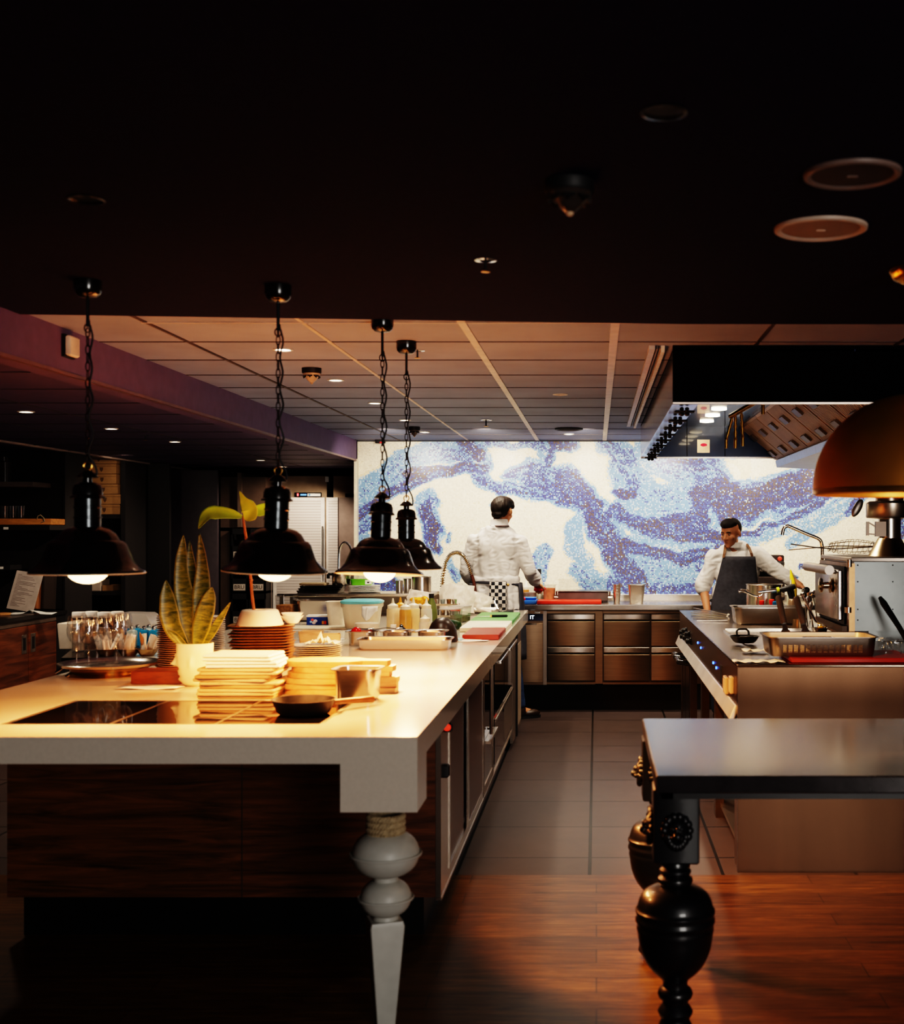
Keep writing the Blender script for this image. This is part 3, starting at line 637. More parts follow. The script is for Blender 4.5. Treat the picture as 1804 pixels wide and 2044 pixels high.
# ------------------------------------------------------------------ extractor hood
HX, HY0, HY1, HZ = .341, 5.41, 9.30, 2.118
HBL = M('dark blue coated steel', (.016, .055, .20), .25, 0, .1, coat=.4)
t = thing('extractor_hood', 'large black extractor hood with blue inside over the cooking range', 'extractor hood')
b = B(); b.box(HX, 1.15, HY0, HY0 + .02, HZ, CT); b.box(1.153, 2.6, HY0, HY0 + .02, HZ, CT); obj('fascia', b, M('black hood fascia', (.0012, .0012, .002), .8, spec=.1), t)
b = B(); b.box(HX, 2.6, HY0 - .003, HY0 + .022, HZ - .008, HZ); obj('fascia_edge', b, M('hood edge', (.75, .62, .55), .3, .8), t)
b = B(); b.box(HX, HX + .012, HY0 + .02, HY1, HZ, CT); obj('side_panel', b, M('hood side', (.50, .40, .36), .13, 1.0, .04), t)
b = B(); b.box(HX, HX + .115, HY0, HY1, HZ - .006, HZ); st = obj('side_strip', b, M('lilac steel strip', (.82, .78, .86), .22, 1.0, .04), t)
b = B(); b.box(HX + .115, HX + .12, HY0 + .02, HY1, HZ, HZ + .22); obj('inner_side', b, M('inner side mirror', (.10, .08, .06), .12, .9), t)
b = B(); b.box(HX, 1.45, HY1 - .02, HY1, HZ - .01, CT); obj('back_panel', b, HBL, t)
b = B(); b.box(HX, 2.6, HY0, HY1, 2.345, 2.355); obj('inner_top', b, HBL, t)
b = B(); b.box(HX, 1.45, HY1 - .026, HY1, HZ - .016, HZ - .004); obj('back_edge', b, STEEL, t)
for x in (.69, .98):
    b = B(); b.box(x, x + .005, HY1 - .024, HY1 - .02, HZ, 2.34); obj('panel_joint', b, BLACKP, t)
b = B(); b.box(.77, .865, HY1 - .028, HY1 - .02, 2.145, 2.245); pc = obj('inspection_plate', b, M('brass plate', (.75, .5, .3), .25, .9), t)
b = B(); b.ell((.82, HY1 - .029, 2.205), (.026, .003, .012)); obj('warning_lamp', b, emit('red warning', (1, .05, .08), .8), pc)
# filter bank sloping down to the gutter
fx0, fz0, fx1, fz1 = 1.10, 2.345, 1.40, 2.09
FIL = M('baffle filter steel', (.60, .44, .32), .45, .8, .1, 5)
ang = math.atan2(fz0 - fz1, fx1 - fx0); L_ = math.hypot(fx1 - fx0, fz0 - fz1)
k = 0; yy = HY0 + .05
while yy < HY1 - .1:
    b = B(Matrix.Translation((fx0, yy, fz0)) @ Matrix.Rotation(ang, 4, 'Y')); b.box(0, L_, 0, .485, 0, .012)
    for i in range(14): b.box(.02, L_ - .02, .02 + i * .033, .036 + i * .033, -.008, 0)
    fl = obj('baffle_filter', b, FIL, t)
    for q in (.10, .28):
        b = B(Matrix.Translation((fx0, yy, fz0)) @ Matrix.Rotation(ang, 4, 'Y')); b.box(q, q + .06, .17, .31, -.024, -.008)
        obj('filter_handle', b, M('filter handle', (.16, .10, .06), .35, .8), fl)
    yy += .495; k += 1
b = B(); b.prism([(fx1 - .02, HZ - .06), (fx1 + .34, HZ - .06), (fx1 + .34, HZ + .10), (fx1 + .02, HZ + .10), (fx1 - .02, HZ - .02)], 0, 1)
bm2 = B(Matrix(((1, 0, 0, 0), (0, 0, 1, 0), (0, 1, 0, 0), (0, 0, 0, 1))))
bm2.prism([(fx1 - .02, 2.035), (fx1 + .30, 2.02), (fx1 + .30, 2.12), (fx1 + .02, 2.11), (fx1 - .03, 2.085)], HY0 + .3, HY1)
b.bm.free(); obj('gutter', bm2, M('gutter steel', (.34, .37, .50), .35, .8), t)
for y in (7.5, 7.92, 8.36, 8.8):
    b = B().at(.80, y, 2.343); b.lathe([(.05, 0), (.05, -.006), (.04, -.008), (.038, -.002), (0, -.002)], 24); b.mi = 0; obj('spotlight', b, emit('hood spot lens', (1, .82, .55), 14), t)
def nozzle(x, y, zt, zb, lean, nm='suppression_nozzle'):
    b = B(); n = 9; pts = [(x + lean * (q / (n - 1)), y, zt + (zb - zt) * q / (n - 1)) for q in range(n)]
    b.tube(pts, [.007 if q % 2 else .0115 for q in range(n)], 10); b.tube([pts[-1], (pts[-1][0], y, zb - .05)], .010, 10); obj(nm, b, BRASS, t)
b = B(); b.tube([(1.02, 6.9, 2.345), (.80, 7.25, 2.23)], .015, 12); obj('nozzle_manifold', b, M('dark brass', (.25, .15, .06), .3, 1.0), t)
nozzle(.815, 7.25, 2.24, 2.09, -.04); nozzle(.83, 7.25, 2.25, 2.09, 0); nozzle(.86, 7.22, 2.27, 2.10, .01); nozzle(.83, 6.2, 2.34, 2.19, .02); nozzle(.90, 5.62, 2.34, 2.22, .0)
# black clamps along the side strip
for k in range(9):
    y = HY0 + .12 + k * .43 + .02 * (k % 2)
    c = thing('stovetop_clamp', 'black disc shaped clamp under the pale hood strip, ' + (['nearest', 'second', 'third', 'fourth', 'fifth', 'sixth', 'seventh', 'eighth', 'furthest'][k]) + ' of the row', 'clamp', (HX + .06, y, HZ - .0085), 0, 'black clamps along the hood strip')
    b = B(); b.M = Matrix.Translation((0, 0, -.03)) @ Matrix.Rotation(R(90), 4, 'Y') @ Matrix.Rotation(R(90), 4, 'X'); b.M = Matrix.Translation((0, 0, -.022)); b.box(-.046, .046, -.03, .03, -.0045, .0045, .004); obj('disc', b, BLACKP, c)
    b = B()
    for sx in (-.012, .012): b.ell((sx, 0, -.033), (.012, .016 if k % 3 == 0 else .006, .010)); b.ell((sx, 0, -.009), (.010, .012 if k % 3 == 0 else .005, .0085))
    obj('knob', b, BLACKP, c)

# ------------------------------------------------------------------ charcoal oven with chimney, and its neighbours
ox0, oy0, oy1, oz1 = 1.39, 6.60, 7.45, 1.40
t = thing('charcoal_oven', 'tall stainless steel charcoal oven with side door and chimney on the range', 'oven', (0, 0, 0))
b = B(); b.box(ox0 + .01, 2.35, oy0, oy1, RZ + .06, oz1 - .02); b.box(ox0 + .1, 2.3, oy0 + .05, oy1 - .05, RZ + .001, RZ + .06)
obj('body', b, M('worn blue grey steel', (.24, .25, .245), .38, .85, .22, 3.5), t)
b = B(); b.box(ox0 - .01, 2.36, oy0 - .01, oy1 + .01, oz1 - .022, oz1 + .002, .004); obj('top', b, DSTEEL, t)
b = B(); b.box(ox0 - .02, ox0 + .012, oy0 - .012, oy1, RZ + .02, oz1 - .03); fr = obj('door_frame', b, M('tarnished frame', (.30, .17, .09), .3, 1.0, .3, 8), t)
b = B(); b.box(ox0 - .06, ox0 - .03, oy0 + .10, oy1 - .06, RZ + .11, oz1 - .07, .006); d = obj('door', b, M('door steel', (.50, .44, .42), .26, 1.0, .12, 4), t)
b = B(); b.box(ox0 - .03, ox0 - .018, oy0 + .07, oy1 - .03, RZ + .09, oz1 - .05); obj('door_edge', b, BLACKP, d)
b = B(); b.tube([(ox0 - .135, oy0 - .06, 1.335), (ox0 - .135, oy1 - .2, 1.335)], .026, 20)
for y in (oy0 + .16, oy1 - .3): b.tube([(ox0 - .05, y, 1.315), (ox0 - .13, y, 1.335)], .012, 10)
obj('handle', b, DSTEEL, d)
b = B(Matrix.Translation((ox0 - .06, oy0 + .25, 1.24)) @ Matrix.Rotation(R(-90), 4, 'Y')); b.lathe([(.015, 0), (.042, .006), (.044, .014), (.02, .022), (.018, .05), (.040, .058), (.042, .07), (.03, .078), (0, .08)], 28); obj('vent_knob', b, M('knob brass steel', (.6, .45, .3), .2, 1.0), d)
b = B(); b.box(ox0 - .05, ox0 + .0, oy0 + .02, oy1 - .02, RZ + .045, RZ + .085); obj('ash_drawer', b, M('ash drawer', (.08, .05, .035), .4, .6), t)
b = B(); b.tube([(ox0 - .022, oy0 + .0, RZ + .16), (ox0 - .022, oy0 + .0, RZ + .19)], .02, 12); b.tube([(ox0 - .02, oy0 - .02, oz1 - .05), (ox0 - .02, oy0 - .02, oz1 - .01)], .014, 10); obj('hinge', b, STEEL, t)
b = B()
for x in (ox0 + .03, ox0 + .22):
    for z in (RZ + .12, 1.12, 1.27, oz1 - .04):
        b.ell((x, oy0 - .001, z), (.004, .002, .004), None, 8, 5)
obj('rivets', b, BLACKP, t)
cx = X(1775, 7.05); b = B().at(cx, 7.05, oz1); b.lathe([(.125, 0), (.12, .006), (.066, .105)], 40); obj('chimney_cone', b, M('chimney brass steel', (.50, .36, .22), .3, 1.0, .15, 6), t)
b = B().at(cx, 7.05, oz1); b.lathe([(.064, .10), (.064, .235)], 40); obj('flue_pipe', b, STEEL, t)
b = B().at(cx, 7.05, oz1); b.lathe([(.05, .215), (.13, .222), (.134, .228), (.134, .305), (.115, .318), (.08, .32), (.08, .36), (0, .36)], 44); obj('damper_drum', b, M('drum steel', (.48, .38, .30), .3, 1.0, .15, 6), t)
b = B(); b.box(cx - .10, cx - .04, 6.96, 6.99, oz1 + .115, oz1 + .20); b.bar((cx - .14, 6.97, oz1 + .195), (cx - .08, 6.97, oz1 + .16), .008); b.bar((cx - .145, 6.97, oz1 + .13), (cx - .08, 6.97, oz1 + .125), .008); b.bar((cx - .145, 6.97, oz1 + .12), (cx - .145, 6.97, oz1 + .20), .016); obj('damper_lever', b, M('lever steel', (.2, .15, .12), .35, .9), t)
# ------------------------------------------------------------------ black dining table in the foreground right
TBL = wood('black stained table wood', (.014, .012, .014), (.050, .045, .050), (1, 12, 1), .26, 4, .2, coat=.6)
BLK = M('black lacquered turned wood', (.008, .008, .010), .36, 0, .2, coat=.3)
t = thing('dining_table', 'black wooden table with carved turned legs in front of the cooking range', 'table')
tx0, ty0, ty1, tz = .17, 3.436, 4.498, .85
b = B(); b.box(tx0, 2.35, ty0, ty1, tz - .05, tz, .004); obj('tabletop', b, TBL, t)
b = B(); b.box(tx0 + .02, 2.33, ty0 + .045, ty0 + .075, tz - .075, tz - .05); b.box(tx0 + .02, 2.33, ty1 - .075, ty1 - .045, tz - .075, tz - .05); b.box(tx0 + .02, tx0 + .05, ty0 + .045, ty1 - .045, tz - .075, tz - .05); obj('apron', b, BLK, t)
def zt(py): return H - (py - CY) / 683.0
LP = [(.036, zt(1715)), (.040, zt(1722)), (.041, zt(1728)), (.036, zt(1732)), (.045, zt(1736)), (.047, zt(1740)), (.044, zt(1745)), (.039, zt(1748)), (.050, zt(1753)), (.052, zt(1758)), (.049, zt(1763)), (.042, zt(1767)), (.052, zt(1769)), (.070, zt(1773)), (.086, zt(1779)), (.098, zt(1787)), (.106, zt(1797)), (.110, zt(1808)), (.112, zt(1813)), (.1165, zt(1816)), (.117, zt(1820)), (.113, zt(1825)), (.113, zt(1830)), (.1165, zt(1834)), (.1165, zt(1839)), (.112, zt(1843)), (.112, zt(1850)), (.1135, zt(1854)), (.111, zt(1859)), (.109, zt(1872)), (.104, zt(1892)), (.096, zt(1908)), (.084, zt(1924)), (.068, zt(1938)), (.052, zt(1948)), (.040, zt(1955)), (.036, zt(1962)), (.037, zt(1970)), (.048, zt(1976)), (.052, zt(1984)), (.048, zt(1992)), (.040, zt(1996)), (.037, zt(2004)), (.046, zt(2012)), (.052, zt(2020)), (.047, zt(2028)), (.04, zt(2034)), (.055, .085), (.075, .06), (.08, .035), (.06, .008), (.045, 0)]
for x, y in ((.231, 3.56), (.231, 4.38), (2.28, 3.56), (2.28, 4.38)):
    b = B().at(x, y, 0); b.lathe(LP, 48, False, True); lg = obj('leg', b, BLK, t)
    b = B(); b.box(x - .066, x + .066, y - .066, y + .066, zt(1716), tz - .05, .005); obj('leg_block', b, BLK, lg)
    if x < 1:
        for ax in (0, 1):
            b = B(Matrix.Translation((x - .062 * ax, y - .062 * (1 - ax), zt(1648))) @ Matrix.Rotation(R(-90 * ax), 4, 'Z'))
            b.ell((0, -.006, 0), (.030, .022, .034)); b.ell((0, -.030, -.012), (.014, .014, .013)); b.ell((0, -.024, .002), (.007, .012, .016))
            for sx in (-1, 1): b.ell((sx * .012, -.024, .008), (.007, .006, .006)); b.ell((sx * .010, -.026, -.018), (.010, .009, .009)); b.ell((sx * .024, -.012, .028), (.009, .007, .009))
            for i in range(14):
                a = 2 * PI * i / 14; b.ell((.036 * math.cos(a), -.006, .040 * math.sin(a)), (.013, .012, .013), None, 10, 6)
            for i in range(9):
                a = PI + PI * (i + .5) / 9; b.ell((.025 * math.cos(a), -.014, .034 * math.sin(a) - .012), (.010, .010, .014), None, 10, 6)
            obj('lion_head_rosette', b, BLK, lg)
# ------------------------------------------------------------------ big brass dome lamp
t = thing('dome_pendant', 'large brass dome pendant lamp cut off by the right edge of the photo', 'pendant lamp', (X(1822, 3.77), 3.77, Z(986, 3.77)))
r = .306; pr = [(r * .985, 0), (r, .004), (r, .02)] + [(r * math.cos(a), .02 + .29 * math.sin(a)) for a in [PI / 2 * k / 18 for k in range(1, 18)]] + [(.02, .312)]
b = B(); b.lathe(pr, 64); b.mi = 1; b.lathe([(q * .985, z - .004) for q, z in pr] + [(0, .305)], 64)
obj('shade', b, [M('bronze brass shade', (.60, .27, .05), .5, .8, .15, 3), M('gold leaf inside', (.85, .5, .14), .4, .8)], t)
b = B(); b.lathe([(r * .985, -.001), (r * 1.004, .0), (r * 1.006, .012), (r * 1.0, .016)], 64); obj('rim', b, M('lit brass rim', (.62, .30, .06), .3, .9), t)
zc = 2.36 - Z(986, 3.77)
b = B(); b.lathe([(.075, zc), (.075, zc - .012), (.06, zc - .036), (.03, zc - .05), (0, zc - .052)], 40, True); obj('canopy', b, M('polished brass', (.75, .40, .08), .22, 1.0), t)
b = B(); b.tube([(0, 0, .30), (0, 0, zc - .04)], .006, 8); obj('cord', b, BLACKP, t)
b = B(); b.ell((0, 0, .12), (.04, .04, .05)); obj('bulb', b, emit('dome bulb', (1, .6, .25), 20), t)

# ------------------------------------------------------------------ left background: sideboard, shelves, crates, fridges
SBW = wood('red walnut door', (.050, .014, .005), (.26, .085, .030), (2, .8, 9), .35, 2.5)
sx = -4.19
t = thing('sideboard', 'walnut sideboard with black top along the left wall', 'sideboard')
b = B(); b.box(-4.95, sx - .01, 7.4, 9.56, .0, .875); obj('body', b, BLACKP, t)
b = B(); b.box(-4.97, sx + .02, 7.38, 9.58, .895, .924, .003); obj('top', b, M('black sideboard top', (.02, .017, .016), .25), t)
b = B(); b.box(sx - .02, sx + .004, 7.4, 9.56, .855, .893); obj('top_rail', b, M('grey brown rail', (.13, .095, .075), .45), t)
b = B(); b.box(sx - .02, sx + .006, 9.42, 9.575, 0, .895); obj('end_post', b, BLACKP, t)
for y0, y1, hy in ((8.02, 8.945, 8.88), (8.955, 9.415, 9.02)):
    b = B(); b.box(sx - .01, sx + .008, y0, y1, .08, .85, .003); d = obj('door', b, SBW, t)
    b = B(); b.box(sx + .007, sx + .011, hy - .038, hy + .038, .65, .79, .002); h = obj('recessed_pull', b, M('pull plate', (.45, .38, .33), .3, .9), d)
    b = B(); b.box(sx + .0108, sx + .0115, hy - .02, hy + .02, .675, .765); obj('pull_hollow', b, BLACKP, h)
t = thing('menu_sheet', 'printed white menu sheet leaning on the sideboard at left edge', 'paper', (X(33, 9.2), 9.25, .944), 0)
b = B(); b.M = Matrix.Rotation(R(-14), 4, 'X') @ Matrix.Rotation(R(9), 4, 'Y'); b.box(-.105, .105, 0, .002, 0, .30); s_ = obj('sheet', b, M('grey lit paper', (.55, .46, .42), .7), t)
b = B(); b.M = Matrix.Rotation(R(-14), 4, 'X') @ Matrix.Rotation(R(9), 4, 'Y')
rr = random.Random(5)
for k in range(24):
    w = rr.uniform(.05, .16) if k % 4 else .03; b.box(-.085, -.085 + w, -.0006, -.0001, .27 - k * .0105, .273 - k * .0105)
obj('printed_lines', b, M('grey print', (.16, .12, .11), .7), s_)
t = thing('clipboard', 'brown leather clipboards standing beside the menu sheet', 'clipboard', (X(66, 9.3), 9.33, .949), 0)
for k in range(1):
    b = B(); b.M = Matrix.Rotation(R(-6), 4, 'X'); b.box(-.015, .012, 0, .21, 0, .28, .003); bd = obj('board', b, M('tan leather', (.30, .12, .045), .5), t)
    b = B(); b.M = Matrix.Rotation(R(-6), 4, 'X'); b.ell((0, -.01, .14), (.022, .012, .018)); b.tube([(-.02, -.01, .16), (.02, -.015, .12)], .004); obj('metal_clip', b, BRASS, bd)
t = solo('clipboard', B(Matrix.Rotation(R(-5), 4, 'X')).box(-.010, .010, 0, .21, 0, .29, .003), M('black leather', (.03, .017, .012), .5), 'dark narrow clipboard right beside the brown clipboard', 'clipboard', (X(75, 9.3), 9.38, .945))
b = B(); b.sheet([[(-.17 + .34 * i / 8, .09 * j / 3 - .05, .004 + (.035 * math.exp(-((i - 4.3) / 1.0) ** 2)) * (1 - j / 5) + .003 * j) for i in range(9)] for j in range(4)])
solo('folded_paper', b, PAPER, 'white creased paper lying flat on front edge of the sideboard', 'paper', (X(45, 8.9), 9.05, .926), 0, None, solid=.002)
b = B(); b.lathe([(0, 0), (.06, 0), (.062, .006), (.06, .016), (0, .016)], 30); solo('wooden_coaster', b, wood('warm pine', (.35, .15, .05), (.6, .30, .11), (2, 8, 8), .5), 'round wooden dish at far left of the sideboard', 'dish', (X(4, 9.0), 9.0, .925))
# wall shelves
SH = M('black shelf board', (.022, .018, .018), .45); SHE = M('grey shelf edge', (.16, .12, .105), .4)
t = thing('wall_shelving', 'dark wall shelving above the sideboard at the left', 'shelves')
yy = 9.74
b = B(); b.box(-4.98, X(131, yy), yy, yy + .03, .924, 2.18); b.box(X(128, yy), X(132, yy), yy - .02, yy + .5, 0, 2.18); obj('back_panel', b, SH, t)
for py, m, x1 in ((1053, SH, 108), (967, SHE, 75), (1132, SH, 30)):
    b = B(); b.box(-4.98, X(x1, 9.5), 9.42, 9.73, Z(py + 5, 9.5), Z(py - 4.6, 9.5)); sh = obj('shelf', b, m, t)
    if py != 967:
        b = B(); b.box(X(7 if py == 1053 else 0, 9.42), X(17 if py == 1053 else 7, 9.42), 9.418, 9.42, Z(py + 4, 9.42), Z(py - 1, 9.42)); obj('price_tag', b, PAPER, sh)
t = thing('wooden_tray', 'orange wooden serving tray with rope handle on the left wall shelf', 'tray', (0, 0, 0))
z0 = Z(1048, 9.46); b = B(); b.box(-4.95, X(103, 9.46), 9.45, 9.70, z0 + .001, z0 + .05, .004); obj('tray', b, wood('orange pine', (.45, .17, .04), (.8, .36, .10), (1, 8, 8), .45), t)
hx = X(82, 9.44); b = B(); b.tube([(hx - .035, 9.445, z0 + .045), (hx - .02, 9.43, z0 + .07), (hx, 9.43, z0 + .078), (hx + .025, 9.43, z0 + .055), (hx + .028, 9.44, z0 + .03), (hx, 9.44, z0 + .02)], .004, 6); obj('rope_handle', b, ROPE, t)
for k in range(5):
    g = solo('tumbler', B().lathe([(0, 0), (.024, 0), (.031, .10), (.029, .10), (.022, .008), (0, .008)], 24), GLASSM, 'clear tumbler on the wooden tray, ' + ['first', 'second', 'third', 'fourth', 'fifth'][k] + ' from its rope handle', 'glass', (X(40, 9.5) - .064 * k, 9.52, z0 + .0505), 0, 'tumblers on the wooden tray')
b = B(); b.rloft([(.10, .10, .02, 0), (.10, .10, .02, .16), (.07, .07, .02, .17), (.07, .07, .02, .20)], 4); solo('storage_jar', b, M('dark jar', (.05, .035, .03), .2), 'dark storage jar on the top left wall shelf', 'jar', (X(0, 9.5), 9.55, Z(962.5, 9.5)))
# cardboard bay
yb = 11.0
t = thing('shelf_unit', 'black shelf unit with stacked cardboard boxes behind first pendant', 'shelves')
b = B(); b.box(-4.98, X(252, yb), 11.42, 11.45, 0, 2.18); b.box(X(250, yb) - .02, X(252, yb) + .01, 10.95, 11.45, 0, 2.18); obj('back_panel', b, SH, t)
for py in (1031, 1184, 1090):
    b = B(); b.box(-4.98, X(250, yb), 10.98, 11.42, Z(py + 4, yb), Z(py - 4, yb)); sh = obj('shelf', b, SH, t)
    if py != 1090:
        b = B(); px = 138 if py == 1031 else 165; b.box(X(px - 5, yb), X(px + 5, yb), 10.977, 10.98, Z(py + 3, yb), Z(py - 2, yb)); obj('price_tag', b, PAPER, sh)
CARD = M('brown cardboard', (.36, .20, .085), .75, 0, .08, 30)
zz = Z(1027, yb) + .001
for k, (pl, pr) in enumerate(((176, 238), (176, 241), (176, 234), (174, 231), (172, 231), (160, 232))[::1]):
    w = (pr - pl) / (F / yb); h = .092
    c = thing('cardboard_box', 'flat brown cardboard box in the stack behind first pendant lamp, ' + ('lowest' if k == 0 else ['', 'second', 'third', 'fourth', 'fifth'][k] + ' from the bottom' if k < 5 else 'topmost'), 'box', (X((pl + pr) / 2, yb), 11.16, zz), 0, 'cardboard boxes in the shelf unit')
    b = B(); b.box(-w / 2, w / 2, -.15, .15, 0, h - .002, .003); bx = obj('carton', b, CARD, c)
    b = B(); b.box(-w / 2, w / 2, -.1515, -.15, h - .026, h - .023); obj('flap_line', b, M('carton seam', (.14, .075, .03), .8), bx)
    b = B(Matrix(((1, 0, 0, 0), (0, 0, 1, -.1515), (0, 1, 0, h * .42), (0, 0, 0, 1)))); b.prism([(-.016, .022), (-.005, .018), (0, .022), (.005, .018), (.016, .022), (.014, -.004), (0, -.022), (-.014, -.004)], 0, .001); obj('shield_mark', b, M('carton print', (.12, .06, .03), .8), bx)
    zz += h
zz = Z(1027, yb) + .001
for k in range(3):
    c = solo('cardboard_box', B().box(-.10, .10, -.14, .14, 0, .13, .003), M('shade toned cardboard', (.20, .11, .05), .8), 'dim brown carton at left of the shelf bay, ' + ['bottom', 'middle', 'top'][k] + ' of three', 'box', (X(150, yb), 11.2, zz + .131 * k), 0, 'dim cartons in the shelf unit')  # darker cardboard copy: shadow in the bay is put into the colour
zz = Z(1180, yb) + .001
for px, w, h, m, l in ((146, .10, .13, PAPER, 'white upright carton at left of lower shelf'), (178, .17, .10, M('pale carton', (.5, .4, .34), .7), 'pale open carton in middle of lower shelf'), (210, .10, .05, CARD, 'low brown carton at right of lower shelf')):
    solo('carton', B().rloft([(w, .2, .004, 0), (w, .2, .004, h), (w - .012, .19, .003, h), (w - .012, .19, .003, h - .03)], 1), m, l + ' behind first pendant bulb', 'box', (X(px, yb), 11.15, zz))
DPN = M('dark violet grey door panel', (.050, .038, .046), .5)
b = B(); b.box(X(262, 11.6), X(338, 11.6), 11.6, 11.65, 0, 2.2); struct('wall_dark_panel', b, M('near black panel', (.012, .009, .009), .6))
t = thing('tall_door_panel', 'tall dark grey cupboard door behind the snake plant', 'cupboard')
b = B(); b.box(X(341, 12), X(434, 12), 12.0, 12.05, 0, Z(938, 12), .004); d = obj('door', b, DPN, t)
b = B(); b.box(X(345, 12), X(352, 12), 11.98, 12.0, Z(1165, 12), Z(1158, 12)); obj('latch', b, STEEL, d)
BR = M('brown cupboard side', (.095, .062, .048), .5)
t = thing('tall_cupboard', 'brown tall cupboard beside the black drink crates', 'cupboard')
b = B(); b.box(X(440, 12.4), X(530, 12.4), 12.4, 12.9, 1.585, Z(952, 12.4)); obj('header', b, BR, t)
b = B(); b.box(X(476, 12.4), X(484, 12.4), 12.36, 12.9, 1.59, Z(944, 12.4)); obj('post', b, M('lighter post', (.13, .09, .07), .5), t)
b = B(); b.box(X(440, 12.4), X(458, 12.4), 12.4, 12.9, 0, 1.55); obj('side', b, BR, t)
CRT = M('black crate plastic', (.012, .011, .012), .4)
for r_ in range(4):
    for cc in range(2):
        z1 = Z(1055 + 65 * r_, 12.3); x0 = X(460 + 36 * cc, 12.3); x1 = X(493 + 36 * cc, 12.3); h = 64 / (F / 12.3)
        c = thing('drink_crate', 'black drink crate with white label, ' + ['topmost', 'second from top', 'third from top', 'fourth from top'][r_] + ' in the ' + ['left', 'right'][cc] + ' column beside fridge', 'crate', ((x0 + x1) / 2, 12.32, z1 - h), 0, 'black drink crates stacked beside the fridge')
        w = x1 - x0; b = B(); b.box(-w / 2, w / 2, 0, .3, 0, .02); b.box(-w / 2, -w / 2 + .012, 0, .3, 0, h); b.box(w / 2 - .012, w / 2, 0, .3, 0, h); b.box(-w / 2, w / 2, 0, .012, 0, h * .45); b.box(-w / 2, w / 2, 0, .012, h * .82, h); b.box(-w / 2, w / 2, .288, .3, 0, h); obj('shell', b, CRT, c)
        b = B(); b.box(-w * .36, w * .36, -.003, .0, h * .08, h * .28); lb = obj('label_plate', b, M('crate label', (.42, .36, .32), .6), c)
        text('label_letters', 'BRU', h * .17, BLACKP, lb, (0, -.0035, h * .18), ext=.0008)
b = B(); b.box(X(460, 12.3), X(530, 12.3), 12.32, 12.62, 0, Z(1055 + 65 * 3, 12.3) - 64 / (F / 12.3)); solo('crate_plinth', b, BLACKP, 'black plinth cabinet carrying the drink crates', 'cabinet')
def ribbed():
    m, nt, p = _new('ribbed fridge door'); L = nt.links.new
    tc = N(nt, 'TexCoord'); w = N(nt, 'TexWave', bands_direction='Z', wave_profile='SAW'); w.inputs['Scale'].default_value = 11; w.inputs['Distortion'].default_value = 0
    L(tc.outputs['Object'], w.inputs['Vector']); L(ramp(nt, w.outputs['Fac'], [(.0, (.22, .18, .17)), (.28, (.52, .46, .44)), (1, (.62, .56, .54))]), p.inputs['Base Color'])
    b = N(nt, 'Bump', i_Strength=.5, i_Distance=.004); L(w.outputs['Fac'], b.inputs['Height']); L(b.outputs['Normal'], p.inputs['Normal']); p.inputs['Roughness'].default_value = .4; return m
RIB = ribbed(); FRM = M('white fridge frame', (.62, .57, .55), .4); HDR = M('bronze fridge header', (.30, .215, .155), .4, .5)
yf = 12.6
t = thing('upright_fridge', 'tall fridge with white ribbed door and lit control strip, left one', 'fridge')
x0, x1 = X(545, yf), X(648, yf)
b = B(); b.box(X(546, yf), X(651, yf), yf + .03, yf + .7, 0, Z(950, yf)); obj('body', b, HDR, t)
b = B(); b.box(x0, x1, yf, yf + .03, .1, Z(993, yf)); d = obj('door', b, FRM, t)
b = B(); b.box(x0 + .04, x1 - .04, yf - .004, yf, .15, Z(999, yf)); obj('ribbed_panel', b, RIB, d)
b = B(); b.tube([(x1 - .016, yf - .03, 1.1), (x1 - .016, yf - .03, 1.6)], .009); b.tube([(x1 - .016, yf, 1.12), (x1 - .016, yf - .03, 1.12)], .006); b.tube([(x1 - .016, yf, 1.58), (x1 - .016, yf - .03, 1.58)], .006); obj('handle', b, STEEL, d)
b = B(); b.box(X(587, yf), X(641, yf), yf + .015, yf + .03, Z(992, yf), Z(983, yf)); cp = obj('control_strip', b, BLACKM, t)
b = B(); b.box(X(592, yf), X(595, yf), yf + .013, yf + .015, Z(990, yf), Z(985, yf)); obj('red_digit', b, emit('red digit', (1, .05, .05), 6), cp)
b = B(); b.box(X(599, yf), X(611, yf), yf + .013, yf + .015, Z(989, yf), Z(986, yf)); obj('blue_digits', b, emit('blue digits', (.1, .3, .8), 1.5), cp)
b = B(); b.box(X(613, yf), X(639, yf), yf + .013, yf + .015, Z(990.5, yf), Z(985, yf)); lp = obj('logo_plate', b, PAPER, cp)
b = B(); b.ell((X(617, yf), yf + .012, Z(987.7, yf)), (.012, .002, .009)); obj('logo_oval', b, M('logo blue', (.05, .2, .4), .4), lp)
b = B(); b.box(X(650, yf) - .01, X(655, yf), yf + .02, yf + .03, Z(962, yf), Z(951, yf)); obj('badge', b, PAPER, t)
t = thing('upright_fridge', 'tall fridge with white ribbed door, right one half behind the mosaic wall', 'fridge')
x0 = X(664, yf)
b = B(); b.box(x0, -2.175, yf + .03, yf + .7, 0, Z(950, yf)); obj('body', b, HDR, t)
b = B(); b.box(X(652, yf), X(675, yf), yf - .02, yf + .03, .1, Z(993, yf)); d = obj('door_edge', b, FRM, t)
b = B(); b.box(X(656, yf), X(675, yf), yf - .024, yf - .02, .15, Z(1000, yf)); obj('ribbed_panel', b, RIB, d)
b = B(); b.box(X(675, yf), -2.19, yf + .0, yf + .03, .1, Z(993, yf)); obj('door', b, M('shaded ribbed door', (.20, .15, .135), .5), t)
b = B(); b.box(X(688, yf), X(715, yf), yf + .02, yf + .03, Z(992, yf), Z(985, yf)); obj('control_strip', b, BLACKM, t)
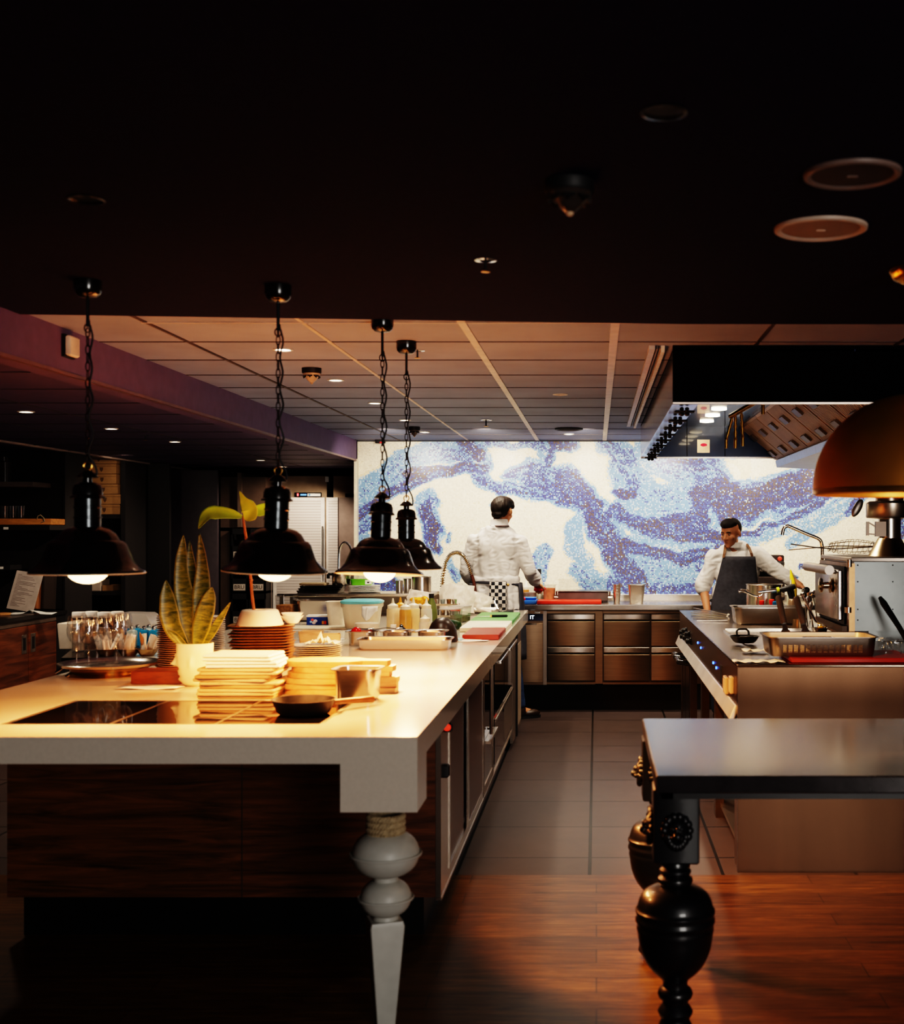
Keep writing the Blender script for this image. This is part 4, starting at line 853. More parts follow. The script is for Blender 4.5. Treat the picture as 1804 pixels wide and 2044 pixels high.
b = B(); b.box(-3.345, X(541, 12.5), 12.5, 12.53, 0, Z(1120, 12.5)); solo('grey_filler_panel', b, M('grey filler', (.24, .19, .17), .5), 'narrow grey panel left of the ribbed fridge', 'panel')
# ------------------------------------------------------------------ things on the near half of the island
TOP = IZ + .0006
def pan_b(w, d, h, r=.03, tp=.012, rim=.012, t=.0015, b=None):
    b = b or B()
    b.rloft([(w - 2 * rim - 2 * tp - 2 * t, d - 2 * rim - 2 * tp - 2 * t, r * .6, .002), (w - 2 * rim - 2 * t - tp * 1.2, d - 2 * rim - 2 * t - tp * 1.2, r, .014), (w - 2 * rim - 2 * t, d - 2 * rim - 2 * t, r, h - .003), (w, d, r + rim * .5, h), (w, d, r + rim * .5, h - .004),
             (w - 2 * rim, d - 2 * rim, r, h - .006), (w - 2 * rim - tp, d - 2 * rim - tp, r, .012), (w - 2 * rim - 2 * tp, d - 2 * rim - 2 * tp, r * .6, 0)], 6); return b
def bowl_prof(r, h, foot=.5, t=.004):
    return [(0, 0), (r * foot, 0), (r * (foot + .1), .006), (r * .88, h * .55), (r, h), (r - t, h), (r * .88 - t, h * .55), (r * foot, .012), (0, .010)]
# tray with wine glasses
p = W(218, 1345); TR = .212; tzz = Z(1324, p.y) - TOP; p.x += .003; p.y -= .004
t = thing('round_tray', 'round silver tray on low stand with wine glasses at left of the island', 'tray', (p.x, p.y, TOP))
b = B(); b.lathe([(0, tzz - .006), (TR * .86, tzz - .006), (TR * .92, tzz + .004), (TR * .98, tzz + .008), (TR, tzz + .006), (TR * .98, tzz - .0), (TR * .93, tzz - .008), (TR * .86, tzz - .012), (0, tzz - .012)], 64); obj('plate', b, M('tray silver', (.70, .63, .55), .22, 1.0, .05), t)
b = B(); b.lathe([(TR * .78, tzz - .012), (TR * .74, tzz - .03), (TR * .80, .006), (TR * .84, 0), (TR * .7, 0)], 56); obj('stand', b, M('tarnished brass stand', (.33, .22, .10), .2, 1.0), t)
for a in (200, 20):
    b = B(Matrix.Rotation(R(a), 4, 'Z')); b.tube([(TR * .86, -.02, tzz - .01), (TR * 1.0, -.018, tzz - .03), (TR * 1.0, .018, tzz - .03), (TR * .86, .02, tzz - .01)], .005, 8); obj('handle', b, CHROME, t)
GP = [(0, 0), (.033, 0), (.034, .002), (.012, .006), (.0045, .012), (.0038, .085), (.008, .095), (.024, .108), (.034, .128), (.036, .150), (.033, .185), (.030, .208), (.0288, .208), (.0318, .185), (.0347, .150), (.0327, .129), (.022, .110), (.0, .098)]
gl = None
for k, (px, py, s, lab) in enumerate(((153, 1331, 1.06, 'at left end of the silver tray'), (177, 1333, 1.02, 'second from left on the silver tray'), (194, 1325, 1.0, 'at back of the silver tray, third from left'), (213, 1321, 1.0, 'at back of the silver tray, fourth from left'), (233, 1332, 1.12, 'nearest and biggest on right of the silver tray'), (246, 1321, 1.05, 'rightmost at back of the silver tray'))):
    q = W(px, py, TOP + tzz); b = B(); b.lathe([(r * s * 1.05, z * s) for r, z in GP], 32)
    solo('wine_glass', b, GLASSM, 'clear wine glass ' + lab, 'glass', (q.x, q.y, TOP + tzz - .0055), 0, 'wine glasses on the silver tray')
# things behind the tray, on a small side counter
t = thing('side_counter', 'narrow black counter beside the island carrying jars and sachets', 'counter')
b = B(); b.prism([(-2.335, 5.95), (-2.335, 7.4), (-3.0, 7.4), (-2.95, 7.0), (-2.62, 5.95)], IZ - .03, IZ); obj('top', b, M('black counter top', (.012, .010, .010), .25), t)
b = B(); b.prism([(-2.35, 5.98), (-2.35, 7.38), (-2.96, 7.38), (-2.90, 7.0), (-2.60, 5.98)], 0, IZ - .03); obj('body', b, BLACKP, t)
LIDW = M('white jar lid', (.70, .66, .62), .45)
for k, px in enumerate((157, 183, 208, 234)):
    y = 6.28 + .05 * (k % 2); t = thing('lidded_jar', 'glass jar with white screw lid behind the wine glasses, ' + ['first', 'second', 'third', 'fourth'][k] + ' from left', 'jar', (X(px, y), y, TOP), 0, 'jars with white lids behind the tray'); t.scale = (.92, .92, 1.22)
    b = B(); b.lathe([(0, 0), (.032, 0), (.035, .004), (.035, .135), (.031, .145), (.0295, .145), (.0335, .133), (.0335, .006), (0, .004)], 28); obj('glass_body', b, GLASSM, t)
    b = B(); b.lathe([(0, .003), (.0325, .005), (.0325, .10), (0, .10)], 24); obj('contents', b, M('jar sugar', (.60, .47, .36), .7, 0, .2, 40), t)
    b = B(); b.lathe([(.035, .142), (.036, .146), (.036, .162), (.033, .166), (0, .166)], 28, True); obj('lid', b, LIDW, t)
b = B(); b.rloft([(.10, .24, .012, 0), (.115, .26, .016, .12), (.115, .26, .016, .132), (.10, .24, .01, .135)], 3); solo('white_tub', b, M('warm white tub', (.62, .54, .46), .45), 'pale square tub behind the leftmost wine glass', 'tub', (X(152, 6.5), 6.52, TOP))
t = thing('bread_bin', 'grey plastic bin with clear slanted cover behind blue shakers', 'bin', (X(282, 6.92), 6.92, TOP))
bm2 = B(Matrix(((0, 0, 1, 0), (1, 0, 0, 0), (0, 1, 0, 0), (0, 0, 0, 1)))); bm2 = B(Matrix(((1, 0, 0, 0), (0, 0, -1, 0), (0, 1, 0, 0), (0, 0, 0, 1))))
bm2.prism([(-.10, 0), (.085, 0), (.09, .09), (.062, .145), (.045, .155), (-.10, .158)], -.09, .09); obj('cover', bm2, M('translucent grey cover', (.42, .39, .37), .25, 0, .05), t)
b = B(); b.box(-.105, .095, -.095, .095, 0, .02, .004); obj('base', b, BLACKP, t)
BLUE = M('turquoise glass', (.02, .22, .42), .15, 0, .1); PBLU = M('pale blue glass', (.45, .56, .55), .2)
for k, px in enumerate((243, 251, 264, 275, 288, 297, 307, 313)):
    y = 6.5 + .09 * (k % 2); t = thing('shaker', ('pale' if k in (2, 5) else 'bright') + ' blue square shaker with steel ball top, ' + ['first', 'second', 'third', 'fourth', 'fifth', 'sixth', 'seventh', 'eighth'][k] + ' from left', 'shaker', (X(px, y), y, TOP), 0, 'blue shakers behind the sachet bowls')
    b = B(); b.rloft([(.040, .040, .006, 0), (.046, .046, .006, .075), (.04, .04, .006, .088), (.022, .022, .01, .094)], 3); obj('body', b, PBLU if k in (2, 5) else BLUE, t)
    b = B(); b.lathe([(.010, .092), (.010, .098)], 14); b.ell((0, 0, .104), (.012, .012, .010)); obj('ball_top', b, CHROME, t)
SACH = M('white wrapped sachet', (.82, .70, .60), .6, 0, .1, 30); SUG = M('brown sugar sachet', (.5, .22, .06), .6)
for k, px in enumerate((212, 257, 294)):
    p = W(px, 1309); lab = ['left', 'middle', 'right'][k]
    t = solo('sachet_bowl', B().lathe(bowl_prof(.052, .034, .6), 36), M('bronze bowl', (.34, .22, .11), .3, .8), 'small bronze bowl of wrapped sachets behind the tray, ' + lab + ' of three', 'bowl', (p.x, p.y, TOP), 0, 'bronze sachet bowls')
    rr = random.Random(k + 20)
    for i in range(7):
        a = 2 * PI * i / 7; rx, ryy = .022 * math.cos(a), .022 * math.sin(a)
        b = B(Matrix.Rotation(rr.uniform(-.35, .35) + rx * 8, 4, 'Y') @ Matrix.Rotation(rr.uniform(-.3, .3), 4, 'X') @ Matrix.Rotation(rr.uniform(0, 3), 4, 'Z'))
        h = .085 + rr.uniform(0, .022); b.rloft([(.030, .004, .001, .0), (.032, .011, .004, .012), (.030, .013, .005, h * .5), (.032, .010, .004, h - .014), (.030, .002, .0009, h)], 2)
        solo('sachet', b, SUG if i == 3 else SACH, ('brown' if i == 3 else 'white') + ' wrapped sachet standing in the ' + lab + ' bronze bowl behind the tray', 'sachet', (p.x + rx, p.y + ryy, TOP + .014), 0, ('brown' if i == 3 else 'white') + ' sachets in the ' + lab + ' bowl')
# saucer stacks
def stack(name, px, py, n, r, th, mt, where, group, cat, z0=None, sides=40, prof=None):
    p = W(px, py); z = TOP if z0 is None else z0; base = None; rr = random.Random(px)
    for k in range(n):
        lab = where.format(from_top(n - 1 - k)); lc = (p.x + rr.uniform(-.002, .002), p.y + rr.uniform(-.002, .002), z)
        if base is None:
            b = B(); b.lathe(prof or [(0, 0), (r * .55, 0), (r * .62, th * .3), (r * .97, th * .78), (r, th * .93), (r * .97, th * .97), (r * .6, th * .55), (0, th * .45)], sides)
            base = solo(name, b, mt, lab, cat, lc, 0, group)
        else: dup(base, lc, rr.uniform(0, 360), lab, group)
        z += th
    return z
stack('saucer', 352, 1343, 27, .082, .0093, M('beige stoneware', (.70, .54, .38), .35, 0, .05), 'beige saucer {} in the tall stack left of the head planter', 'beige saucers in the tall stack', 'saucer')
stack('saucer', 415, 1313, 22, .082, .0093, PORC, 'white saucer {} in the stack behind the snake plant', 'white saucers behind the snake plant', 'saucer')
p = W(318, 1366); b = B(); b.box(-.115, .09, -.002, .14, 0, .052, .003); solo('wooden_box', b, wood('reddish brown wood', (.10, .025, .008), (.22, .06, .02), (2, 8, 8), .4), 'low reddish brown wooden box left of the head planter', 'box', (p.x, p.y, TOP))
b = B(); b.sheet([[(-.12 + .24 * i / 6, -.05 + .10 * j / 3, .001 + .003 * math.sin(i * 1.3 + j)) for i in range(7)] for j in range(4)]); p = W(300, 1374); solo('paper_slip', b, PAPER, 'thin white paper slip in front of the wooden box', 'paper', (p.x, p.y, TOP + .003), 0, None, solid=.0008)
# head planter with snake plant
p = W(389, 1368); t = thing('head_planter', 'cream face shaped planter with a snake plant on the island', 'potted plant', (p.x, p.y, TOP))
b = B(); rings = []; Hh = .170
for k in range(35):
    z = Hh * k / 34; u = k / 34
    rx = .045 + .024 * min(1, u * 2.0) + .004 * u; ry = .046 + .018 * min(1, u * 2.2)
    if u < .06: rx *= .80 + 3.3 * u; ry *= .80 + 3.3 * u
    ring = []
    for i in range(56):
        a = 2 * PI * i / 56; fa = math.atan2(math.sin(a), -math.cos(a)); g = math.exp(-(fa / .26) ** 2); g2 = math.exp(-(fa / .50) ** 2)
        nose = .025 * math.exp(-((u - .50) / .055) ** 2) + .015 * math.exp(-((u - .60) / .085) ** 2) if u < .70 else .006 * math.exp(-((u - .70) / .06) ** 2)
        lip = .010 * math.exp(-((u - .34) / .022) ** 2) + .010 * math.exp(-((u - .275) / .022) ** 2)
        chin = .014 * math.exp(-((u - .14) / .055) ** 2); brow = .004 * math.exp(-((u - .72) / .035) ** 2)
        eye = -.006 * math.exp(-((u - .64) / .05) ** 2) * math.exp(-((abs(fa) - .38) / .17) ** 2)
        dent = -.012 * math.exp(-((u - .41) / .035) ** 2) * g2
        e = nose * g + (lip + chin) * g2 + brow * math.exp(-(fa / .6) ** 2) + eye + dent
        ear = .010 * math.exp(-((u - .55) / .12) ** 2) * math.exp(-((abs(fa) - 1.62) / .10) ** 2)
        ring.append(b.v(((rx + e + ear * .3) * math.cos(a), (ry + e * .3 + ear) * math.sin(a), z)))
    rings.append(ring)
for q, z in ((.90, Hh), (.86, Hh - .012)): rings.append([b.v((.076 * q * math.cos(2 * PI * i / 56), .064 * q * math.sin(2 * PI * i / 56), z)) for i in range(56)])
b.skin(rings, True, False); obj('planter', b, M('cream glazed head', (.86, .76, .58), .28, 0, .03, sss=.05), t, sharp=60)
b = B(); b.lathe([(0, Hh - .008), (.055, Hh - .010), (.064, Hh - .014)], 24); obj('soil', b, M('bark soil', (.16, .09, .04), .9, 0, .5, 90, bump=.8), t)
def leafmat():
    m, nt, pp = _new('snake plant leaf'); L = nt.links.new
    tc = N(nt, 'TexCoord'); w = N(nt, 'TexNoise', i_Scale=9.0, i_Detail=5.0, i_Roughness=.7, i_Distortion=1.5)
    L(coords(nt, (1.2, 1.2, 5.5)), w.inputs['Vector']); c = ramp(nt, w.outputs['Fac'], [(.36, (.022, .050, .008)), (.5, (.11, .14, .018)), (.66, (.30, .28, .038))])
    uv = N(nt, 'Attribute', attribute_name='edge'); mx = N(nt, 'Mix', data_type='RGBA'); mx.inputs['B'].default_value = (.20, .18, .02, 1); L(uv.outputs['Fac'], mx.inputs['Factor']); L(c, mx.inputs['A'])
    L(mx.outputs['Result'], pp.inputs['Base Color']); pp.inputs['Roughness'].default_value = .35; return m
SNK = leafmat()
def leaf(name, pts, ws, m, parent, cup=.25, twist=0, edge=True, yoff=0, label=None):
    n = 22; pts = [Vector(q) for q in pts]; b = B(); rows = []; m_ = 8; ev = []
    def bez(u):
        k = u * (len(pts) - 1); i = min(int(k), len(pts) - 2); f = k - i
        p0, p1, p2, p3 = pts[max(i - 1, 0)], pts[i], pts[i + 1], pts[min(i + 2, len(pts) - 1)]
        return .5 * ((2 * p1) + (p2 - p0) * f + (2 * p0 - 5 * p1 + 4 * p2 - p3) * f * f + (3 * p1 - p0 - 3 * p2 + p3) * f ** 3)
    for k in range(n + 1):
        u = k / n; c = bez(u); d = (bez(min(1, u + .02)) - bez(max(0, u - .02))).normalized()
        side = d.cross(Vector((0, 1, 0))).normalized() if abs(d.y) < .95 else Vector((1, 0, 0)); a = R(twist) * u; nn = d.cross(side)
        sd = side * math.cos(a) + nn * math.sin(a); nn = d.cross(sd)
        kk = u * (len(ws) - 1); i = min(int(kk), len(ws) - 2); w = ws[i] + (ws[i + 1] - ws[i]) * (kk - i)
        row = []
        for j in range(m_ + 1):
            q = (j / m_ - .5) * 2; row.append(c + sd * q * w + nn * (cup * w * q * q)); ev.append(1.0 if abs(q) > .8 else 0.0)
        rows.append(row)
    b.sheet(rows); o = obj(name, b, m, parent, solid=.0022 if edge else .001, sharp=180)
    at = o.data.attributes.new('edge', 'FLOAT', 'POINT')
    if len(at.data) == len(ev): at.data.foreach_set('value', ev)
    return o
def lp(px, py, dy=0): y = p.y + dy; return (X(px, y) - p.x, dy, Z(py, y) - TOP)
for pts, ws, dy in (([(384, 1292), (370, 1200), (362, 1140), (366, 1068)], [.016, .036, .040, .030, .022, .001], -.005), ([(398, 1292), (402, 1200), (404, 1140), (398, 1064)], [.014, .033, .037, .030, .018, .001], -.012), ([(385, 1292), (383, 1180), (378, 1080)], [.012, .028, .024, .001], .03),
                    ([(372, 1292), (345, 1250), (335, 1200), (331, 1158)], [.014, .036, .040, .028, .001], -.02), ([(392, 1292), (405, 1240), (416, 1200), (423, 1172)], [.014, .036, .036, .026, .001], -.03), ([(404, 1290), (430, 1250), (460, 1202)], [.008, .018, .013, .001], -.01), ([(372, 1292), (352, 1270), (334, 1258)], [.008, .012, .01, .001], -.04)):
    leaf('leaf', [lp(a, c, dy) for a, c in pts], [w * .98 for w in ws], SNK, t, .22, 12)
# boards, napkins, pans
BEI = wood('beige board', (.40, .25, .13), (.66, .46, .28), (2, 9, 12), .5, 3)
BEI2 = wood('tan board', (.26, .14, .06), (.48, .30, .15), (2, 9, 12), .5, 3); p = W(466, 1397); rr = random.Random(11); z = TOP
for k in range(9):
    h = .0125; b = B(); w, d = .292 + rr.uniform(-.012, .006), .20; b.rloft([(w - .006, d - .006, .018, 0), (w, d, .02, .003), (w, d, .02, h - .004), (w - .006, d - .006, .018, h - .0008)], 4)
    solo('serving_board', b, BEI if k % 3 else BEI2, 'flat pale wooden serving board in the stack under the napkins, ' + from_top(8 - k), 'board', (p.x - .002 + rr.uniform(-.014, .014), p.y + .112 + rr.uniform(-.008, .008), z), rr.uniform(-5, 5), 'pale serving boards under the napkins'); z += h
NAP = M('white linen', (.86, .80, .70), .85, 0, .03, 60, bump=.3)
for k in range(4):
    h = .0125; b = B(); n = 16; g = []
    w, d = .268 - .006 * k, .19; o_ = rr.uniform(-.01, .01)
    b.rloft([(w - .008, d - .008, .006, .0008), (w + .004, d, .006, h * .35), (w, d, .006, h * .7), (w - .006, d - .006, .008, h - .0004)], 3)
    solo('folded_napkin', b, NAP, 'folded white linen napkin on the serving boards, ' + from_top(3 - k), 'napkin', (p.x + .012 + o_, p.y + .11, z), rr.uniform(-4, 4), 'folded napkins'); z += h
def paddle(w, d, hx):
    pts = []
    for i in range(13): a = PI / 2 + PI * i / 12; pts.append((-w * .5 + d * .5 + d * .5 * math.cos(a), d * .5 * math.sin(a)))
    pts += [(-.02, -d * .5), (w * .16, -d * .45), (w * .26, -d * .2), (w * .5, -d * .17), (w * .5 + .004, 0), (w * .5, d * .17), (w * .26, d * .2), (w * .16, d * .45), (-.02, d * .5)]
    return pts
OAK = wood('honey oak board', (.45, .22, .09), (.72, .44, .22), (1.5, 9, 9), .42, 3)
p = W(668, 1390); z = TOP
for k in range(6):
    h = .021; w = .42 + rr.uniform(-.03, .03); b = B(Matrix.Rotation(R(rr.uniform(-5, 3)), 4, 'Z')); pl = paddle(w, .19 + rr.uniform(-.01, .02), 0); b.prism(pl, 0, h - .001)
    solo('paddle_board', b, OAK, 'oak paddle board with handle behind the small steel container, ' + from_top(5 - k), 'board', (p.x + rr.uniform(-.015, .015), p.y + .12, z), 0, 'oak paddle boards pile'); z += h
p = W(707, 1402); solo('steel_pan', pan_b(.176, .162, .118, .03, .012, .012), STEEL, 'small deep stainless steel container in front of the oak paddle boards', 'container', (p.x, p.y + .07, TOP), -4)
t = thing('frying_pan', 'small black iron frying pan with wooden handle on the hob', 'frying pan', (X(606, 4.12), 4.12, TOP))
b = B(); b.lathe([(0, 0), (.080, 0), (.088, .006), (.106, .048), (.109, .05), (.104, .05), (.086, .010), (.078, .006), (0, .006)], 48); obj('bowl', b, IRON, t)
b = B(); b.tube([(.09, .05, .032), (.14, .115, .028), (.20, .185, .024)], [.008, .010, .012], 10); obj('handle', b, wood('pan handle wood', (.16, .06, .018), (.28, .12, .04), (6, 6, 6), .45), t)
# dark dish stack with ficus pot and bowl
DISH = wood('brown glazed dish', (.15, .075, .03), (.40, .23, .10), (3, 3, 10), .3, 4)
y0 = 5.45; xc = X(512, y0); z = TOP; n = 15; h = (Z(1250, y0) - TOP) / n
for k in range(n):
    b = B(); b.rloft([(.19, .12, .02, 0), (.20, .13, .02, .002), (.268 + .01 * (k % 3), .19, .035, h * .9), (.272 + .01 * (k % 3), .195, .035, h), (.262, .185, .03, h), (.18, .11, .02, .004)], 5)
    solo('baking_dish', b, DISH, 'brown oblong dish in the tall stack behind the napkins, ' + from_top(n - 1 - k), 'dish', (xc + rr.uniform(-.004, .004), y0 + .10, z), 9 + rr.uniform(-2, 2), 'brown oblong dishes in a stack'); z += h
p = Vector((X(522, y0 + .1), y0 + .07, z + .0005))
t = thing('potted_ficus', 'rubber plant cutting with three leaves in upturned cream pot on brown dishes', 'potted plant', (p.x, p.y, p.z))
b = B(); b.lathe([(.105, 0), (.106, .003), (.090, .045), (.082, .066), (.076, .070), (.03, .070), (.03, .05), (0, .05)], 44, True); obj('pot', b, CERAM, t)
def fp(px, py, dy=0): y = p.y + dy; return Vector((X(px, y) - p.x, dy, Z(py, y) - p.z))
b = B(); b.tube([fp(508, 1232), fp(503, 1190), fp(499, 1140), fp(494, 1090), fp(488, 1055), fp(485, 1030)], [.008, .0075, .007, .007, .0065, .005], 10)
b.ell(fp(501, 1158), (.010, .009, .007)); b.ell(fp(492, 1075), (.010, .009, .006)); st = obj('stem', b, wood('reddish stem', (.20, .06, .02), (.40, .16, .05), (20, 20, 4), .6), t)
FIC = M('ficus leaf green', (.24, .42, .04), .3, 0, .3, 9, sss=.1); FICL = M('yellow green ficus leaf', (.42, .48, .06), .3, 0, .25, 9, sss=.1)
leaf('leaf', [fp(484, 1032), fp(462, 1026, -.01), fp(438, 1024, -.02), (fp(415, 1028, -.03)), fp(396, 1056, -.04)], [.004, .020, .026, .032, .028, .001], FIC, t, .35, 25, False)
leaf('leaf', [fp(490, 1038), fp(500, 1020, -.02), fp(488, 1000, -.02), fp(478, 980, -.02)], [.006, .040, .036, .014, .001], FICL, t, .3, -15, False)
leaf('leaf', [fp(500, 1030), fp(515, 1020), fp(532, 1016), fp(548, 1022)], [.004, .026, .028, .001], FIC, t, .3, 20, False)
leaf('leaf', [fp(484, 1080, .02), fp(478, 1095, .03), fp(474, 1108, .03)], [.003, .008, .001], FIC, t, .3, 10, False)
for k in range(2):
    solo('white_bowl', B().rloft([(.05, .05, .02, 0), (.10, .09, .03, .034), (.094, .084, .03, .034), (.046, .046, .02, .004)], 5), PORC, ['lower', 'upper'][k] + ' of two white square bowls right of the cream plant pot', 'bowl', (X(580, 5.6), 5.63, z + .0006 + .014 * k), 12 * k, 'white square bowls')
# cream plates and small things to the right of the dish stack
stack('cream_plate', 632, 1313, 7, .125, .0095, CERAM, 'cream wavy plate {} in the stack right of brown dishes', 'cream wavy plates', 'plate', None, 10)
zs = TOP + 7 * .0095
pp = W(632, 1313); b = B(); b.sheet([[(-.08 + .16 * i / 16, -.05 + .10 * j / 10, .002 + .045 * abs(noise.noise(Vector((i * .33, j * .37, 6)))) * (1.6 - 3 * abs(i / 16 - .5)) + .012 * noise.noise(Vector((i * .9, j * .8, 3)))) for i in range(17)] for j in range(11)]); solo('crumpled_cloth', b, NAP, 'crumpled white cloth lying on the cream plates', 'cloth', (pp.x + .03, pp.y, zs + .004), solid=.003)
p = W(606, 1300); b = B(); b.rloft([(.10, .09, .01, 0), (.12, .11, .012, .085), (.112, .102, .012, .085), (.094, .084, .01, .004)], 3); solo('bamboo_box', b, BEI, 'pale bamboo box beside the stack of brown dishes', 'box', (p.x - .02, p.y + .25, TOP))
b = B(); b.rloft([(.09, .08, .01, 0), (.10, .09, .012, .07), (.09, .08, .01, .07), (.08, .07, .01, .004)], 3); solo('bamboo_box', b, M('light tan box', (.62, .44, .24), .5), 'light tan box with open top right of the bamboo box', 'box', (p.x + .09, p.y + .24, TOP), 14)
for k in range(6):
    q = W(655 + 5 * k, 1281 - 2 * (k % 3), TOP); b = B(); b.lathe([(0, .004), (.020, .002), (.022, .006), (.02, .009), (0, .007)], 20); solo('tasting_spoon_dish', b, PORC, 'tiny white round dish on the worktop between plates and steel pan, ' + ['first', 'second', 'third', 'fourth', 'fifth', 'sixth'][k] + ' from left', 'dish', (q.x, q.y, TOP - .0015), 0, 'tiny white dishes')
# ------------------------------------------------------------------ things on the middle and far half of the island
p = W(803, 1299); t = solo('roasting_pan', pan_b(.50, .215, .057, .04), STEEL, 'long shallow steel tray in front of three small steel pans', 'tray', (p.x, p.y + .11, TOP))
for k, (px, w) in enumerate(((724, .178), (793, .186), (862, .178))):
    y = 6.64; t = solo('steel_dish', B().rloft([(w * .74, .13, .04, .003), (w * .8, .14, .05, .074), (w, .175, .05, .078), (w, .175, .05, .074), (w * .82, .145, .05, .070), (w * .76, .135, .04, 0)], 7), STEEL, 'small steel pan with wide rim behind the long tray, ' + ['left', 'middle', 'right'][k] + ' of three', 'pan', (X(px, y), y, TOP), 0, 'small steel pans behind the long tray')
zs = TOP + .067
p = Vector((X(711, 6.62), 6.62, 0)); t = thing('red_onion', 'shiny red onion lying in the left small steel pan', 'onion', (p.x, p.y, TOP + .004))
b = B(); b.ell((0, 0, .066), (.029, .029, .028)); b2 = obj('bulb', b, M('red onion skin', (.42, .012, .012), .2), t)
b = B(); b.lathe([(0, 0), (.022, 0), (.024, .036), (0, .04)], 16); obj('onion_slice', b, M('onion white slice', (.6, .4, .4), .4), t)
FUZZ = M('spoon steel', (.65, .6, .55), .2, 1.0)
for k, (px, y, a) in enumerate(((712, 6.42, 35), (770, 6.44, 40))):
    b = B(Matrix.Rotation(R(a), 4, 'Z')); b.tube([(-.09, 0, .086), (0, 0, .092), (.06, 0, .085)], .003, 6); b.ell((.08, 0, .084), (.026, .016, .006)); solo('spoon', b, FUZZ, 'steel spoon resting on rim of the small pans, ' + ['left', 'right'][k], 'spoon', (X(px, y + .2), y + .2, TOP))
# tub with blue lid, bucket, bottles
y = 7.75; t = thing('lidded_tub', 'big translucent tub with turquoise lid in middle of the island', 'tub', (X(723, y), y, TOP))
TUB = M('milky tub plastic', (.66, .56, .42), .35, 0, .04, sss=.15)
h = Z(1204, y) - TOP
b = B(); b.rloft([(.20, .19, .06, 0), (.235, .225, .07, h - .03), (.255, .24, .08, h - .02), (.255, .24, .08, h)], 8); obj('tub', b, TUB, t)
b = B(); b.rloft([(.255, .245, .09, h), (.268, .255, .10, h + .006), (.266, .255, .10, h + .016), (.23, .22, .09, h + .024), (.20, .19, .08, h + .022)], 10); obj('lid', b, M('turquoise lid', (.16, .50, .56), .25), t)
b = B(); b.sheet([[(.02 + .10 * i / 6 , -.124 - .004 * math.sin(i), h - .012 - .020 * j * (1 + .5 * math.sin(i * .8))) for i in range(7)] for j in range(4)]); b.tube([(.055, -.124, h - .02), (.05, -.125, h - .07), (.048, -.122, h - .10)], .007, 8); obj('handle', b, WHITEP, t, solid=.004)
b = B(); b.rloft([(.11, .11, .03, 0), (.14, .14, .04, .155), (.15, .15, .04, .16), (.13, .13, .04, .16), (.10, .10, .03, .01)], 5); solo('white_bucket', b, M('white bucket', (.80, .72, .62), .4), 'white plastic bucket tucked left behind the turquoise lidded tub', 'bucket', (X(674, 8.0), 8.0, TOP))
y = 7.25; t = thing('sauce_cup', 'round clear cup of green oil in front of the turquoise lidded tub', 'cup', (X(732, y), y, TOP))
b = B(); b.lathe([(0, 0), (.066, 0), (.068, .028), (0, .028)], 32); obj('oil', b, M('green oil', (.28, .22, .02), .1), t)
b = B(); b.lathe([(.069, .0), (.071, .03), (.072, .07), (.069, .074), (0, .072)], 32); obj('cup', b, M('frosted lid', (.72, .62, .52), .35, alpha=.75), t)
def squeeze(px, y, h, r, label, cont, capc, fill=.6, grp=None):
    t = thing('squeeze_bottle', label, 'bottle', (X(px, y), y, TOP), 0, grp)
    hb = h * .70
    b = B(); b.lathe([(0, 0), (r * .96, 0), (r, .006), (r, hb * .95), (r * .9, hb), (0, hb)], 28); obj('body', b, FROST if cont is None else M('sauce ' + str(cont), cont, .3, sss=.1), t)
    b = B(); b.lathe([(r * .86, hb), (r * .86, hb + .02), (r * .5, hb + .026), (.010, hb + .032), (.004, h), (0, h)], 24, True); obj('nozzle_cap', b, capc, t)
    return t
CAPC = M('milky bottle cap', (.82, .72, .56), .4); CAPO = M('orange bottle cap', (.75, .33, .04), .4); YEL = M('yellow bottle cap', (.90, .50, .03), .35)
TOPZ = Z(1194, 7.45) - TOP
squeeze(784, 7.45, TOPZ, .038, 'squeeze bottle with orange spout right of the tub, first from left', (.80, .62, .38), CAPC, grp='squeeze bottles right of the tub')
squeeze(799, 7.55, TOPZ, .036, 'squeeze bottle with amber spout, second from left behind brown vial', (.82, .64, .42), CAPO, grp='squeeze bottles right of the tub')
squeeze(809, 7.40, TOPZ - .005, .036, 'squeeze bottle of orange sauce with printed label, third from left', (.62, .32, .08), CAPC, grp='squeeze bottles right of the tub')
squeeze(825, 7.48, TOPZ, .040, 'squeeze bottle with cream sauce, fourth from left', (.80, .60, .32), CAPC, grp='squeeze bottles right of the tub')
squeeze(851, 7.5, TOPZ - .005, .034, 'tall frosted squeeze bottle in front of the green bottle', None, CAPC)
squeeze(848, 7.05, .135, .034, 'short frosted squeeze bottle above the right small steel pan', None, CAPC)
squeeze(868, 7.05, .080, .030, 'small squeeze bottle with yellow cap right of the short frosted one', None, YEL)
t = thing('vial', 'small brown glass vial with white cap by the squeeze bottles', 'bottle', (X(785, 7.12), 7.12, TOP))
b = B(); b.lathe([(0, 0), (.019, 0), (.019, .040), (.012, .048), (0, .048)], 20); obj('glass', b, M('amber glass', (.22, .06, .01), .1), t)
b = B(); b.lathe([(.017, .046), (.018, .05), (.018, .072), (0, .074)], 20); obj('cap', b, WHITEP, t)
t = thing('ink_jar', 'small black jar with round stopper by the squeeze bottles', 'jar', (X(801, 7.12), 7.12, TOP))
b = B(); b.lathe([(0, 0), (.024, 0), (.027, .01), (.025, .05), (.016, .058), (0, .058)], 24); obj('jar', b, M('black ink glass', (.006, .008, .02), .06), t)
b = B(); b.lathe([(.01, .056), (.013, .066), (0, .078)], 16); obj('stopper', b, BLACKM, t)
t = thing('oil_bottle', 'green glass oil bottle with black cap behind the squeeze bottles', 'bottle', (X(861, 7.75), 7.75, TOP)); hh = Z(1185, 7.75) - TOP
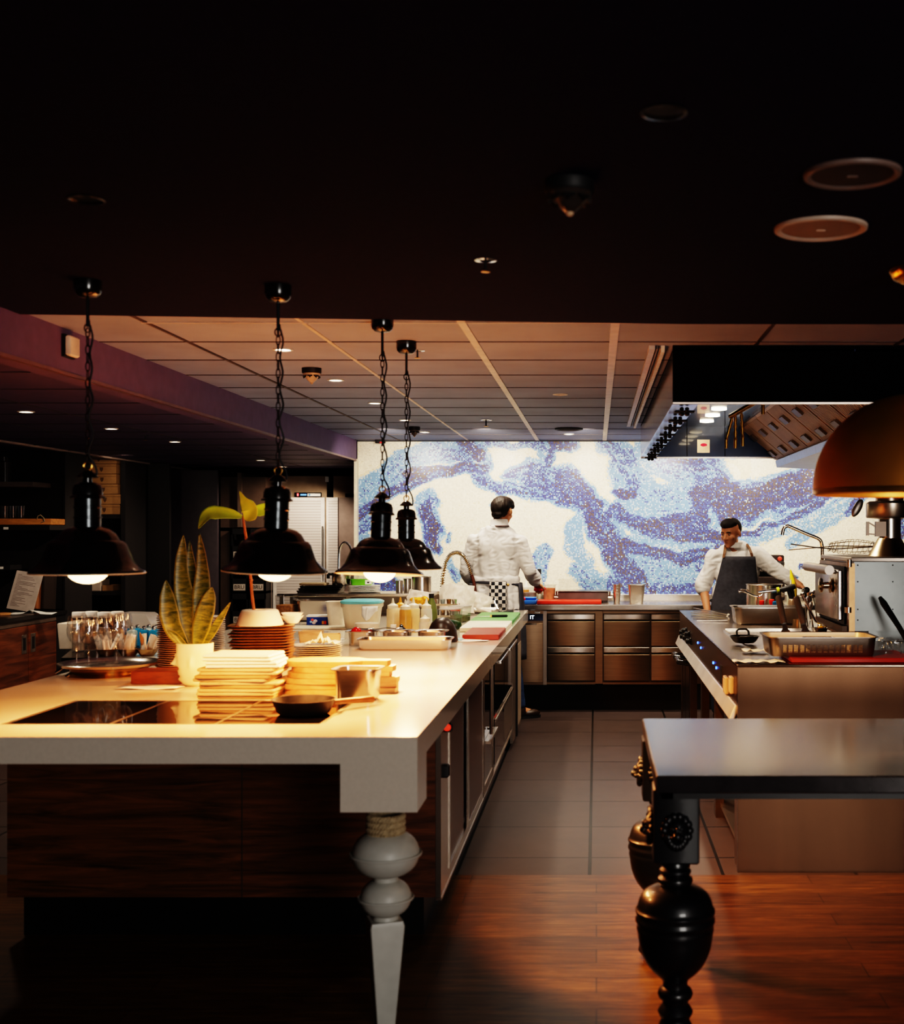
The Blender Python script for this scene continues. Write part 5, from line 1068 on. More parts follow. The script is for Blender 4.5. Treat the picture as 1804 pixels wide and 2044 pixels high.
b = B(); b.lathe([(0, 0), (.038, 0), (.038, hh * .5), (.030, hh * .68), (.015, hh * .86), (.014, hh * .93), (0, hh * .93)], 28); obj('glass', b, M('olive green glass', (.22, .26, .10), .08, trans=.5), t)
b = B(); b.lathe([(.016, hh * .88), (.017, hh), (0, hh)], 20, True); obj('cap', b, BLACKP, t)
# blue carton, steel container, clear box
y = 8.1; t = thing('blue_carton', 'small blue printed carton lying left of the turquoise lidded tub', 'carton', (X(641, y), y, TOP), 4); w, h = .18, .062
b = B(); b.rloft([(w, .10, .012, 0), (w, .10, .012, h), (w - .01, .09, .01, h)], 3); bx = obj('carton', b, M('royal blue print', (.012, .055, .32), .35), t)
b = B(); b.box(-w / 2, w / 2, -.0505, .05, h - .010, h + .001); obj('white_band', b, PAPER, bx)
for x, z, r, c in ((-.05, .034, .010, (.8, .15, .1)), (-.03, .026, .013, (.75, .7, .72)), (-.06, .02, .009, (.3, .55, .75)), (-.04, .014, .012, (.7, .6, .6))):
    b = B(); b.ell((x, -.0505, z), (r, .0012, r * .8)); obj('printed_spot', b, M('print %s' % str(c), c, .4), bx)
b = B(); b.box(.012, .026, -.0515, -.05, .004, .026); obj('printed_block', b, M('print orange', (.85, .35, .02), .4), bx)
b = B(); b.box(.028, .042, -.0515, -.05, .004, .026); obj('printed_block', b, M('print red', (.75, .03, .02), .4), bx)
b = B(); b.box(-.26, .20, -.12, .12, 0, .008, .003); solo('white_board', b, M('cream plastic board', (.75, .66, .52), .4), 'thin cream cutting board behind the crumpled cloth', 'board', (X(640, 7.78), 7.80, TOP))
y = 8.45; hh = Z(1197, y) - TOP; solo('steel_container', pan_b(.32, .26, hh, .04, .025), STEEL, 'deep rectangular steel container behind the blue carton', 'container', (X(639, y), y + .02, TOP))
t = thing('clear_box', 'clear plastic box of brown spice left of the steel container', 'box', (X(569, 8.35), 8.4, TOP)); hh = Z(1188, 8.35) - TOP
b = B(); b.rloft([(.11, .17, .015, 0), (.125, .19, .02, hh), (.120, .185, .02, hh), (.105, .165, .015, .004)], 4); obj('box', b, CLEAR, t)
b = B(); b.rloft([(.10, .16, .015, .005), (.11, .17, .02, hh * .62)], 4); obj('spice', b, M('brown spice', (.30, .12, .03), .8, 0, .4, 60), t)
# steel gantry shelf
y0, y1 = 8.85, 9.25; zs = Z(1183, 9.0)
t = thing('gantry_shelf', 'long low stainless steel shelf on legs at back of the island', 'shelf')
b = B(); b.box(X(563, 9), X(868, 9), y0, y1, zs - .022, zs, .004); obj('shelf_plate', b, STEELX, t)
for px in (568, 700, 864):
    b = B(); b.box(X(px, 9) - .012, X(px, 9) + .012, y0 + .05, y0 + .08, TOP, zs - .022); obj('leg', b, STEEL, t)
b = B(); b.box(X(563, 9), X(868, 9), y1 - .02, y1 - .01, TOP, zs - .022); obj('back_sheet', b, M('steel back sheet', (.30, .26, .22), .3, 1.0), t)
zs += .0008
for k in range(3):
    b = B(); b.rloft([(.30, .2, .01, 0), (.32, .22, .015, .016), (.31, .21, .015, .0165), (.29, .19, .01, .003)], 3); solo('black_tray', b, M('black tray plastic', (.012, .010, .010), .3), 'black tray on the steel shelf, ' + ['bottom', 'middle', 'top'][k] + ' of three', 'tray', (X(640, 9.05) + .01 * k, 9.05, zs + .0172 * k), 2 * k, 'black trays on the steel shelf')
b = B(); b.rloft([(.20, .11, .02, 0), (.21, .12, .03, .014), (.19, .10, .02, .018)], 4); solo('cardboard_sleeve', b, M('kraft lid', (.50, .36, .22), .7), 'light brown cardboard piece on the black trays', 'cardboard', (X(627, 9.05), 9.05, zs + .053))
t = thing('steel_pot', 'small steel pot with straight handle on the black trays', 'pot', (X(681, 9.05), 9.05, zs + .0525))
b = B(); b.lathe([(0, 0), (.062, 0), (.066, .006), (.068, .088), (.072, .092), (.066, .092), (.064, .01), (0, .008)], 36); obj('pot', b, STEEL, t)
b = B(); b.tube([(-.07, 0, .080), (-.10, .01, .082)], .008); b.tube([(-.10, .01, .082), (-.10, .012, .05)], .012, 8); obj('handle', b, BLACKP, t)
for k in range(6):
    b = B(); b.lathe([(0, 0), (.07, 0), (.12, .007), (.118, .0085), (.07, .003), (0, .003)], 36); solo('white_plate', b, PORC, 'white plate on the steel shelf under the green tub, ' + from_top(5 - k), 'plate', (X(727, 9.05), 9.05, zs + .0088 * k), 0, 'white plates on the steel shelf')
t = thing('green_tub', 'lime green plastic tub with printed white label on white plates', 'tub', (X(722, 9.05), 9.05, zs + .054), 5)
b = B(); b.rloft([(.145, .10, .02, 0), (.165, .12, .025, .044), (.155, .11, .025, .044), (.135, .09, .02, .004)], 4); tb = obj('tub', b, M('lime plastic', (.16, .55, .02), .35), t)
b = B(); b.box(.03, .078, -.0605, -.056, .006, .040); lb = obj('label', b, PAPER, tb)
b = B(); b.box(.045, .06, -.061, -.0605, .016, .026); obj('print', b, BLACKP, lb)
b = B(); b.rloft([(.145, .10, .02, .042), (.13, .09, .04, .07), (.07, .05, .03, .095), (.02, .02, .01, .10)], 5); solo('plastic_wrap', b, glass('crinkled film', (.85, .87, .85), .12, 1.35), 'clear crinkled plastic bag on the lime green tub', 'bag', (X(716, 9.06), 9.06, zs + .056))
for k, (px, r, h) in enumerate(((797, .026, .085), (813, .028, .10), (841, .072, .115))):
    solo('steel_pot_tall', B().lathe([(0, 0), (r, 0), (r, h - .004), (r + .004, h), (r - .003, h), (r - .003, .004), (0, .004)], 30), STEEL, ['thin steel cup at left', 'taller thin steel cup at middle', 'wide steel pot at right'][k] + ' end of the steel shelf', 'pot', (X(px, 9.1), 9.1, zs))
# bags
def blobmesh(name, mt, pts, seed, parent=None, amp=.012, fq=18):
    b = B(); 
    for c, r in pts: b.ell(c, r, None, 26, 16)
    o = obj(name, b, mt, parent)
    for v in o.data.vertices: v.co += noise.noise_vector(v.co * fq + Vector((seed, 0, 0))) * amp
    return o
FILM = M('crinkled vacuum bag film', (.80, .70, .62), .22, 0, .08, 30, alpha=.62)
def bag(name, label, px, py, w, h, y, seed, mt, tilt=0, z=None):
    b = B(); n, m_ = 14, 10; rows = []
    for j in range(m_ + 1):
        for_ = []
        for i in range(n + 1):
            u, v_ = i / n - .5, j / m_; th = .05 * (1 - (2 * u) ** 2) * (1 - v_) + .004
            q = noise.noise_vector(Vector((u * 5, v_ * 4, seed))) * .022
            for_.append((u * w * (1 - .15 * v_) + q.x, -th + q.y, v_ * h + abs(q.z) * .5))
        rows.append(for_)
    back = [[(x, -yy_ * .8 + .01, z_) for x, yy_, z_ in r_] for r_ in rows]
    b.sheet(rows); b.sheet(back); o = obj(name, b, mt, None, sharp=180); o.rotation_euler = (R(-12), R(tilt), 0)
    o.location = (X(px, y), y, TOP + .014 if z is None else z); return tag(o, label, 'bag', 'crinkled clear bags at end of the island')
t = bag('crumb_bag', 'clear bag slumped on the steel shelf, holding orange crumbs', 834, 1190, .20, .115, 8.78, 3.1, FILM, 10, zs - .09)
blobmesh('orange_crumbs', M('orange crumbs', (.85, .30, .02), .8, 0, .5, 70), [((.01, -.03, .035), (.075, .025, .028)), ((.045, -.03, .05), (.045, .022, .026))], 2, t, .010, 50)
bag('vacuum_bag', 'large clear crinkled bag left under the spring tap', 903, 1200, .19, .21, 9.12, 1.7, FILM, -4)
bag('vacuum_bag', 'large clear crinkled bag in the middle with a brown strip, before the chef', 915, 1205, .22, .20, 8.86, 5.2, FILM, 5, TOP + .032)
bag('vacuum_bag', 'clear crinkled bag drooping to the right before the chef apron', 948, 1208, .22, .12, 8.97, 8.4, FILM, 18, TOP + .05)
# spring tap and gooseneck
t = thing('spring_tap', 'steel spring pre-rinse tap arching at far end of the island', 'tap')
y = 9.38; pts = [(X(a, y), y, Z(c, y)) for a, c in ((880, 1225), (882, 1180), (884, 1150), (890, 1122), (900, 1107), (913, 1103), (925, 1110), (935, 1128), (941, 1148))]
pts[0] = (pts[0][0], y, TOP)
b = B(); b.tube(pts, .007, 8); obj('hose', b, BRASS, t)
b = B(); cur = []; n = 420
def lerp(pp, u):
    k = u * (len(pp) - 1); i = min(int(k), len(pp) - 2); f = k - i; q0, q1, q2, q3 = (Vector(pp[max(i - 1, 0)]), Vector(pp[i]), Vector(pp[i + 1]), Vector(pp[min(i + 2, len(pp) - 1)]))
    return .5 * (2 * q1 + (q2 - q0) * f + (2 * q0 - 5 * q1 + 4 * q2 - q3) * f * f + (3 * q1 - q0 - 3 * q2 + q3) * f ** 3)
for i in range(n):
    u = .12 + .88 * i / n; c = lerp(pts, u); d = (lerp(pts, min(1, u + .01)) - lerp(pts, u - .01)).normalized(); s1 = d.cross(Vector((0, 1, 0))).normalized(); a = i * .62
    cur.append(c + (s1 * math.cos(a) + Vector((0, 1, 0)) * math.sin(a)) * .016)
b.tube(cur, .0026, 5); obj('spring', b, STEEL, t)
b = B(); b.tube([pts[-1], (X(945, y), y, Z(1160, y)), (X(949, y), y, Z(1183, y))], [.014, .013, .011], 12); obj('spray_handle', b, M('dark red brown grip', (.09, .025, .012), .4), t)
t = thing('gooseneck_tap', 'chrome gooseneck tap in front of the right ribbed fridge', 'tap'); y = 9.45
b = B(); q = [(X(a, y), y, Z(c, y)) for a, c in ((676, 1225), (676, 1150), (677, 1105), (681, 1089), (688, 1083), (696, 1087), (701, 1098), (702, 1108))]; q[0] = (q[0][0], y, TOP); b.tube([lerp(q, i / 30) for i in range(31)], .010, 12); obj('spout', b, CHROME, t)
b = B().at(q[0][0], y, TOP); b.lathe([(.028, 0), (.028, .01), (.018, .02), (.016, .06), (0, .06)], 24, True); obj('base', b, CHROME, t)
# steel cups rack and clear containers
t = thing('cup_rack', 'two tier steel rack full of small metal cups right of the oil bottle', 'rack', (X(884, 8.55), 8.55, TOP))
for z in (.02, .10):
    b = B(); b.box(-.11, .11, -.07, .07, z, z + .004); b.box(-.112, .112, -.072, -.068, z, z + .014); obj('tier', b, STEEL, t)
for x in (-.108, .108):
    b = B(); b.box(x - .004, x + .004, -.07, -.062, 0, .11); b.box(x - .004, x + .004, .062, .07, 0, .11); b.box(x - .004, x + .004, -.07, .07, .0, .006); obj('side_frame', b, STEEL, t)
CUPM = [STEEL, M('copper cup', (.55, .30, .14), .25, 1.0), M('grey blue cup', (.42, .48, .48), .3, .6)]
for k in range(10):
    i = k % 5; z = .0242 if k < 5 else .1042; b = B(); b.lathe([(0, 0), (.013, 0), (.0185, .046 if k < 5 else .038), (.017, .046 if k < 5 else .038), (.012, .003), (0, .003)], 20)
    solo('metal_cup', b, CUPM[(k * 2) % 3], ['plain steel', 'copper', 'bluish grey'][[0, 2, 1][(k) % 3]] + ' small cup on the ' + ('lower' if k < 5 else 'upper') + ' rack tier, ' + ['first', 'second', 'third', 'fourth', 'fifth'][i] + ' from left', 'cup', (X(884, 8.55) - .082 + .041 * i, 8.54 + .02 * (i % 2), TOP + z), 0, 'small metal cups on the rack')
for k, (px, y, l) in enumerate(((900, 8.08, 'near clear lidded container tilted beside the zucchini'), (918, 8.34, 'far clear container with red lid stripe beside the cutting boards'))):
    t = thing('clear_container', l, 'container', (X(px, y), y, TOP), -18)
    b = B(); b.rloft([(.10, .14, .015, 0), (.115, .155, .02, .10), (.110, .150, .02, .10), (.095, .135, .015, .004)], 4); obj('box', b, CLEAR, t)
    b = B(); b.rloft([(.10, .14, .02, .004), (.105, .145, .02, .045)], 4); obj('food', b, M('olive food', (.16, .15, .08), .5, 0, .4, 30), t)
    b = B(); b.rloft([(.12, .16, .02, .101), (.12, .16, .02, .109), (.10, .14, .02, .112)], 4); ld = obj('lid', b, M('grey clear lid', (.5, .45, .42), .25, alpha=.6), t)
    if k: b = B(); b.box(-.035, .04, -.081, -.079, .078, .10); obj('red_label', b, M('red label', (.65, .10, .07), .4), ld)
y = 7.9; t = thing('zucchini', 'dark green zucchini lying left of the green cutting board', 'vegetable', (X(903, 7.72), 7.70, TOP + .030), 30)
b = B(); b.tube([(0, -.10, 0), (0, -.09, 0), (0, -.03, .002), (0, .05, .001), (0, .11, 0), (0, .13, 0)], [.012, .026, .029, .027, .020, .004], 16); obj('body', b, M('zucchini skin', (.015, .045, .012), .3, 0, .6, 12), t)
b = B(); b.tube([(0, .128, 0), (0, .155, .004)], [.008, .006], 8); obj('stem', b, M('zucchini stem', (.2, .28, .08), .5), t)
# round black tray on edge
t = solo('dark_dome', B().lathe([(.084, 0), (.088, .004), (.086, .02), (.079, .065), (.061, .105), (.036, .128), (0, .136)], 44, True), M('dark brown black dome', (.028, .018, .014), .35), 'dark brown dome shaped cover right behind the long steel tray', 'cover', (-.866, 6.835, TOP))
# cutting boards
zc = .030
BD = (('red_cutting_board', 6.93, 7.46, (.30, .035, .016), 'red plastic cutting board nearest on right edge of the island'), ('white_cutting_board', 7.47, 8.02, (.80, .70, .55), 'white plastic cutting board between the red and green boards'), ('green_cutting_board', 8.03, 8.88, (.11, .30, .10), 'green plastic cutting board with a knife on it'))
for nm, y0, y1, c, l in BD:
    b = B(); b.box(-.765 if 'red' in nm else -.84, -.556, y0, y1, 0, zc, .004); t = solo(nm, b, M(nm, c, .4, 0, .15, 8), l, 'cutting board', (0, 0, TOP))
b = B(); b.sheet([[(-.14 + .28 * i / 8, -.05 + .10 * j / 3, .001 + .002 * math.sin(i + j)) for i in range(9)] for j in range(4)]); solo('wet_towel_paper', b, PAPER, 'thin clear film beside red cutting board edge', 'film', (-.75, 6.86, TOP + .002), 0, None, solid=.0005)
y = 8.35; t = thing('chef_knife', 'knife with black handle lying on the green cutting board', 'knife', (X(996, y), y, TOP + zc + .001), 12)
b = B(); b.rloft([(.11, .022, .008, 0), (.12, .026, .01, .008), (.11, .022, .008, .016)], 4); M1 = obj('handle', b, BLACKP, t)
b = B(); b.prism([(-.055, -.012), (-.20, -.008), (-.24, .004), (-.055, .012)], .006, .0075); obj('blade', b, STEEL, t)
b = B(); b.lathe([(.013, 0), (.013, .004)], 12); b = B(); b.box(-.062, -.052, -.012, .012, .001, .017); obj('gold_collar', b, BRASS, t)
p = W(935, 1279); t = thing('scissors', 'pale blue handled scissors lying in front of the red board', 'scissors', (p.x, p.y, TOP + .006), -8)
for s_ in (-1, 1):
    b = B(); b.tube([(-.075 + .038 * math.cos(a), s_ * .022 + .016 * math.sin(a), 0) for a in [2 * PI * i / 18 for i in range(18)]], .0055, 8, True); obj('finger_loop', b, M('pale blue plastic', (.32, .52, .58), .35), t)
    b = B(); b.prism([(-.04, s_ * .014), (.075, -s_ * .002), (.075, s_ * .004), (-.03, s_ * .022)], -.002 + .001 * s_, .0 + .001 * s_); obj('blade', b, M('scissor white', (.75, .7, .66), .3), t)
t = thing('steel_tray_paper', 'shallow steel tray with white paper at back corner of the island', 'tray', (X(965, 9.3), 9.30, TOP))
b = pan_b(.26, .34, .03, .03); obj('tray', b, STEEL, t)
b = B(); b.sheet([[(-.09 + .18 * i / 8, -.12 + .2 * j / 5, .012 + .012 * noise.noise(Vector((i * .6, j * .7, 2)))) for i in range(9)] for j in range(6)]); obj('paper', b, PAPER, t, solid=.001)
solo('clear_film_tent', B().rloft([(.12, .10, .01, 0), (.03, .02, .004, .07), (.004, .004, .001, .085)], 2), CLEAR, 'peaked piece of clear film on the steel tray near the chef', 'film', (X(985, 9.2), 9.27, TOP + .031), 20)
b = B(); b.box(-.022, .022, -.13, .13, 0, .02, .004); solo('black_card_holder', b, BLACKP, 'black flat box right of the paper tray at island corner', 'box', (X(1012, 9.15), 9.18, TOP), -8)

# ------------------------------------------------------------------ things on the back counter
CZ = .9247
def bx(px, y=10.55): return X(px, y)
t = solo('blue_cutting_board', B().box(bx(1034), bx(1072), 10.34, 10.66, 0, .03, .005), M('blue board', (.02, .14, .48), .4), 'blue cutting board on the back worktop beside the chef', 'cutting board', (0, 0, CZ))
t = solo('bright_red_board', B().box(bx(1074), bx(1200), 10.33, 10.585, 0, .03, .005), M('bright red board', (.62, .035, .012), .4), 'bright red cutting board on the back worktop under the mosaic', 'cutting board', (0, 0, CZ))
solo('blue_tray_small', B().rloft([(.10, .12, .02, 0), (.12, .14, .02, .02), (.11, .13, .02, .02), (.09, .11, .02, .004)], 4), M('light blue tray', (.04, .22, .60), .4), 'light blue small tray on the blue board', 'tray', (bx(1058), 10.5, CZ + .031))
solo('red_dish', B().lathe([(0, 0), (.03, 0), (.034, .012), (.02, .03), (0, .032)], 24), M('red cap', (.7, .02, .02), .35), 'small red round dish on the blue board at the chef side', 'dish', (bx(1043), 10.42, CZ + .031))
def clearcont(px, y, w, h, label, food, fh, z):
    t = thing('clear_bucket', label, 'container', (X(px, y), y, z))
    b = B(); b.rloft([(w * .86, w * .86, .03, 0), (w, w, .035, h), (w + .02, w + .02, .04, h), (w + .02, w + .02, .04, h - .004), (w - .006, w - .006, .035, h - .002), (w * .84, w * .84, .03, .004)], 5); obj('bucket', b, CLEAR, t)
    b = B(); b.rloft([(w * .8, w * .8, .03, .006), (w * .9, w * .9, .03, fh)], 5); obj('food', b, food, t)
clearcont(1058, 10.78, .125, .125, 'clear plastic container behind the blue board', M('grey brown food', (.22, .15, .12), .4, 0, .4, 20), .08, CZ)
clearcont(1096, 10.78, .12, .15, 'clear plastic container with orange and blue packets by the red board', M('orange food', (.62, .20, .10), .4, 0, .5, 14), .12, CZ)
t = thing('sauce_bottle', 'bottle with black cap beside the chef hand on back worktop', 'bottle', (X(1076, 10.85), 10.87, CZ)); hh = Z(1136, 10.85) - CZ
b = B(); b.lathe([(0, 0), (.032, 0), (.033, hh * .55), (.016, hh * .75), (.014, hh * .86), (0, hh * .86)], 24); obj('glass', b, M('pale bottle glass', (.55, .50, .38), .1), t)
b = B(); b.lathe([(.018, hh * .84), (.018, hh), (0, hh)], 20, True); obj('cap', b, BLACKP, t)
for k, (px, h) in enumerate(((1036, .20), (1050, .18))):
    t = thing('condiment_bottle', ['pale bottle with red print at the chef elbow', 'pale bottle with orange print beside the clear container'][k] + ' on back worktop', 'bottle', (X(px, 10.9), 10.9, CZ))
    b = B(); b.lathe([(0, 0), (.026, 0), (.027, h * .7), (.012, h * .85), (.011, h), (0, h)], 24); bd = obj('body', b, M('pale plastic', (.75, .70, .62), .35), t)
    b = B(); b.lathe([(.0275, h * .2), (.0275, h * .55)], 24); obj('label', b, M('print r%d' % k, ((.6, .12, .08), (.7, .3, .06))[k], .5), bd)
t = thing('slicer_box', 'low dark steel box with raised clear cover beside the steel cups', 'food box', (0, 0, CZ)); x0, x1 = bx(1114, 10.72), bx(1214, 10.72)
b = B(); b.box(x0, x1, 10.6, 10.86, .012, .095, .006); b.box(x0 + .02, x0 + .05, 10.62, 10.84, 0, .012); b.box(x1 - .05, x1 - .02, 10.62, 10.84, 0, .012); obj('body', b, M('dark slicer steel', (.11, .08, .075), .4, .5), t)
b = B(); b.box(x0 - .015, x1 + .015, 10.59, 10.87, .095, .102, .003); obj('rim', b, STEELX, t)
b = B(); b.box(x0, x1, 10.83, 10.834, .102, .20); obj('clear_cover', b, CLEAR, t)
for x in (x0 - .012, x1 + .012):
    b = B(); b.tube([(x, 10.62, .04), (x, 10.62, .10)], .008); b.tube([(x - .02, 10.61, .045), (x + .02, 10.61, .045)], .010); obj('hinge_knob', b, STEEL, t)
for k in range(4):
    b = B(); b.lathe([(0, .0), (.026, .0), (.033, .080), (.040, .082), (.040, .085), (.0328, .085), (.0256, .003), (0, .003)], 28); solo('steel_cup', b, STEEL, 'steel cup in the nested stack on back worktop, ' + from_top(3 - k), 'cup', (X(1231, 10.6), 10.62, CZ + .0235 * k + .0 + (.0 if k == 0 else .002)), 0, 'nested steel cups on the back worktop')
solo('steel_bucket', B().rloft([(.115, .13, .02, 0), (.15, .165, .03, .155), (.172, .187, .035, .158), (.172, .187, .035, .154), (.147, .162, .03, .153), (.112, .127, .02, .003)], 6), STEEL, 'deep steel container standing right of the nested cups', 'container', (X(1270, 10.6), 10.63, CZ))
t = thing('countertop_grill', 'black and steel countertop machine behind the chef in grey apron', 'machine', (X(1530, 10.7), 10.72, CZ))
hh = Z(1108, 10.6) - CZ; b = B(); b.box(-.14, .14, -.16, .16, .02, hh * .55, .01); b.box(-.14, .14, -.12, .16, hh * .55, hh, .01); bd = obj('body', b, M('machine black', (.03, .022, .02), .3), t)
for zz, m in ((hh * .78, STEELX), (hh * .66, STEELX), (hh * .12, DSTEEL)):
    b = B(); b.box(-.135, .135, -.165, -.12, zz, zz + .035, .004); obj('steel_band', b, m, bd)
b = B(); b.ell((.10, -.124, hh * .92), (.02, .006, .02)); obj('red_mark', b, M('red mark', (.5, .05, .03), .4), bd)
b = B(); b.box(-.12, -.08, -.14, .14, 0, .02); b.box(.08, .12, -.14, .14, 0, .02); obj('foot', b, BLACKP, t)

# ------------------------------------------------------------------ things on the cooking range
Q = RZ + .0006
def PWs(px, py): return W(px, py, RZ)
def perf(inner=False):
    m, nt, p = _new('perforated pan steel'); L = nt.links.new
    p.inputs['Base Color'].default_value = (.27, .23, .20, 1); p.inputs['Metallic'].default_value = 1; p.inputs['Roughness'].default_value = .36
    if inner: p.inputs['Base Color'].default_value = (.62, .52, .42, 1); p.inputs['Metallic'].default_value = .35  # paler inner copy: light seen through the holes is put into the colour
    tc = N(nt, 'TexCoord'); sp = N(nt, 'SeparateXYZ'); L(tc.outputs['Object'], sp.inputs[0])
    def op(o, a, c=None):
        n = N(nt, 'Math', operation=o)
        for i, q in enumerate((a, c)):
            if q is None: continue
            if isinstance(q, (int, float)): n.inputs[i].default_value = q
            else: L(q, n.inputs[i])
        return n.outputs[0]
    def hole(axis, pitch): return op('LESS_THAN', op('ABSOLUTE', op('SUBTRACT', op('FRACT', op('DIVIDE', axis, pitch)), .5)), .36)
    grp = op('LESS_THAN', op('FRACT', op('DIVIDE', sp.outputs['X'], .027)), .70)
    zin = op('MULTIPLY', op('GREATER_THAN', sp.outputs['Z'], .020), op('LESS_THAN', sp.outputs['Z'], .056))
    inx = op('LESS_THAN', op('ABSOLUTE', sp.outputs['X']), .185)
    k = op('MULTIPLY', op('MULTIPLY', hole(sp.outputs['X'], .0062), hole(sp.outputs['Z'], .008)), op('MULTIPLY', op('MULTIPLY', grp, zin), inx))
    L(op('SUBTRACT', 1.0, k), p.inputs['Alpha']); return m
b = B(); b.box(.89, 1.46, 5.54, 5.92, 0, .022, .004); solo('dark_red_board', b, M('dark red board', (.20, .016, .007), .4), 'red cutting board under the perforated pan on the range', 'cutting board', (0, 0, Q))
y = 5.74; hp = Z(1272, 5.58) - Q - .023; t = thing('perforated_pan', 'big perforated steel pan with dishes in it at front of the range', 'pan', (X(1643, 5.6), y, Q + .023))
b = pan_b(.522, .325, hp, .045, .016); o_ = obj('pan', b, [perf(), perf(True)], t)
for q in o_.data.polygons:
    c = q.center; n_ = q.normal
    if (n_.x * c.x * .4 + n_.y * c.y < -.001 or n_.z > .5) and c.z < hp - .004: q.material_index = 1
solo('flat_steel_pan', B().rloft([(.17, .12, .02, 0), (.17, .12, .02, .010), (.15, .10, .02, .012), (.14, .09, .02, .004)], 4), STEEL, 'small flat steel pan lying inside the perforated pan', 'pan', (X(1640, 5.7), 5.78, Q + .023 + hp - .03))
solo('white_dish', B().lathe([(0, 0), (.05, 0), (.058, .012), (.05, .014), (0, .010)], 30), PORC, 'white round dish inside right end of the perforated pan', 'dish', (X(1705, 5.7), 5.74, Q + .023 + hp - .03))
b = B(); b.sheet([[(-.10 + .235 * i / 14, -.035 + .10 * j / 5, .003 + .004 * (math.sin(i * 1.7) * (1 if j in (0, 5) else .3) + .4 * math.sin(j * 2 + i))) for i in range(15)] for j in range(6)]); solo('paper_sheet', b, PAPER, 'crinkled white paper at front left corner of the range', 'paper', (X(1480, 5.6) + .055, 5.56, Q + .004), 0, None, solid=.001)
b = B(); b.sheet([[(-.06 + .13 * i / 8, -.04 + .10 * j / 5, .012 + .014 * noise.noise(Vector((i * .8, j * .8, 4)))) for i in range(9)] for j in range(6)]); solo('paper_sheet', b, PAPER, 'small crumpled white paper left of the perforated pan', 'paper', (X(1520, 5.75), 6.0, Q + .002), 0, None, solid=.001)
p = PWs(1489, 1290); t = thing('cast_iron_dish', 'small black cast iron dish with loop handle on the range', 'pan', (p.x, p.y + .07, Q + .0125))
b = B(); b.lathe([(0, 0), (.05, 0), (.06, .008), (.078, .034), (.08, .036), (.075, .036), (.057, .012), (0, .008)], 36); obj('dish', b, IRON, t)
for s_ in (1, -1):
    b = B(); b.tube([(-.032, s_ * .070, .033), (-.032, s_ * .085, .052 if s_ > 0 else .036), (-.02, s_ * .094, .064 if s_ > 0 else .036), (.02, s_ * .094, .064 if s_ > 0 else .036), (.032, s_ * .085, .052 if s_ > 0 else .036), (.032, s_ * .070, .033)], .006, 8); obj('handle', b, IRON, t)
y = 7.95; hh = Z(1213, 7.82) - Q; solo('roasting_tin', pan_b(.50, .30, hh, .05, .02), STEEL, 'long steel pan in middle of the range behind the spatulas', 'pan', (X(1540, 7.85) + .0, y + .02, Q), 0)
TNG = M('tong steel', (.72, .64, .55), .22, 1.0)
for k, (px0, py0, px1, py1) in enumerate(((1385, 1222, 1452, 1230), (1380, 1229, 1450, 1233), (1384, 1234, 1452, 1238), (1391, 1241, 1452, 1241))):
    a, c = PWs(px0, py0), PWs(px1, py1); t = thing('kitchen_tongs', 'steel tongs lying on left edge of the range, ' + ['furthest', 'second furthest', 'second nearest', 'nearest'][k], 'tongs', ((a.x + c.x) / 2, (a.y + c.y) / 2, Q), 0, 'steel tongs on the range edge')
    d = (c - a) / 2; b = B(); b.bar((-d.x, -d.y, .006), (d.x, d.y, .010), .014, .004); obj('arm', b, TNG, t)
    b = B(); b.bar((-d.x, -d.y + .03, .018 + .01 * (k == 0)), (d.x, d.y, .012), .014, .004); obj('arm', b, TNG, t)
    b = B(); b.tube([(d.x, d.y, .006), (d.x + .012, d.y, .012), (d.x, d.y, .018)], .005); obj('hinge', b, TNG, t)
HWD = M('brown spatula handle', (.24, .145, .09), .5)
for k, (px, pt) in enumerate(((1572, 1560), (1614, 1596))):
    y = 6.35; zb = Q + .004; hx = X(px + 2, y); t = thing('spatula', ['left', 'right'][k] + ' steel spatula with brown handle leaning behind the perforated pan', 'spatula', (hx, y, zb))
    ht = Z(1190 + 2 * k, y + .1) - zb; lean = X(pt, y) - hx
    b = B(); sl = .12 / ht
    Ms = Matrix(((1, 0, lean / ht, 0), (0, 1, sl, 0), (0, 0, 1, 0), (0, 0, 0, 1)))
    b.M = Matrix(((1, 0, lean / ht, 0), (0, 0, sl, 0), (0, 0, 1, 0), (0, 0, 0, 1)))
    b.M = Matrix(((1, lean / ht, 0, 0), (0, sl, 1, 0), (0, 1, 0, 0), (0, 0, 0, 1)))
    b.prism([(-.048, 0), (.048, 0), (.047, .035), (.022, .075), (.014, .085), (.012, ht * .5), (-.012, ht * .5), (-.014, .085), (-.022, .075), (-.047, .035)], -.0015, .0015); obj('blade', b, STEEL, t)
    b = B(); b.tube([(lean * .44, .12 * .44, ht * .44), (lean * .47, .12 * .47, ht * .47), (lean * .75, .12 * .75, ht * .75), (lean * .97, .12 * .97, ht * .97), (lean, .12, ht)], [.013, .017, .017, .018, .012], 14); obj('handle', b, HWD, t)
t = thing('stock_pot', 'big steel stock pot with loop handles in front of the grey aproned chef', 'pot', (X(1527, 8.55), 8.6, Q)); hh = Z(1167, 8.5) - Q; r = .125
b = B(); b.lathe([(0, 0), (r - .006, 0), (r, .006), (r, hh - .006), (r + .006, hh - .002), (r + .004, hh), (r - .006, hh), (r - .006, .01), (0, .008)], 48); obj('pot', b, STEEL, t)
for s_ in (-1, 1):
    b = B(); b.tube([(s_ * r, -.035, hh - .045), (s_ * (r + .035), -.03, hh - .04), (s_ * (r + .035), .03, hh - .04), (s_ * r, .035, hh - .045)], .006, 8); obj('handle', b, STEEL, t)
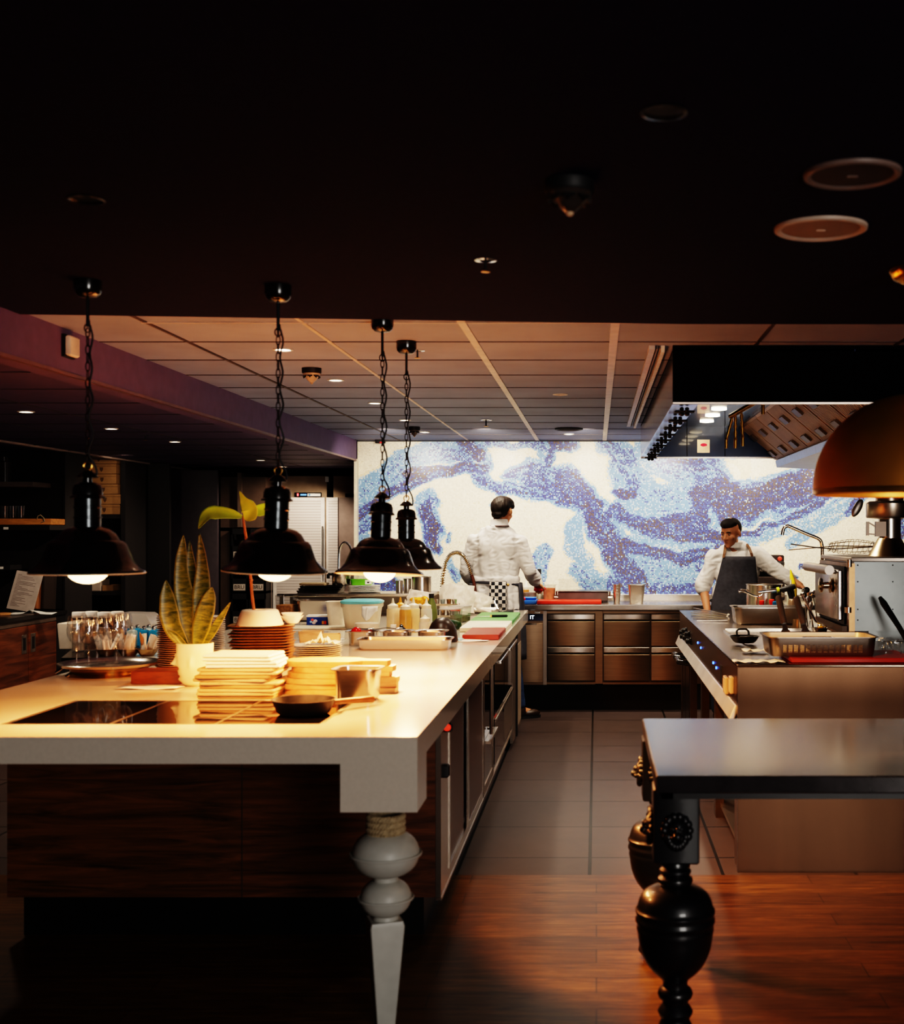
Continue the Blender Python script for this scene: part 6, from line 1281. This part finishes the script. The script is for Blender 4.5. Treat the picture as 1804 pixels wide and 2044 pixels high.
t = thing('mesh_ladle', 'chrome ladle with looped hook hanging across the stock pot front', 'ladle', (X(1502, 8.3), 8.34, Q + .001))
z1 = Z(1182, 8.3) - Q; b = B(); b.tube([(-.09, 0, z1), (-.06, 0, z1 + .006), (-.02, 0, z1 - .012), (.02, 0, z1 - .03), (.05, 0, z1 - .035), (.07, 0, z1 - .02), (.075, 0, z1 + .005)], [.011, .010, .007, .007, .007, .006, .005], 10); b.tube([(.03, 0, z1 - .03), (.03, 0, .0)], .006, 8); obj('ladle', b, CHROME, t)
RPL = M('red plastic', (.75, .03, .015), .3)
for k, (px, c, l) in enumerate(((1520, RPL, 'small red timer left on the range in front of the stock pot'), (1540, RPL, 'small tilted red timer beside the blue one on the range'), (1548, M('petrol blue plastic', (.01, .10, .20), .3), 'small petrol blue timer on the range behind the steel pan'))):
    y = 8.33 - .12 * (k == 2); zt_ = Z((1198, 1196, 1200)[k], y) - Q; t = thing('kitchen_timer', l, 'timer', (X(px, y), y, Q)); rr_ = (.018, .019, .023)[k]
    b = B(); b.lathe([(0, zt_ - rr_ * 2.1), (rr_ * .7, zt_ - rr_ * 2.1), (rr_, zt_ - rr_ * 1.2), (rr_ * .95, zt_ - rr_ * .2), (rr_ * .6, zt_), (0, zt_)], 24); obj('body', b, c, t)
    b = B(); b.lathe([(0, 0), (rr_ * .8, 0), (rr_ * .72, zt_ - rr_ * 2.1), (0, zt_ - rr_ * 2.1)], 20); obj('base', b, STEEL, t)
y = 8.2; t = thing('blow_torch', 'black kitchen blow torch with lime rings in front of the stock pot', 'blow torch', (X(1572, y), y, Q))
zc_ = Z(1176, y) - Q
b = B(); b.tube([(-.06, 0, zc_ - .006), (-.02, 0, zc_), (.03, 0, zc_ + .015), (.05, 0, zc_ + .02)], [.014, .019, .022, .016], 12); b.tube([(.005, 0, zc_), (.02, 0, zc_ - .05), (.03, 0, zc_ - .065)], [.016, .015, .017], 10); b.tube([(.03, 0, zc_ + .01), (.04, 0, zc_ - .05), (.035, 0, zc_ - .06)], .008, 8); obj('grip', b, BLACKP, t)
LIME = M('lime plastic ring', (.55, .60, .02), .35)
b = B(); b.tube([(-.074, 0, zc_ - .008), (-.058, 0, zc_ - .006)], .021, 14); obj('collar', b, LIME, t)
b = B(); b.tube([(-.20, 0, zc_ - .022), (-.12, 0, zc_ - .012), (-.07, 0, zc_ - .008)], [.008, .012, .013], 12); obj('burner_tube', b, CHROME, t)
b = B(); b.lathe([(0, 0), (.03, 0), (.03, zc_ - .08), (.02, zc_ - .066), (0, zc_ - .064)], 24); o_ = obj('gas_can', b, M('gas can paint', (.25, .16, .10), .35, .4), t); o_.location = (.032, .0, 0)
y = 8.05; t = thing('oil_squeeze_cup', 'squeeze bottle of yellow green oil standing by the blow torch', 'bottle', (X(1589, y), y + .22, Q)); z1 = Z(1160, y) - Q; z2 = Z(1180, y) - Q
b = B(); b.lathe([(0, 0), (.026, 0), (.027, z2 - .03), (0, z2 - .03)], 24); obj('oil', b, M('yellow oil', (.36, .34, .02), .15), t)
b = B(); b.lathe([(.0275, 0), (.0275, z2), (.01, z2 + .008), (.004, z1), (0, z1)], 24); obj('bottle', b, M('milky cap plastic', (.75, .72, .58), .35, alpha=.7), t)
solo('steel_ring_mould', B().lathe([(.042, 0), (.042, .05), (.038, .05), (.038, 0)], 32, close=True), M('brass steel mould', (.55, .40, .24), .25, 1.0), 'round steel mould between the two spatula handles', 'mould', (X(1597, 7.6), 7.65, Q))
a = [(0, 0, 0)]
y = 7.0; t = thing('serving_ladle', 'long handled steel ladle with an egg cup, leaning right of the spatulas', 'ladle', (X(1632, y), y - .05, Q + .005))
b = B(); b.lathe([(0, 0), (.02, .002), (.040, .02), (.048, .045), (.045, .045), (.036, .02), (0, .006)], 30); obj('cup', b, CHROME, t)
b = B(); b.tube([(-.012, .03, .075), (-.05, .06, .15), (-.078, .10, .225), (-.088, .10, .232), (-.094, .09, .22)], [.008, .009, .009, .007, .005], 8); b.tube([(-.012, .03, .075), (.02, .03, .06), (.04, .0, .05)], .005, 8); obj('handle', b, CHROME, t)
b = B(); b.ell((.008, 0, .046), (.018, .014, .010)); obj('egg_yolk', b, M('egg yolk', (.9, .4, .02), .2), t)
for k, (px, py, y, rx, l) in enumerate(((1609, 1190, 7.6, 40, 'first from left'), (1618, 1198, 7.5, 20, 'second'), (1627, 1186, 7.7, -20, 'third'), (1622, 1208, 7.4, 60, 'nearest'), (1612, 1178, 8.25, 10, 'furthest'))):
    t = thing('serving_spoon', 'chrome spoon in the cluster beside the oven door, ' + l, 'spoon', (X(px, y) - .01, y, Q), rx, 'chrome spoons beside the oven'); z1 = Z(py, y) - Q
    b = B(); b.tube([(.03, 0, 0.004), (.012, 0, z1 * .5), (0, 0, z1 - .02)], .004, 6); obj('handle', b, CHROME, t)
    b = B(); b.ell((-.004, 0, z1), (.022, .009, .030), roty(20 * k)); obj('bowl', b, CHROME, t)
t = thing('yellow_bottle', 'slim yellow squeeze bottle standing beyond the chef hand', 'bottle', (X(1583, 9.0), 9.0, Q)); z1 = Z(1137, 9.0) - Q
b = B(); b.lathe([(0, 0), (.028, 0), (.028, z1 * .55), (.02, z1 * .7), (0, z1 * .7)], 20); obj('body', b, M('bright yellow', (.85, .55, .02), .4), t)
b = B(); b.tube([(.0, 0, z1 * .68), (-.012, 0, z1 * .85), (-.02, 0, z1)], [.02, .014, .004], 10); obj('nozzle', b, M('yellow nozzle', (.9, .65, .03), .4), t)
# pot filler, wire basket, spoon on hood, black handle, wrap
y = 7.55; t = thing('pot_filler_tap', 'angled steel pot filler tap rising beside the charcoal oven', 'tap')
q = [(X(a, y), y, Z(c, y)) for a, c in ((1641, 1250), (1641, 1115), (1640, 1088), (1634, 1076), (1610, 1066), (1580, 1053), (1571, 1050), (1564, 1055), (1561, 1068))]; q[0] = (q[0][0], y, Q)
b = B(); b.tube([lerp(q, i / 60) for i in range(61)], .0105, 12); obj('spout', b, M('warm chrome', (.60, .48, .34), .15, 1.0), t)
b = B().at(q[0][0], y, Q); b.lathe([(.03, 0), (.03, .02), (.016, .03), (.014, .10), (0, .10)], 24, True); obj('base', b, STEEL, t)
t = thing('wire_basket', 'wire fry basket with crossed handles lying on the charcoal oven', 'basket', (0, 0, 0)); y = 7.28; zt2 = oz1 + .003; WIR = M('basket wire', (.22, .15, .10), .35, .9)
xa, xb = X(1650, y), X(1752, y); b = B()
for k in range(10):
    u = k / 9; x = xa + .02 + (xb - xa - .03) * u; r = .012 + .034 * math.sin(PI * (.15 + .75 * u)); b.tube([(x + .012 * math.sin(a), y + r * math.cos(a) * 1.5, zt2 + .048 + r * math.sin(a)) for a in [2 * PI * i / 22 for i in range(22)]], .0013 if 1 < k < 8 else .002, 5, True)
for j in range(8):
    a = 2 * PI * j / 8; b.tube([(xa + .01 + (xb - xa) * u, y + 1.5 * (.008 + .036 * math.sin(PI * (.12 + .78 * u))) * math.cos(a), zt2 + .048 + (.008 + .036 * math.sin(PI * (.12 + .78 * u))) * math.sin(a)) for u in [i / 12 for i in range(13)]], .0013, 5)
obj('basket', b, WIR, t)
b = B(); b.tube([(X(1577, y), y - .02, Z(1086, y)), (X(1626, y), y - .01, zt2 + .045), (xa + .05, y, zt2 + .035), (xb, y, zt2 + .05)], .004, 6); obj('handle', b, TNG, t)
b = B(); b.tube([(X(1575, y), y + .02, Z(1098, y)), (X(1630, y), y + .01, zt2 + .043), (xa + .05, y, zt2 + .055), (xb, y, zt2 + .052)], .003, 6); obj('handle', b, TNG, t)
y = 6.9; t = thing('hanging_spoon', 'steel spoon hanging in the air under the big brass dome', 'spoon', (X(1711, y), y, 0))
b = B(); b.ell((0, 0, Z(1014, y)), (.024, .012, .056), roty(28)); obj('bowl', b, DSTEEL, t)
b = B(); b.tube([(.018, 0, Z(1003, y)), (.005, 0, Z(990, y)), (-.01, 0, Z(970, y)), (-.01, 0, Z(900, y)), (-.01, 0, 2.06)], .0035, 6); obj('handle', b, DSTEEL, t)
t = thing('pan_handle', 'black iron pan with long handle leaning on the oven front at right edge', 'pan', (X(1800, 6.3), 6.3, Q))
b = B(); b.tube([(.03, -.02, .02), (.0, .06, .10), (-.06, .15, .22), (-.075, .17, .25)], [.014, .014, .018, .010], 10); obj('handle', b, IRON, t)
b = B(); b.lathe([(0, 0), (.09, 0), (.11, .03), (.105, .03), (.085, .006), (0, .006)], 36); o_ = obj('pan', b, IRON, t); o_.location = (.13, -.03, 0)
t = bag('plastic_wrap', 'torn clear plastic wrap hanging at right end of the red board on the range', 1775, 1290, .12, .07, 5.56, 9.9, glass('clear wrap', (.92, .92, .92), .15, 1.4), 8, Q + .042); del t['group']
# ------------------------------------------------------------------ people
def blob(name, b, m, vox, sm=6, parent=None, fold=None, cut=None):
    o = obj(name, b, m, None)
    md = o.modifiers.new('r', 'REMESH'); md.mode = 'VOXEL'; md.voxel_size = vox
    s2 = o.modifiers.new('s', 'SMOOTH'); s2.factor = .5; s2.iterations = sm
    dg = bpy.context.evaluated_depsgraph_get(); me = bpy.data.meshes.new_from_object(o.evaluated_get(dg))
    old = o.data; o.modifiers.clear(); o.data = me; me.name = name; bpy.data.meshes.remove(old)
    if not me.materials: me.materials.append(m)
    me.polygons.foreach_set('use_smooth', [True] * len(me.polygons))
    if fold:
        nn = [v.normal.copy() for v in me.vertices]
        for v, q in zip(me.vertices, nn): v.co += q * fold(v.co)
    if cut:
        bm = bmesh.new(); bm.from_mesh(me)
        bmesh.ops.delete(bm, geom=[v for v in bm.verts if cut(v.co)], context='VERTS'); bm.to_mesh(me); bm.free()
    if parent: o.parent = parent
    return o
def head(b, c, yaw, pitch=0, s=1.0):
    M0 = b.M; b.M = M0 @ Matrix.Translation(Vector(c)) @ Matrix.Rotation(R(yaw), 4, 'Z') @ Matrix.Rotation(R(pitch), 4, 'X') @ Matrix.Scale(s, 4); HM = b.M.copy()
    b.ell((0, -.012, .022), (.077, .096, .096)); b.ell((0, .030, -.035), (.060, .062, .085)); b.ell((0, .042, -.082), (.043, .045, .036))
    b.cap((0, .088, .004), (0, .108, -.030), .008, .0125); b.ell((-.013, .098, -.036), (.009, .009, .008)); b.ell((.013, .098, -.036), (.009, .009, .008))
    b.cap((-.034, .074, .022), (.034, .074, .022), .012, .012)
    for q in (-1, 1): b.ell((q * .038, .058, -.030), (.024, .026, .024)); b.ell((q * .084, -.004, -.016), (.010, .020, .032), rotz(q * -22))
    b.cap((-.017, .083, -.061), (.017, .083, -.061), .0065, .0065); b.cap((-.014, .082, -.074), (.014, .082, -.074), .0075, .0075); b.ell((0, .074, -.104), (.020, .018, .016))
    b.M = M0; return HM
def hand(b, wrist, d, palm_n, side=1, curl=35, s=1.0):
    d = Vector(d).normalized(); n = Vector(palm_n); n = (n - d * n.dot(d)).normalized(); x = d.cross(n)
    M0 = b.M; Rm = Matrix((x, n, d)).transposed().to_4x4(); b.M = M0 @ Matrix.Translation(Vector(wrist)) @ Rm @ Matrix.Scale(s, 4)
    b.ell((0, 0, .045), (.041, .017, .052)); b.cap((-.022, 0, .03), (-.026, 0, .082), .015, .012); b.cap((.022, 0, .03), (.026, 0, .080), .015, .012)
    for i, (fx, L) in enumerate(((-.030, .066), (-.010, .076), (.011, .071), (.030, .054))):
        p = Vector((fx, 0, .084)); a = R(curl * .5)
        for k, (q, r0, r1) in enumerate(((.45, .0098, .009), (.32, .009, .0084), (.23, .0084, .0074))):
            e = p + Vector((fx * .10, math.sin(a), math.cos(a))) * L * q; b.cap(p, e, r0, r1, 10); p = e; a += R(curl * (1 + .1 * i))
    b.cap((side * .030, .004, .025), (side * .056, .014, .058), .0135, .0115, 10); b.cap((side * .056, .014, .058), (side * .058, .030, .086), .0110, .0085, 10)
    b.M = M0
SKIN = M('warm skin', (.46, .21, .11), .5, 0, .06, 20, sss=.12); SKIN2 = M('tan skin', (.50, .22, .12), .5, 0, .06, 20, sss=.12)
HAIR = M('dark brown hair', (.014, .008, .006), .62, 0, .5, 160, bump=.6, stretch=(1, 1, .15))
SHIRT = M('white chef shirt', (.72, .68, .66), .8, 0, .04, 12); NAVY = M('charcoal navy apron cloth', (.050, .050, .064), .8, 0, .15, 40); DENIM = M('blue denim', (.025, .05, .12), .8, 0, .3, 60)
def folds(sd, amp=.007):
    def f(c):
        a = noise.noise(Vector((c.x * 17 + sd + c.z * 2, c.y * 13, c.z * 4.0))); d = noise.noise(Vector((c.x * 9 + c.z * 12, c.y * 7 + sd, c.z * 16 - c.x * 7)))
        return amp * (1.1 * a + .9 * (1 - 2 * abs(d)) * abs(d) * 4 * .5)
    return f
EYEW = M('eye white', (.30, .24, .20), .3); IRIS = M('dark iris', (.02, .012, .01), .1)
def face_parts(HM, parent, brow=True):
    for q in (-1, 1):
        b = B(HM); b.ell((q * .029, .0745, .000), (.0115, .0095, .0062)); b.mi = 1; b.ell((q * .029, .0815, .000), (.005, .0035, .005), None, 10, 6); obj('eye', b, [EYEW, IRIS], parent)
        b = B(HM); b.tube([(q * .014, .088, .019), (q * .03, .088, .024), (q * .046, .076, .020)], [.0035, .0045, .003], 8); obj('eyebrow', b, HAIR, parent)
# ---- chef seen from behind at the back counter
CXX, CYY = X(991, 9.93), 9.93
b = B()
HM = head(b, (.045, .015, 1.715), -28, -14)
b.cap((0, -.01, 1.50), (.030, .0, 1.64), .066, .058)
b.ell((0, 0, 1.34), (.165, .10, .20)); b.ell((0, 0, 1.12), (.15, .10, .18)); b.ell((0, 0, .96), (.165, .115, .12)); b.cap((-.16, 0, 1.465), (.16, 0, 1.465), .05, .05)
AR = [((.175, 0, 1.465), (.272, .02, 1.225), (.315, .23, 1.115)), ((-.175, 0, 1.465), (-.265, .02, 1.225), (-.20, .24, 1.10))]
for s_, (sh, el, wr) in zip((1, -1), AR): b.cap(sh, el, .046, .040); b.cap(el, wr, .040, .027)
hand(b, AR[0][2], (.10, .8, -.35), (-.3, -.4, -1), -1, 40); hand(b, AR[1][2], (.25, .8, -.45), (.3, -.4, -1), 1, 40)
LG = [((.09, 0, .93), (.125, .05, .50), (.175, .09, .09)), ((-.09, 0, .93), (-.10, .02, .50), (-.11, 0, .09))]
for hp, kn, an in LG: b.cap(hp, kn, .078, .055); b.cap(kn, an, .052, .036)
b.cap((.175, .09, .07), (.29, .15, .04), .036, .03); b.cap((-.11, 0, .07), (-.12, .14, .04), .036, .03)
man = blob('person', b, SKIN, .0065, 5); man.location = (CXX, CYY, 0)
tag(man, 'person in white chef shirt seen from behind, checkered towel at waist, working at back counter', 'person')
b = B(HM); b.ell((0, -.030, .022), (.083, .086, .094)); b.ell((0, .012, .070), (.080, .092, .052)); b.ell((0, -.066, -.045), (.056, .032, .040)); b.ell((.05, .03, .05), (.036, .05, .03)); b.ell((-.05, .03, .05), (.036, .05, .03))
blob('hair', b, HAIR, .006, 4, man, lambda c: .004 * noise.noise(Vector((c.x * 60, c.y * 60, c.z * 18))))
face_parts(HM, man)
b = B(); b.rloft([(.31, .24, .11, 1.13), (.355, .25, .12, 1.22), (.385, .25, .12, 1.34), (.40, .235, .11, 1.43), (.35, .19, .09, 1.50), (.23, .175, .08, 1.555), (.16, .16, .07, 1.60)], 8); b.cap((-.165, 0, 1.455), (.165, 0, 1.455), .072, .072); b.ell((-.08, -.06, 1.40), (.09, .075, .11)); b.ell((.08, -.06, 1.40), (.09, .075, .11))
b.M = Matrix.Translation((0, 0, 0)); b.rloft([(.37, .27, .12, 1.17), (.355, .26, .12, 1.10), (.385, .285, .12, 1.0), (.41, .30, .12, .905)], 6); b.M = Matrix()
for sh, el, wr in AR:
    sh, el, wr = Vector(sh), Vector(el), Vector(wr); b.cap(sh - Vector((sh.x * .14, 0, .008)), el, .072, .054); b.cap(sh, el, .064, .054); b.cap(el, el.lerp(wr, .86), .055, .042)
blob('shirt', b, SHIRT, .0075, 16, man, folds(1.3, .021))
b = B(); b.lathe([(.082, 1.585), (.076, 1.60), (.069, 1.644), (.065, 1.646), (.066, 1.60)], 32); b.M = Matrix(); cl = obj('collar', b, SHIRT, man); cl.location = (.022, -.004, 0)
b = B(); b.lathe([(.083, 1.584), (.0835, 1.589), (.080, 1.594)], 32); cl = obj('neck_strap', b, M('dark red strap', (.06, .015, .012), .6), man); cl.location = (.021, -.003, 0)
b = B(); pts = [(.198 * math.cos(a), .150 * math.sin(a), 1.118 - .012 * math.sin(a) - .012 * math.cos(a)) for a in [2 * PI * i / 40 for i in range(40)]]; b.tube(pts, .012, 8, True); st = obj('apron_string', b, NAVY, man)
b = B(); b.ell((.10, -.142, 1.115), (.016, .008, .011)); obj('buckle', b, BRASS, st)
b = B(); g = []
for j in range(12):
    u = j / 11; z = 1.125 - .62 * u; row = []
    for i in range(25):
        a = R(-32 + 244 * i / 24); k = 1 + .14 * u; row.append((.215 * k * math.cos(a) + .006 * math.sin(i * 1.4 + j * .5), .158 * k * math.sin(a) + .006 * math.cos(i + j * .4), z))
    g.append(row)
b.sheet(g); obj('apron', b, NAVY, man, solid=.004, sharp=180)
def checker():
    m, nt, p = _new('checkered towel'); L = nt.links.new
    tc = N(nt, 'TexCoord'); c = N(nt, 'TexChecker'); c.inputs['Scale'].default_value = 1; c.inputs['Color1'].default_value = (.008, .009, .014, 1); c.inputs['Color2'].default_value = (.62, .55, .50, 1)
    mp = N(nt, 'Mapping'); mp.inputs['Scale'].default_value = (34, .001, 34); mp.inputs['Location'].default_value = (.0, .5, .2); L(tc.outputs['Object'], mp.inputs['Vector']); L(mp.outputs['Vector'], c.inputs['Vector']); L(c.outputs['Color'], p.inputs['Base Color']); p.inputs['Roughness'].default_value = .9; return m
b = B(); g = []
for j in range(16):
    u = j / 15; z = 1.135 - .245 * u; g.append([(-.042 + .135 * i / 12, -.166 - .012 * math.sin(PI * u) - .018 * u - .005 * math.sin(i * 1.1) * (.3 + u), z) for i in range(13)])
g = [[(x, y + .03, 1.128) for x, y, z in g[0]], [(x, y + .008, 1.142) for x, y, z in g[0]]] + g
b.sheet(g); obj('towel', b, checker(), man, solid=.006, sharp=180)
b = B()
for hp, kn, an in LG: b.cap(hp, kn, .092, .070); b.cap(kn, (an[0], an[1], an[2] + .03), .068, .056)
b.ell((0, 0, .95), (.17, .12, .10)); blob('jeans', b, DENIM, .009, 4, man, folds(4.1, .006))
SHOE = M('dark brown shoe leather', (.03, .016, .012), .35)
for (ax, ay), (txx, tyy) in (((.165, .085), (.30, .155)), ((-.11, -.02), (-.12, .13))):
    d = Vector((txx - ax, tyy - ay, 0)); an = math.atan2(-d.x, d.y); b = B(Matrix.Translation((ax, ay, 0)) @ Matrix.Rotation(an, 4, 'Z'))
    b.ell((0, .02, .06), (.046, .06, .055)); b.ell((0, .12, .04), (.048, .085, .036)); b.cap((0, 0, .07), (0, -.01, .115), .045, .044); sh = blob('shoe', b, SHOE, .006, 4, man, None)
    b = B(Matrix.Translation((ax, ay, 0)) @ Matrix.Rotation(an, 4, 'Z')); b.prism([(.043 * math.cos(q) * (1 if math.sin(q) > 0 else .9), .075 + .135 * math.sin(q)) for q in [2 * PI * i / 24 for i in range(24)]], .0, .022); obj('sole', b, BLACKP, sh)
GLV = M('red beef cut', (.50, .02, .03), .35, 0, .3, 30)
b = B(); b.ell((0, 0, 0), (.045, .035, .024), rotz(25)); b.ell((.03, .02, .006), (.028, .024, .018)); o_ = obj('held_food', b, GLV); tag(o_, 'lump of red food held in right hand of the chef seen from behind', 'food'); o_.location = (CXX + .33, CYY + .325, 1.055)
# ---- chef in the grey apron behind the range
CXX, CYY = 1.138, 9.86
b = B()
HM = head(b, (-.052, -.045, 1.54), 180 - 38, -16, .97)
b.cap((0, .01, 1.34), (-.04, -.015, 1.46), .062, .055)
b.ell((0, 0, 1.22), (.16, .10, .19)); b.ell((-.02, 0, 1.0), (.145, .10, .18)); b.ell((-.03, 0, .86), (.16, .11, .12)); b.cap((-.15, 0, 1.325), (.15, 0, 1.335), .038, .038)
AR = [((-.18, 0, 1.33), (-.272, .0, 1.105), (-.245, -.10, .905)), ((.18, 0, 1.345), (.335, -.10, 1.215), (.475, -.25, 1.115))]
for sh, el, wr in AR: b.cap(sh, el, .040, .040); b.cap(el, wr, .041, .028)
hand(b, AR[0][2], (.05, -.2, -1), (.8, -.4, 0), 1, 25); hand(b, AR[1][2], (.6, -.6, -.5), (-.2, -.3, -1), 1, 45)
LG = [((.07, 0, .84), (.09, -.03, .45), (.09, 0, .09)), ((-.12, 0, .84), (-.14, -.03, .45), (-.15, 0, .09))]
for hp, kn, an in LG: b.cap(hp, kn, .078, .055); b.cap(kn, an, .052, .036); b.cap((an[0], an[1], .06), (an[0], an[1] - .14, .04), .036, .03)
man = blob('person', b, SKIN2, .0065, 5); man.location = (CXX, CYY, 0)
tag(man, 'person in white shirt and charcoal bib apron, head turned, standing behind the range', 'person')
b = B(HM); b.ell((0, -.034, .028), (.080, .080, .086)); b.ell((0, .004, .074), (.074, .086, .044)); b.ell((0, -.062, -.03), (.054, .032, .036)); blob('hair', b, HAIR, .006, 4, man, lambda c: .003 * noise.noise(Vector((c.x * 60, c.y * 60, c.z * 20))))
face_parts(HM, man)
b = B(HM); b.tube([(-.016, .0885, -.0675), (0, .0905, -.0680), (.016, .0885, -.0675)], [.001, .0022, .001], 6); obj('mouth', b, M('mouth line', (.10, .03, .025), .5), man)
b = B(); b.ell((0, 0, 1.215), (.185, .122, .18)); b.ell((-.02, 0, 1.04), (.175, .122, .17)); b.cap((-.165, 0, 1.33), (.165, 0, 1.345), .070, .070); b.cap((-.09, .012, 1.375), (-.02, .0, 1.425), .058, .062); b.cap((.09, .012, 1.385), (-.01, .0, 1.425), .058, .062)
for (sh, el, wr), f in zip(AR, (.12, .50)):
    sh, el, wr = Vector(sh), Vector(el), Vector(wr); b.cap(sh, el, .071, .060); b.cap(el, el.lerp(wr, f), .060, .053)
blob('shirt', b, SHIRT, .0075, 9, man, folds(7.7, .015))
b = B()
for q in (-1, 1):
    M0 = Matrix.Translation((-.022, -.012, 1.435)); b.M = M0; b.prism([(0, -.068), (q * .030, -.072), (q * .065, -.030), (q * .062, .03), (q * .05, .03), (q * .052, -.02), (q * .03, -.058)], -.022, .022)
obj('collar', b, SHIRT, man)
b = B(); g = []
for j in range(20):
    u = j / 19; z = 1.345 - .62 * u; hw = .128 + .065 * min(1, u * 1.7); cx = .005 - .03 * min(1, u * 1.4); row = []
    for i in range(19):
        q = (i / 18 - .5) * 2; x = hw * q; dd = .152 * math.sqrt(max(.05, 1 - (x / .235) ** 2)); row.append((cx + x, -dd - .004 - .007 * noise.noise(Vector((i * .25, j * .35, 2))), z))
    g.append(row)
b.sheet(g); ap = obj('apron', b, NAVY, man, solid=.005, sharp=180)
LEA = M('brown leather strap', (.16, .07, .025), .5)
for q in (-1, 1):
    b = B(); pts = [(q * .115, -.138, 1.335), (q * .108, -.128, 1.365), (q * .098, -.09, 1.402), (q * .085, -.02, 1.438), (q * .07, .05, 1.43)]; pts = [(x - .005, y, z + (.006 if q > 0 else 0)) for x, y, z in pts]
    for a_, c_ in zip(pts, pts[1:]): b.bar(a_, c_, .022, .004)
    obj('apron_strap', b, LEA, ap)
b = B(); pts = [(-.02 + .19 * math.cos(a), .145 * math.sin(a), .985) for a in [2 * PI * i / 36 for i in range(36)]]; b.tube(pts, .010, 8, True); obj('apron_string', b, NAVY, man)
b = B()
for hp, kn, an in LG: b.cap(hp, kn, .092, .070); b.cap(kn, (an[0], an[1], an[2] + .02), .068, .056)
b.ell((-.03, 0, .88), (.17, .12, .12)); blob('trousers', b, M('dark trousers', (.03, .035, .06), .8), .010, 4, man)
for hp, kn, an in LG:
    b = B(Matrix.Translation((an[0], an[1], 0))); b.ell((0, -.02, .055), (.045, .06, .05)); b.ell((0, -.11, .038), (.046, .08, .034)); b.box(-.04, .04, -.17, .05, 0, .02); blob('shoe', b, SHOE, .008, 3, man)
# ------------------------------------------------------------------ camera, light, colour
cam = bpy.data.cameras.new('camera'); co = bpy.data.objects.new('camera', cam); C.objects.link(co); SC.camera = co
co.location = (0, 0, H); co.rotation_euler = (R(90), 0, 0)
cam.sensor_fit = 'AUTO'; cam.sensor_width = 36; cam.lens = 36 * F / 2044
cam.shift_x = (902 - CX) / 2044; cam.shift_y = (CY - 1022) / 2044; cam.clip_start = .05
cam.dof.use_dof = True; cam.dof.focus_distance = 8.6; cam.dof.aperture_fstop = 3.5
w = bpy.data.worlds.new('world'); SC.world = w; w.use_nodes = True
bg = w.node_tree.nodes['Background']; bg.inputs[0].default_value = (.5, .6, .8, 1); bg.inputs[1].default_value = .05
def lamp(kind, loc, target, e, col, size=.1, spot=60, blend=.5, sy=None):
    ld = bpy.data.lights.new('lamp', kind); ld.energy = e; ld.color = col
    if kind == 'SPOT': ld.spot_size = R(spot); ld.spot_blend = blend; ld.shadow_soft_size = size
    elif kind == 'AREA':
        ld.size = size
        if sy: ld.shape = 'RECTANGLE'; ld.size_y = sy
    else: ld.shadow_soft_size = size
    o = bpy.data.objects.new('lamp', ld); C.objects.link(o); o.location = loc
    o.rotation_euler = (Vector(target) - Vector(loc)).to_track_quat('-Z', 'Y').to_euler(); return o
WARM = (1, .84, .65); ORG = (1, .53, .20)
lamp('AREA', (2.2, -2.35, 1.5), (-.6, 4.0, .7), 130, (1, .96, .91), 1.9, sy=1.4)          # added fill lamp behind the camera, standing in for an assumed window's daylight
for x in (-1.7, -.9, -.1, .7, 1.5, 2.4): lamp('SPOT', (x, 9.75, 2.33), (x, 11.0, 1.35), 104, WARM, .12, 125, .9)   # downlights washing the mosaic
for x, y, e in ((-1.05, 5.9, 40), (-1.05, 7.6, 60), (-1.05, 8.7, 60), (0.0, 7.3, 30), (0, 8.9, 50), (0.25, 5.9, 18)): lamp('SPOT', (x, y, 2.34), (x, y, 0), e, WARM, .05, 130, .6)
for y in (7.55, 7.92, 8.36, 8.8): lamp('SPOT', (.80, y, 2.32), (.9, y, .9), 46, WARM, .04, 120, .6)    # hood lights
for x, y in ((-3.0, 6.0), (-3.2, 8.2), (-3.0, 10.2), (-2.8, 12)): lamp('SPOT', (x, y, 2.18), (x - .6, y + .3, 0), 62, WARM, .04, 140, .6)
lamp('SPOT', (-4.0, 10.3, 2.18), (-4.4, 11.2, 1.2), 11, WARM, .04, 120, .7)  # added lamp without a fitting, brightens the cardboard boxes
lamp('SPOT', (-.25, 3.3, 2.33), (.85, 5.1, 0), 400, ORG, .03, 58, .35)          # warm spot added without a fitting, for the orange pool on the floor
lamp('SPOT', (1.05, 3.77, 1.60), (1.05, 3.9, 0), 4, ORG, .05, 140, .5)          # inside the brass dome
SC.view_settings.view_transform = 'Filmic'; SC.view_settings.look = 'Very High Contrast'; SC.view_settings.exposure = 0.0
SC.cycles.max_bounces = 8; SC.cycles.transparent_max_bounces = 16; SC.cycles.caustics_reflective = False; SC.cycles.caustics_refractive = False
SC.cycles.sample_clamp_indirect = 6; SC.cycles.use_denoising = True
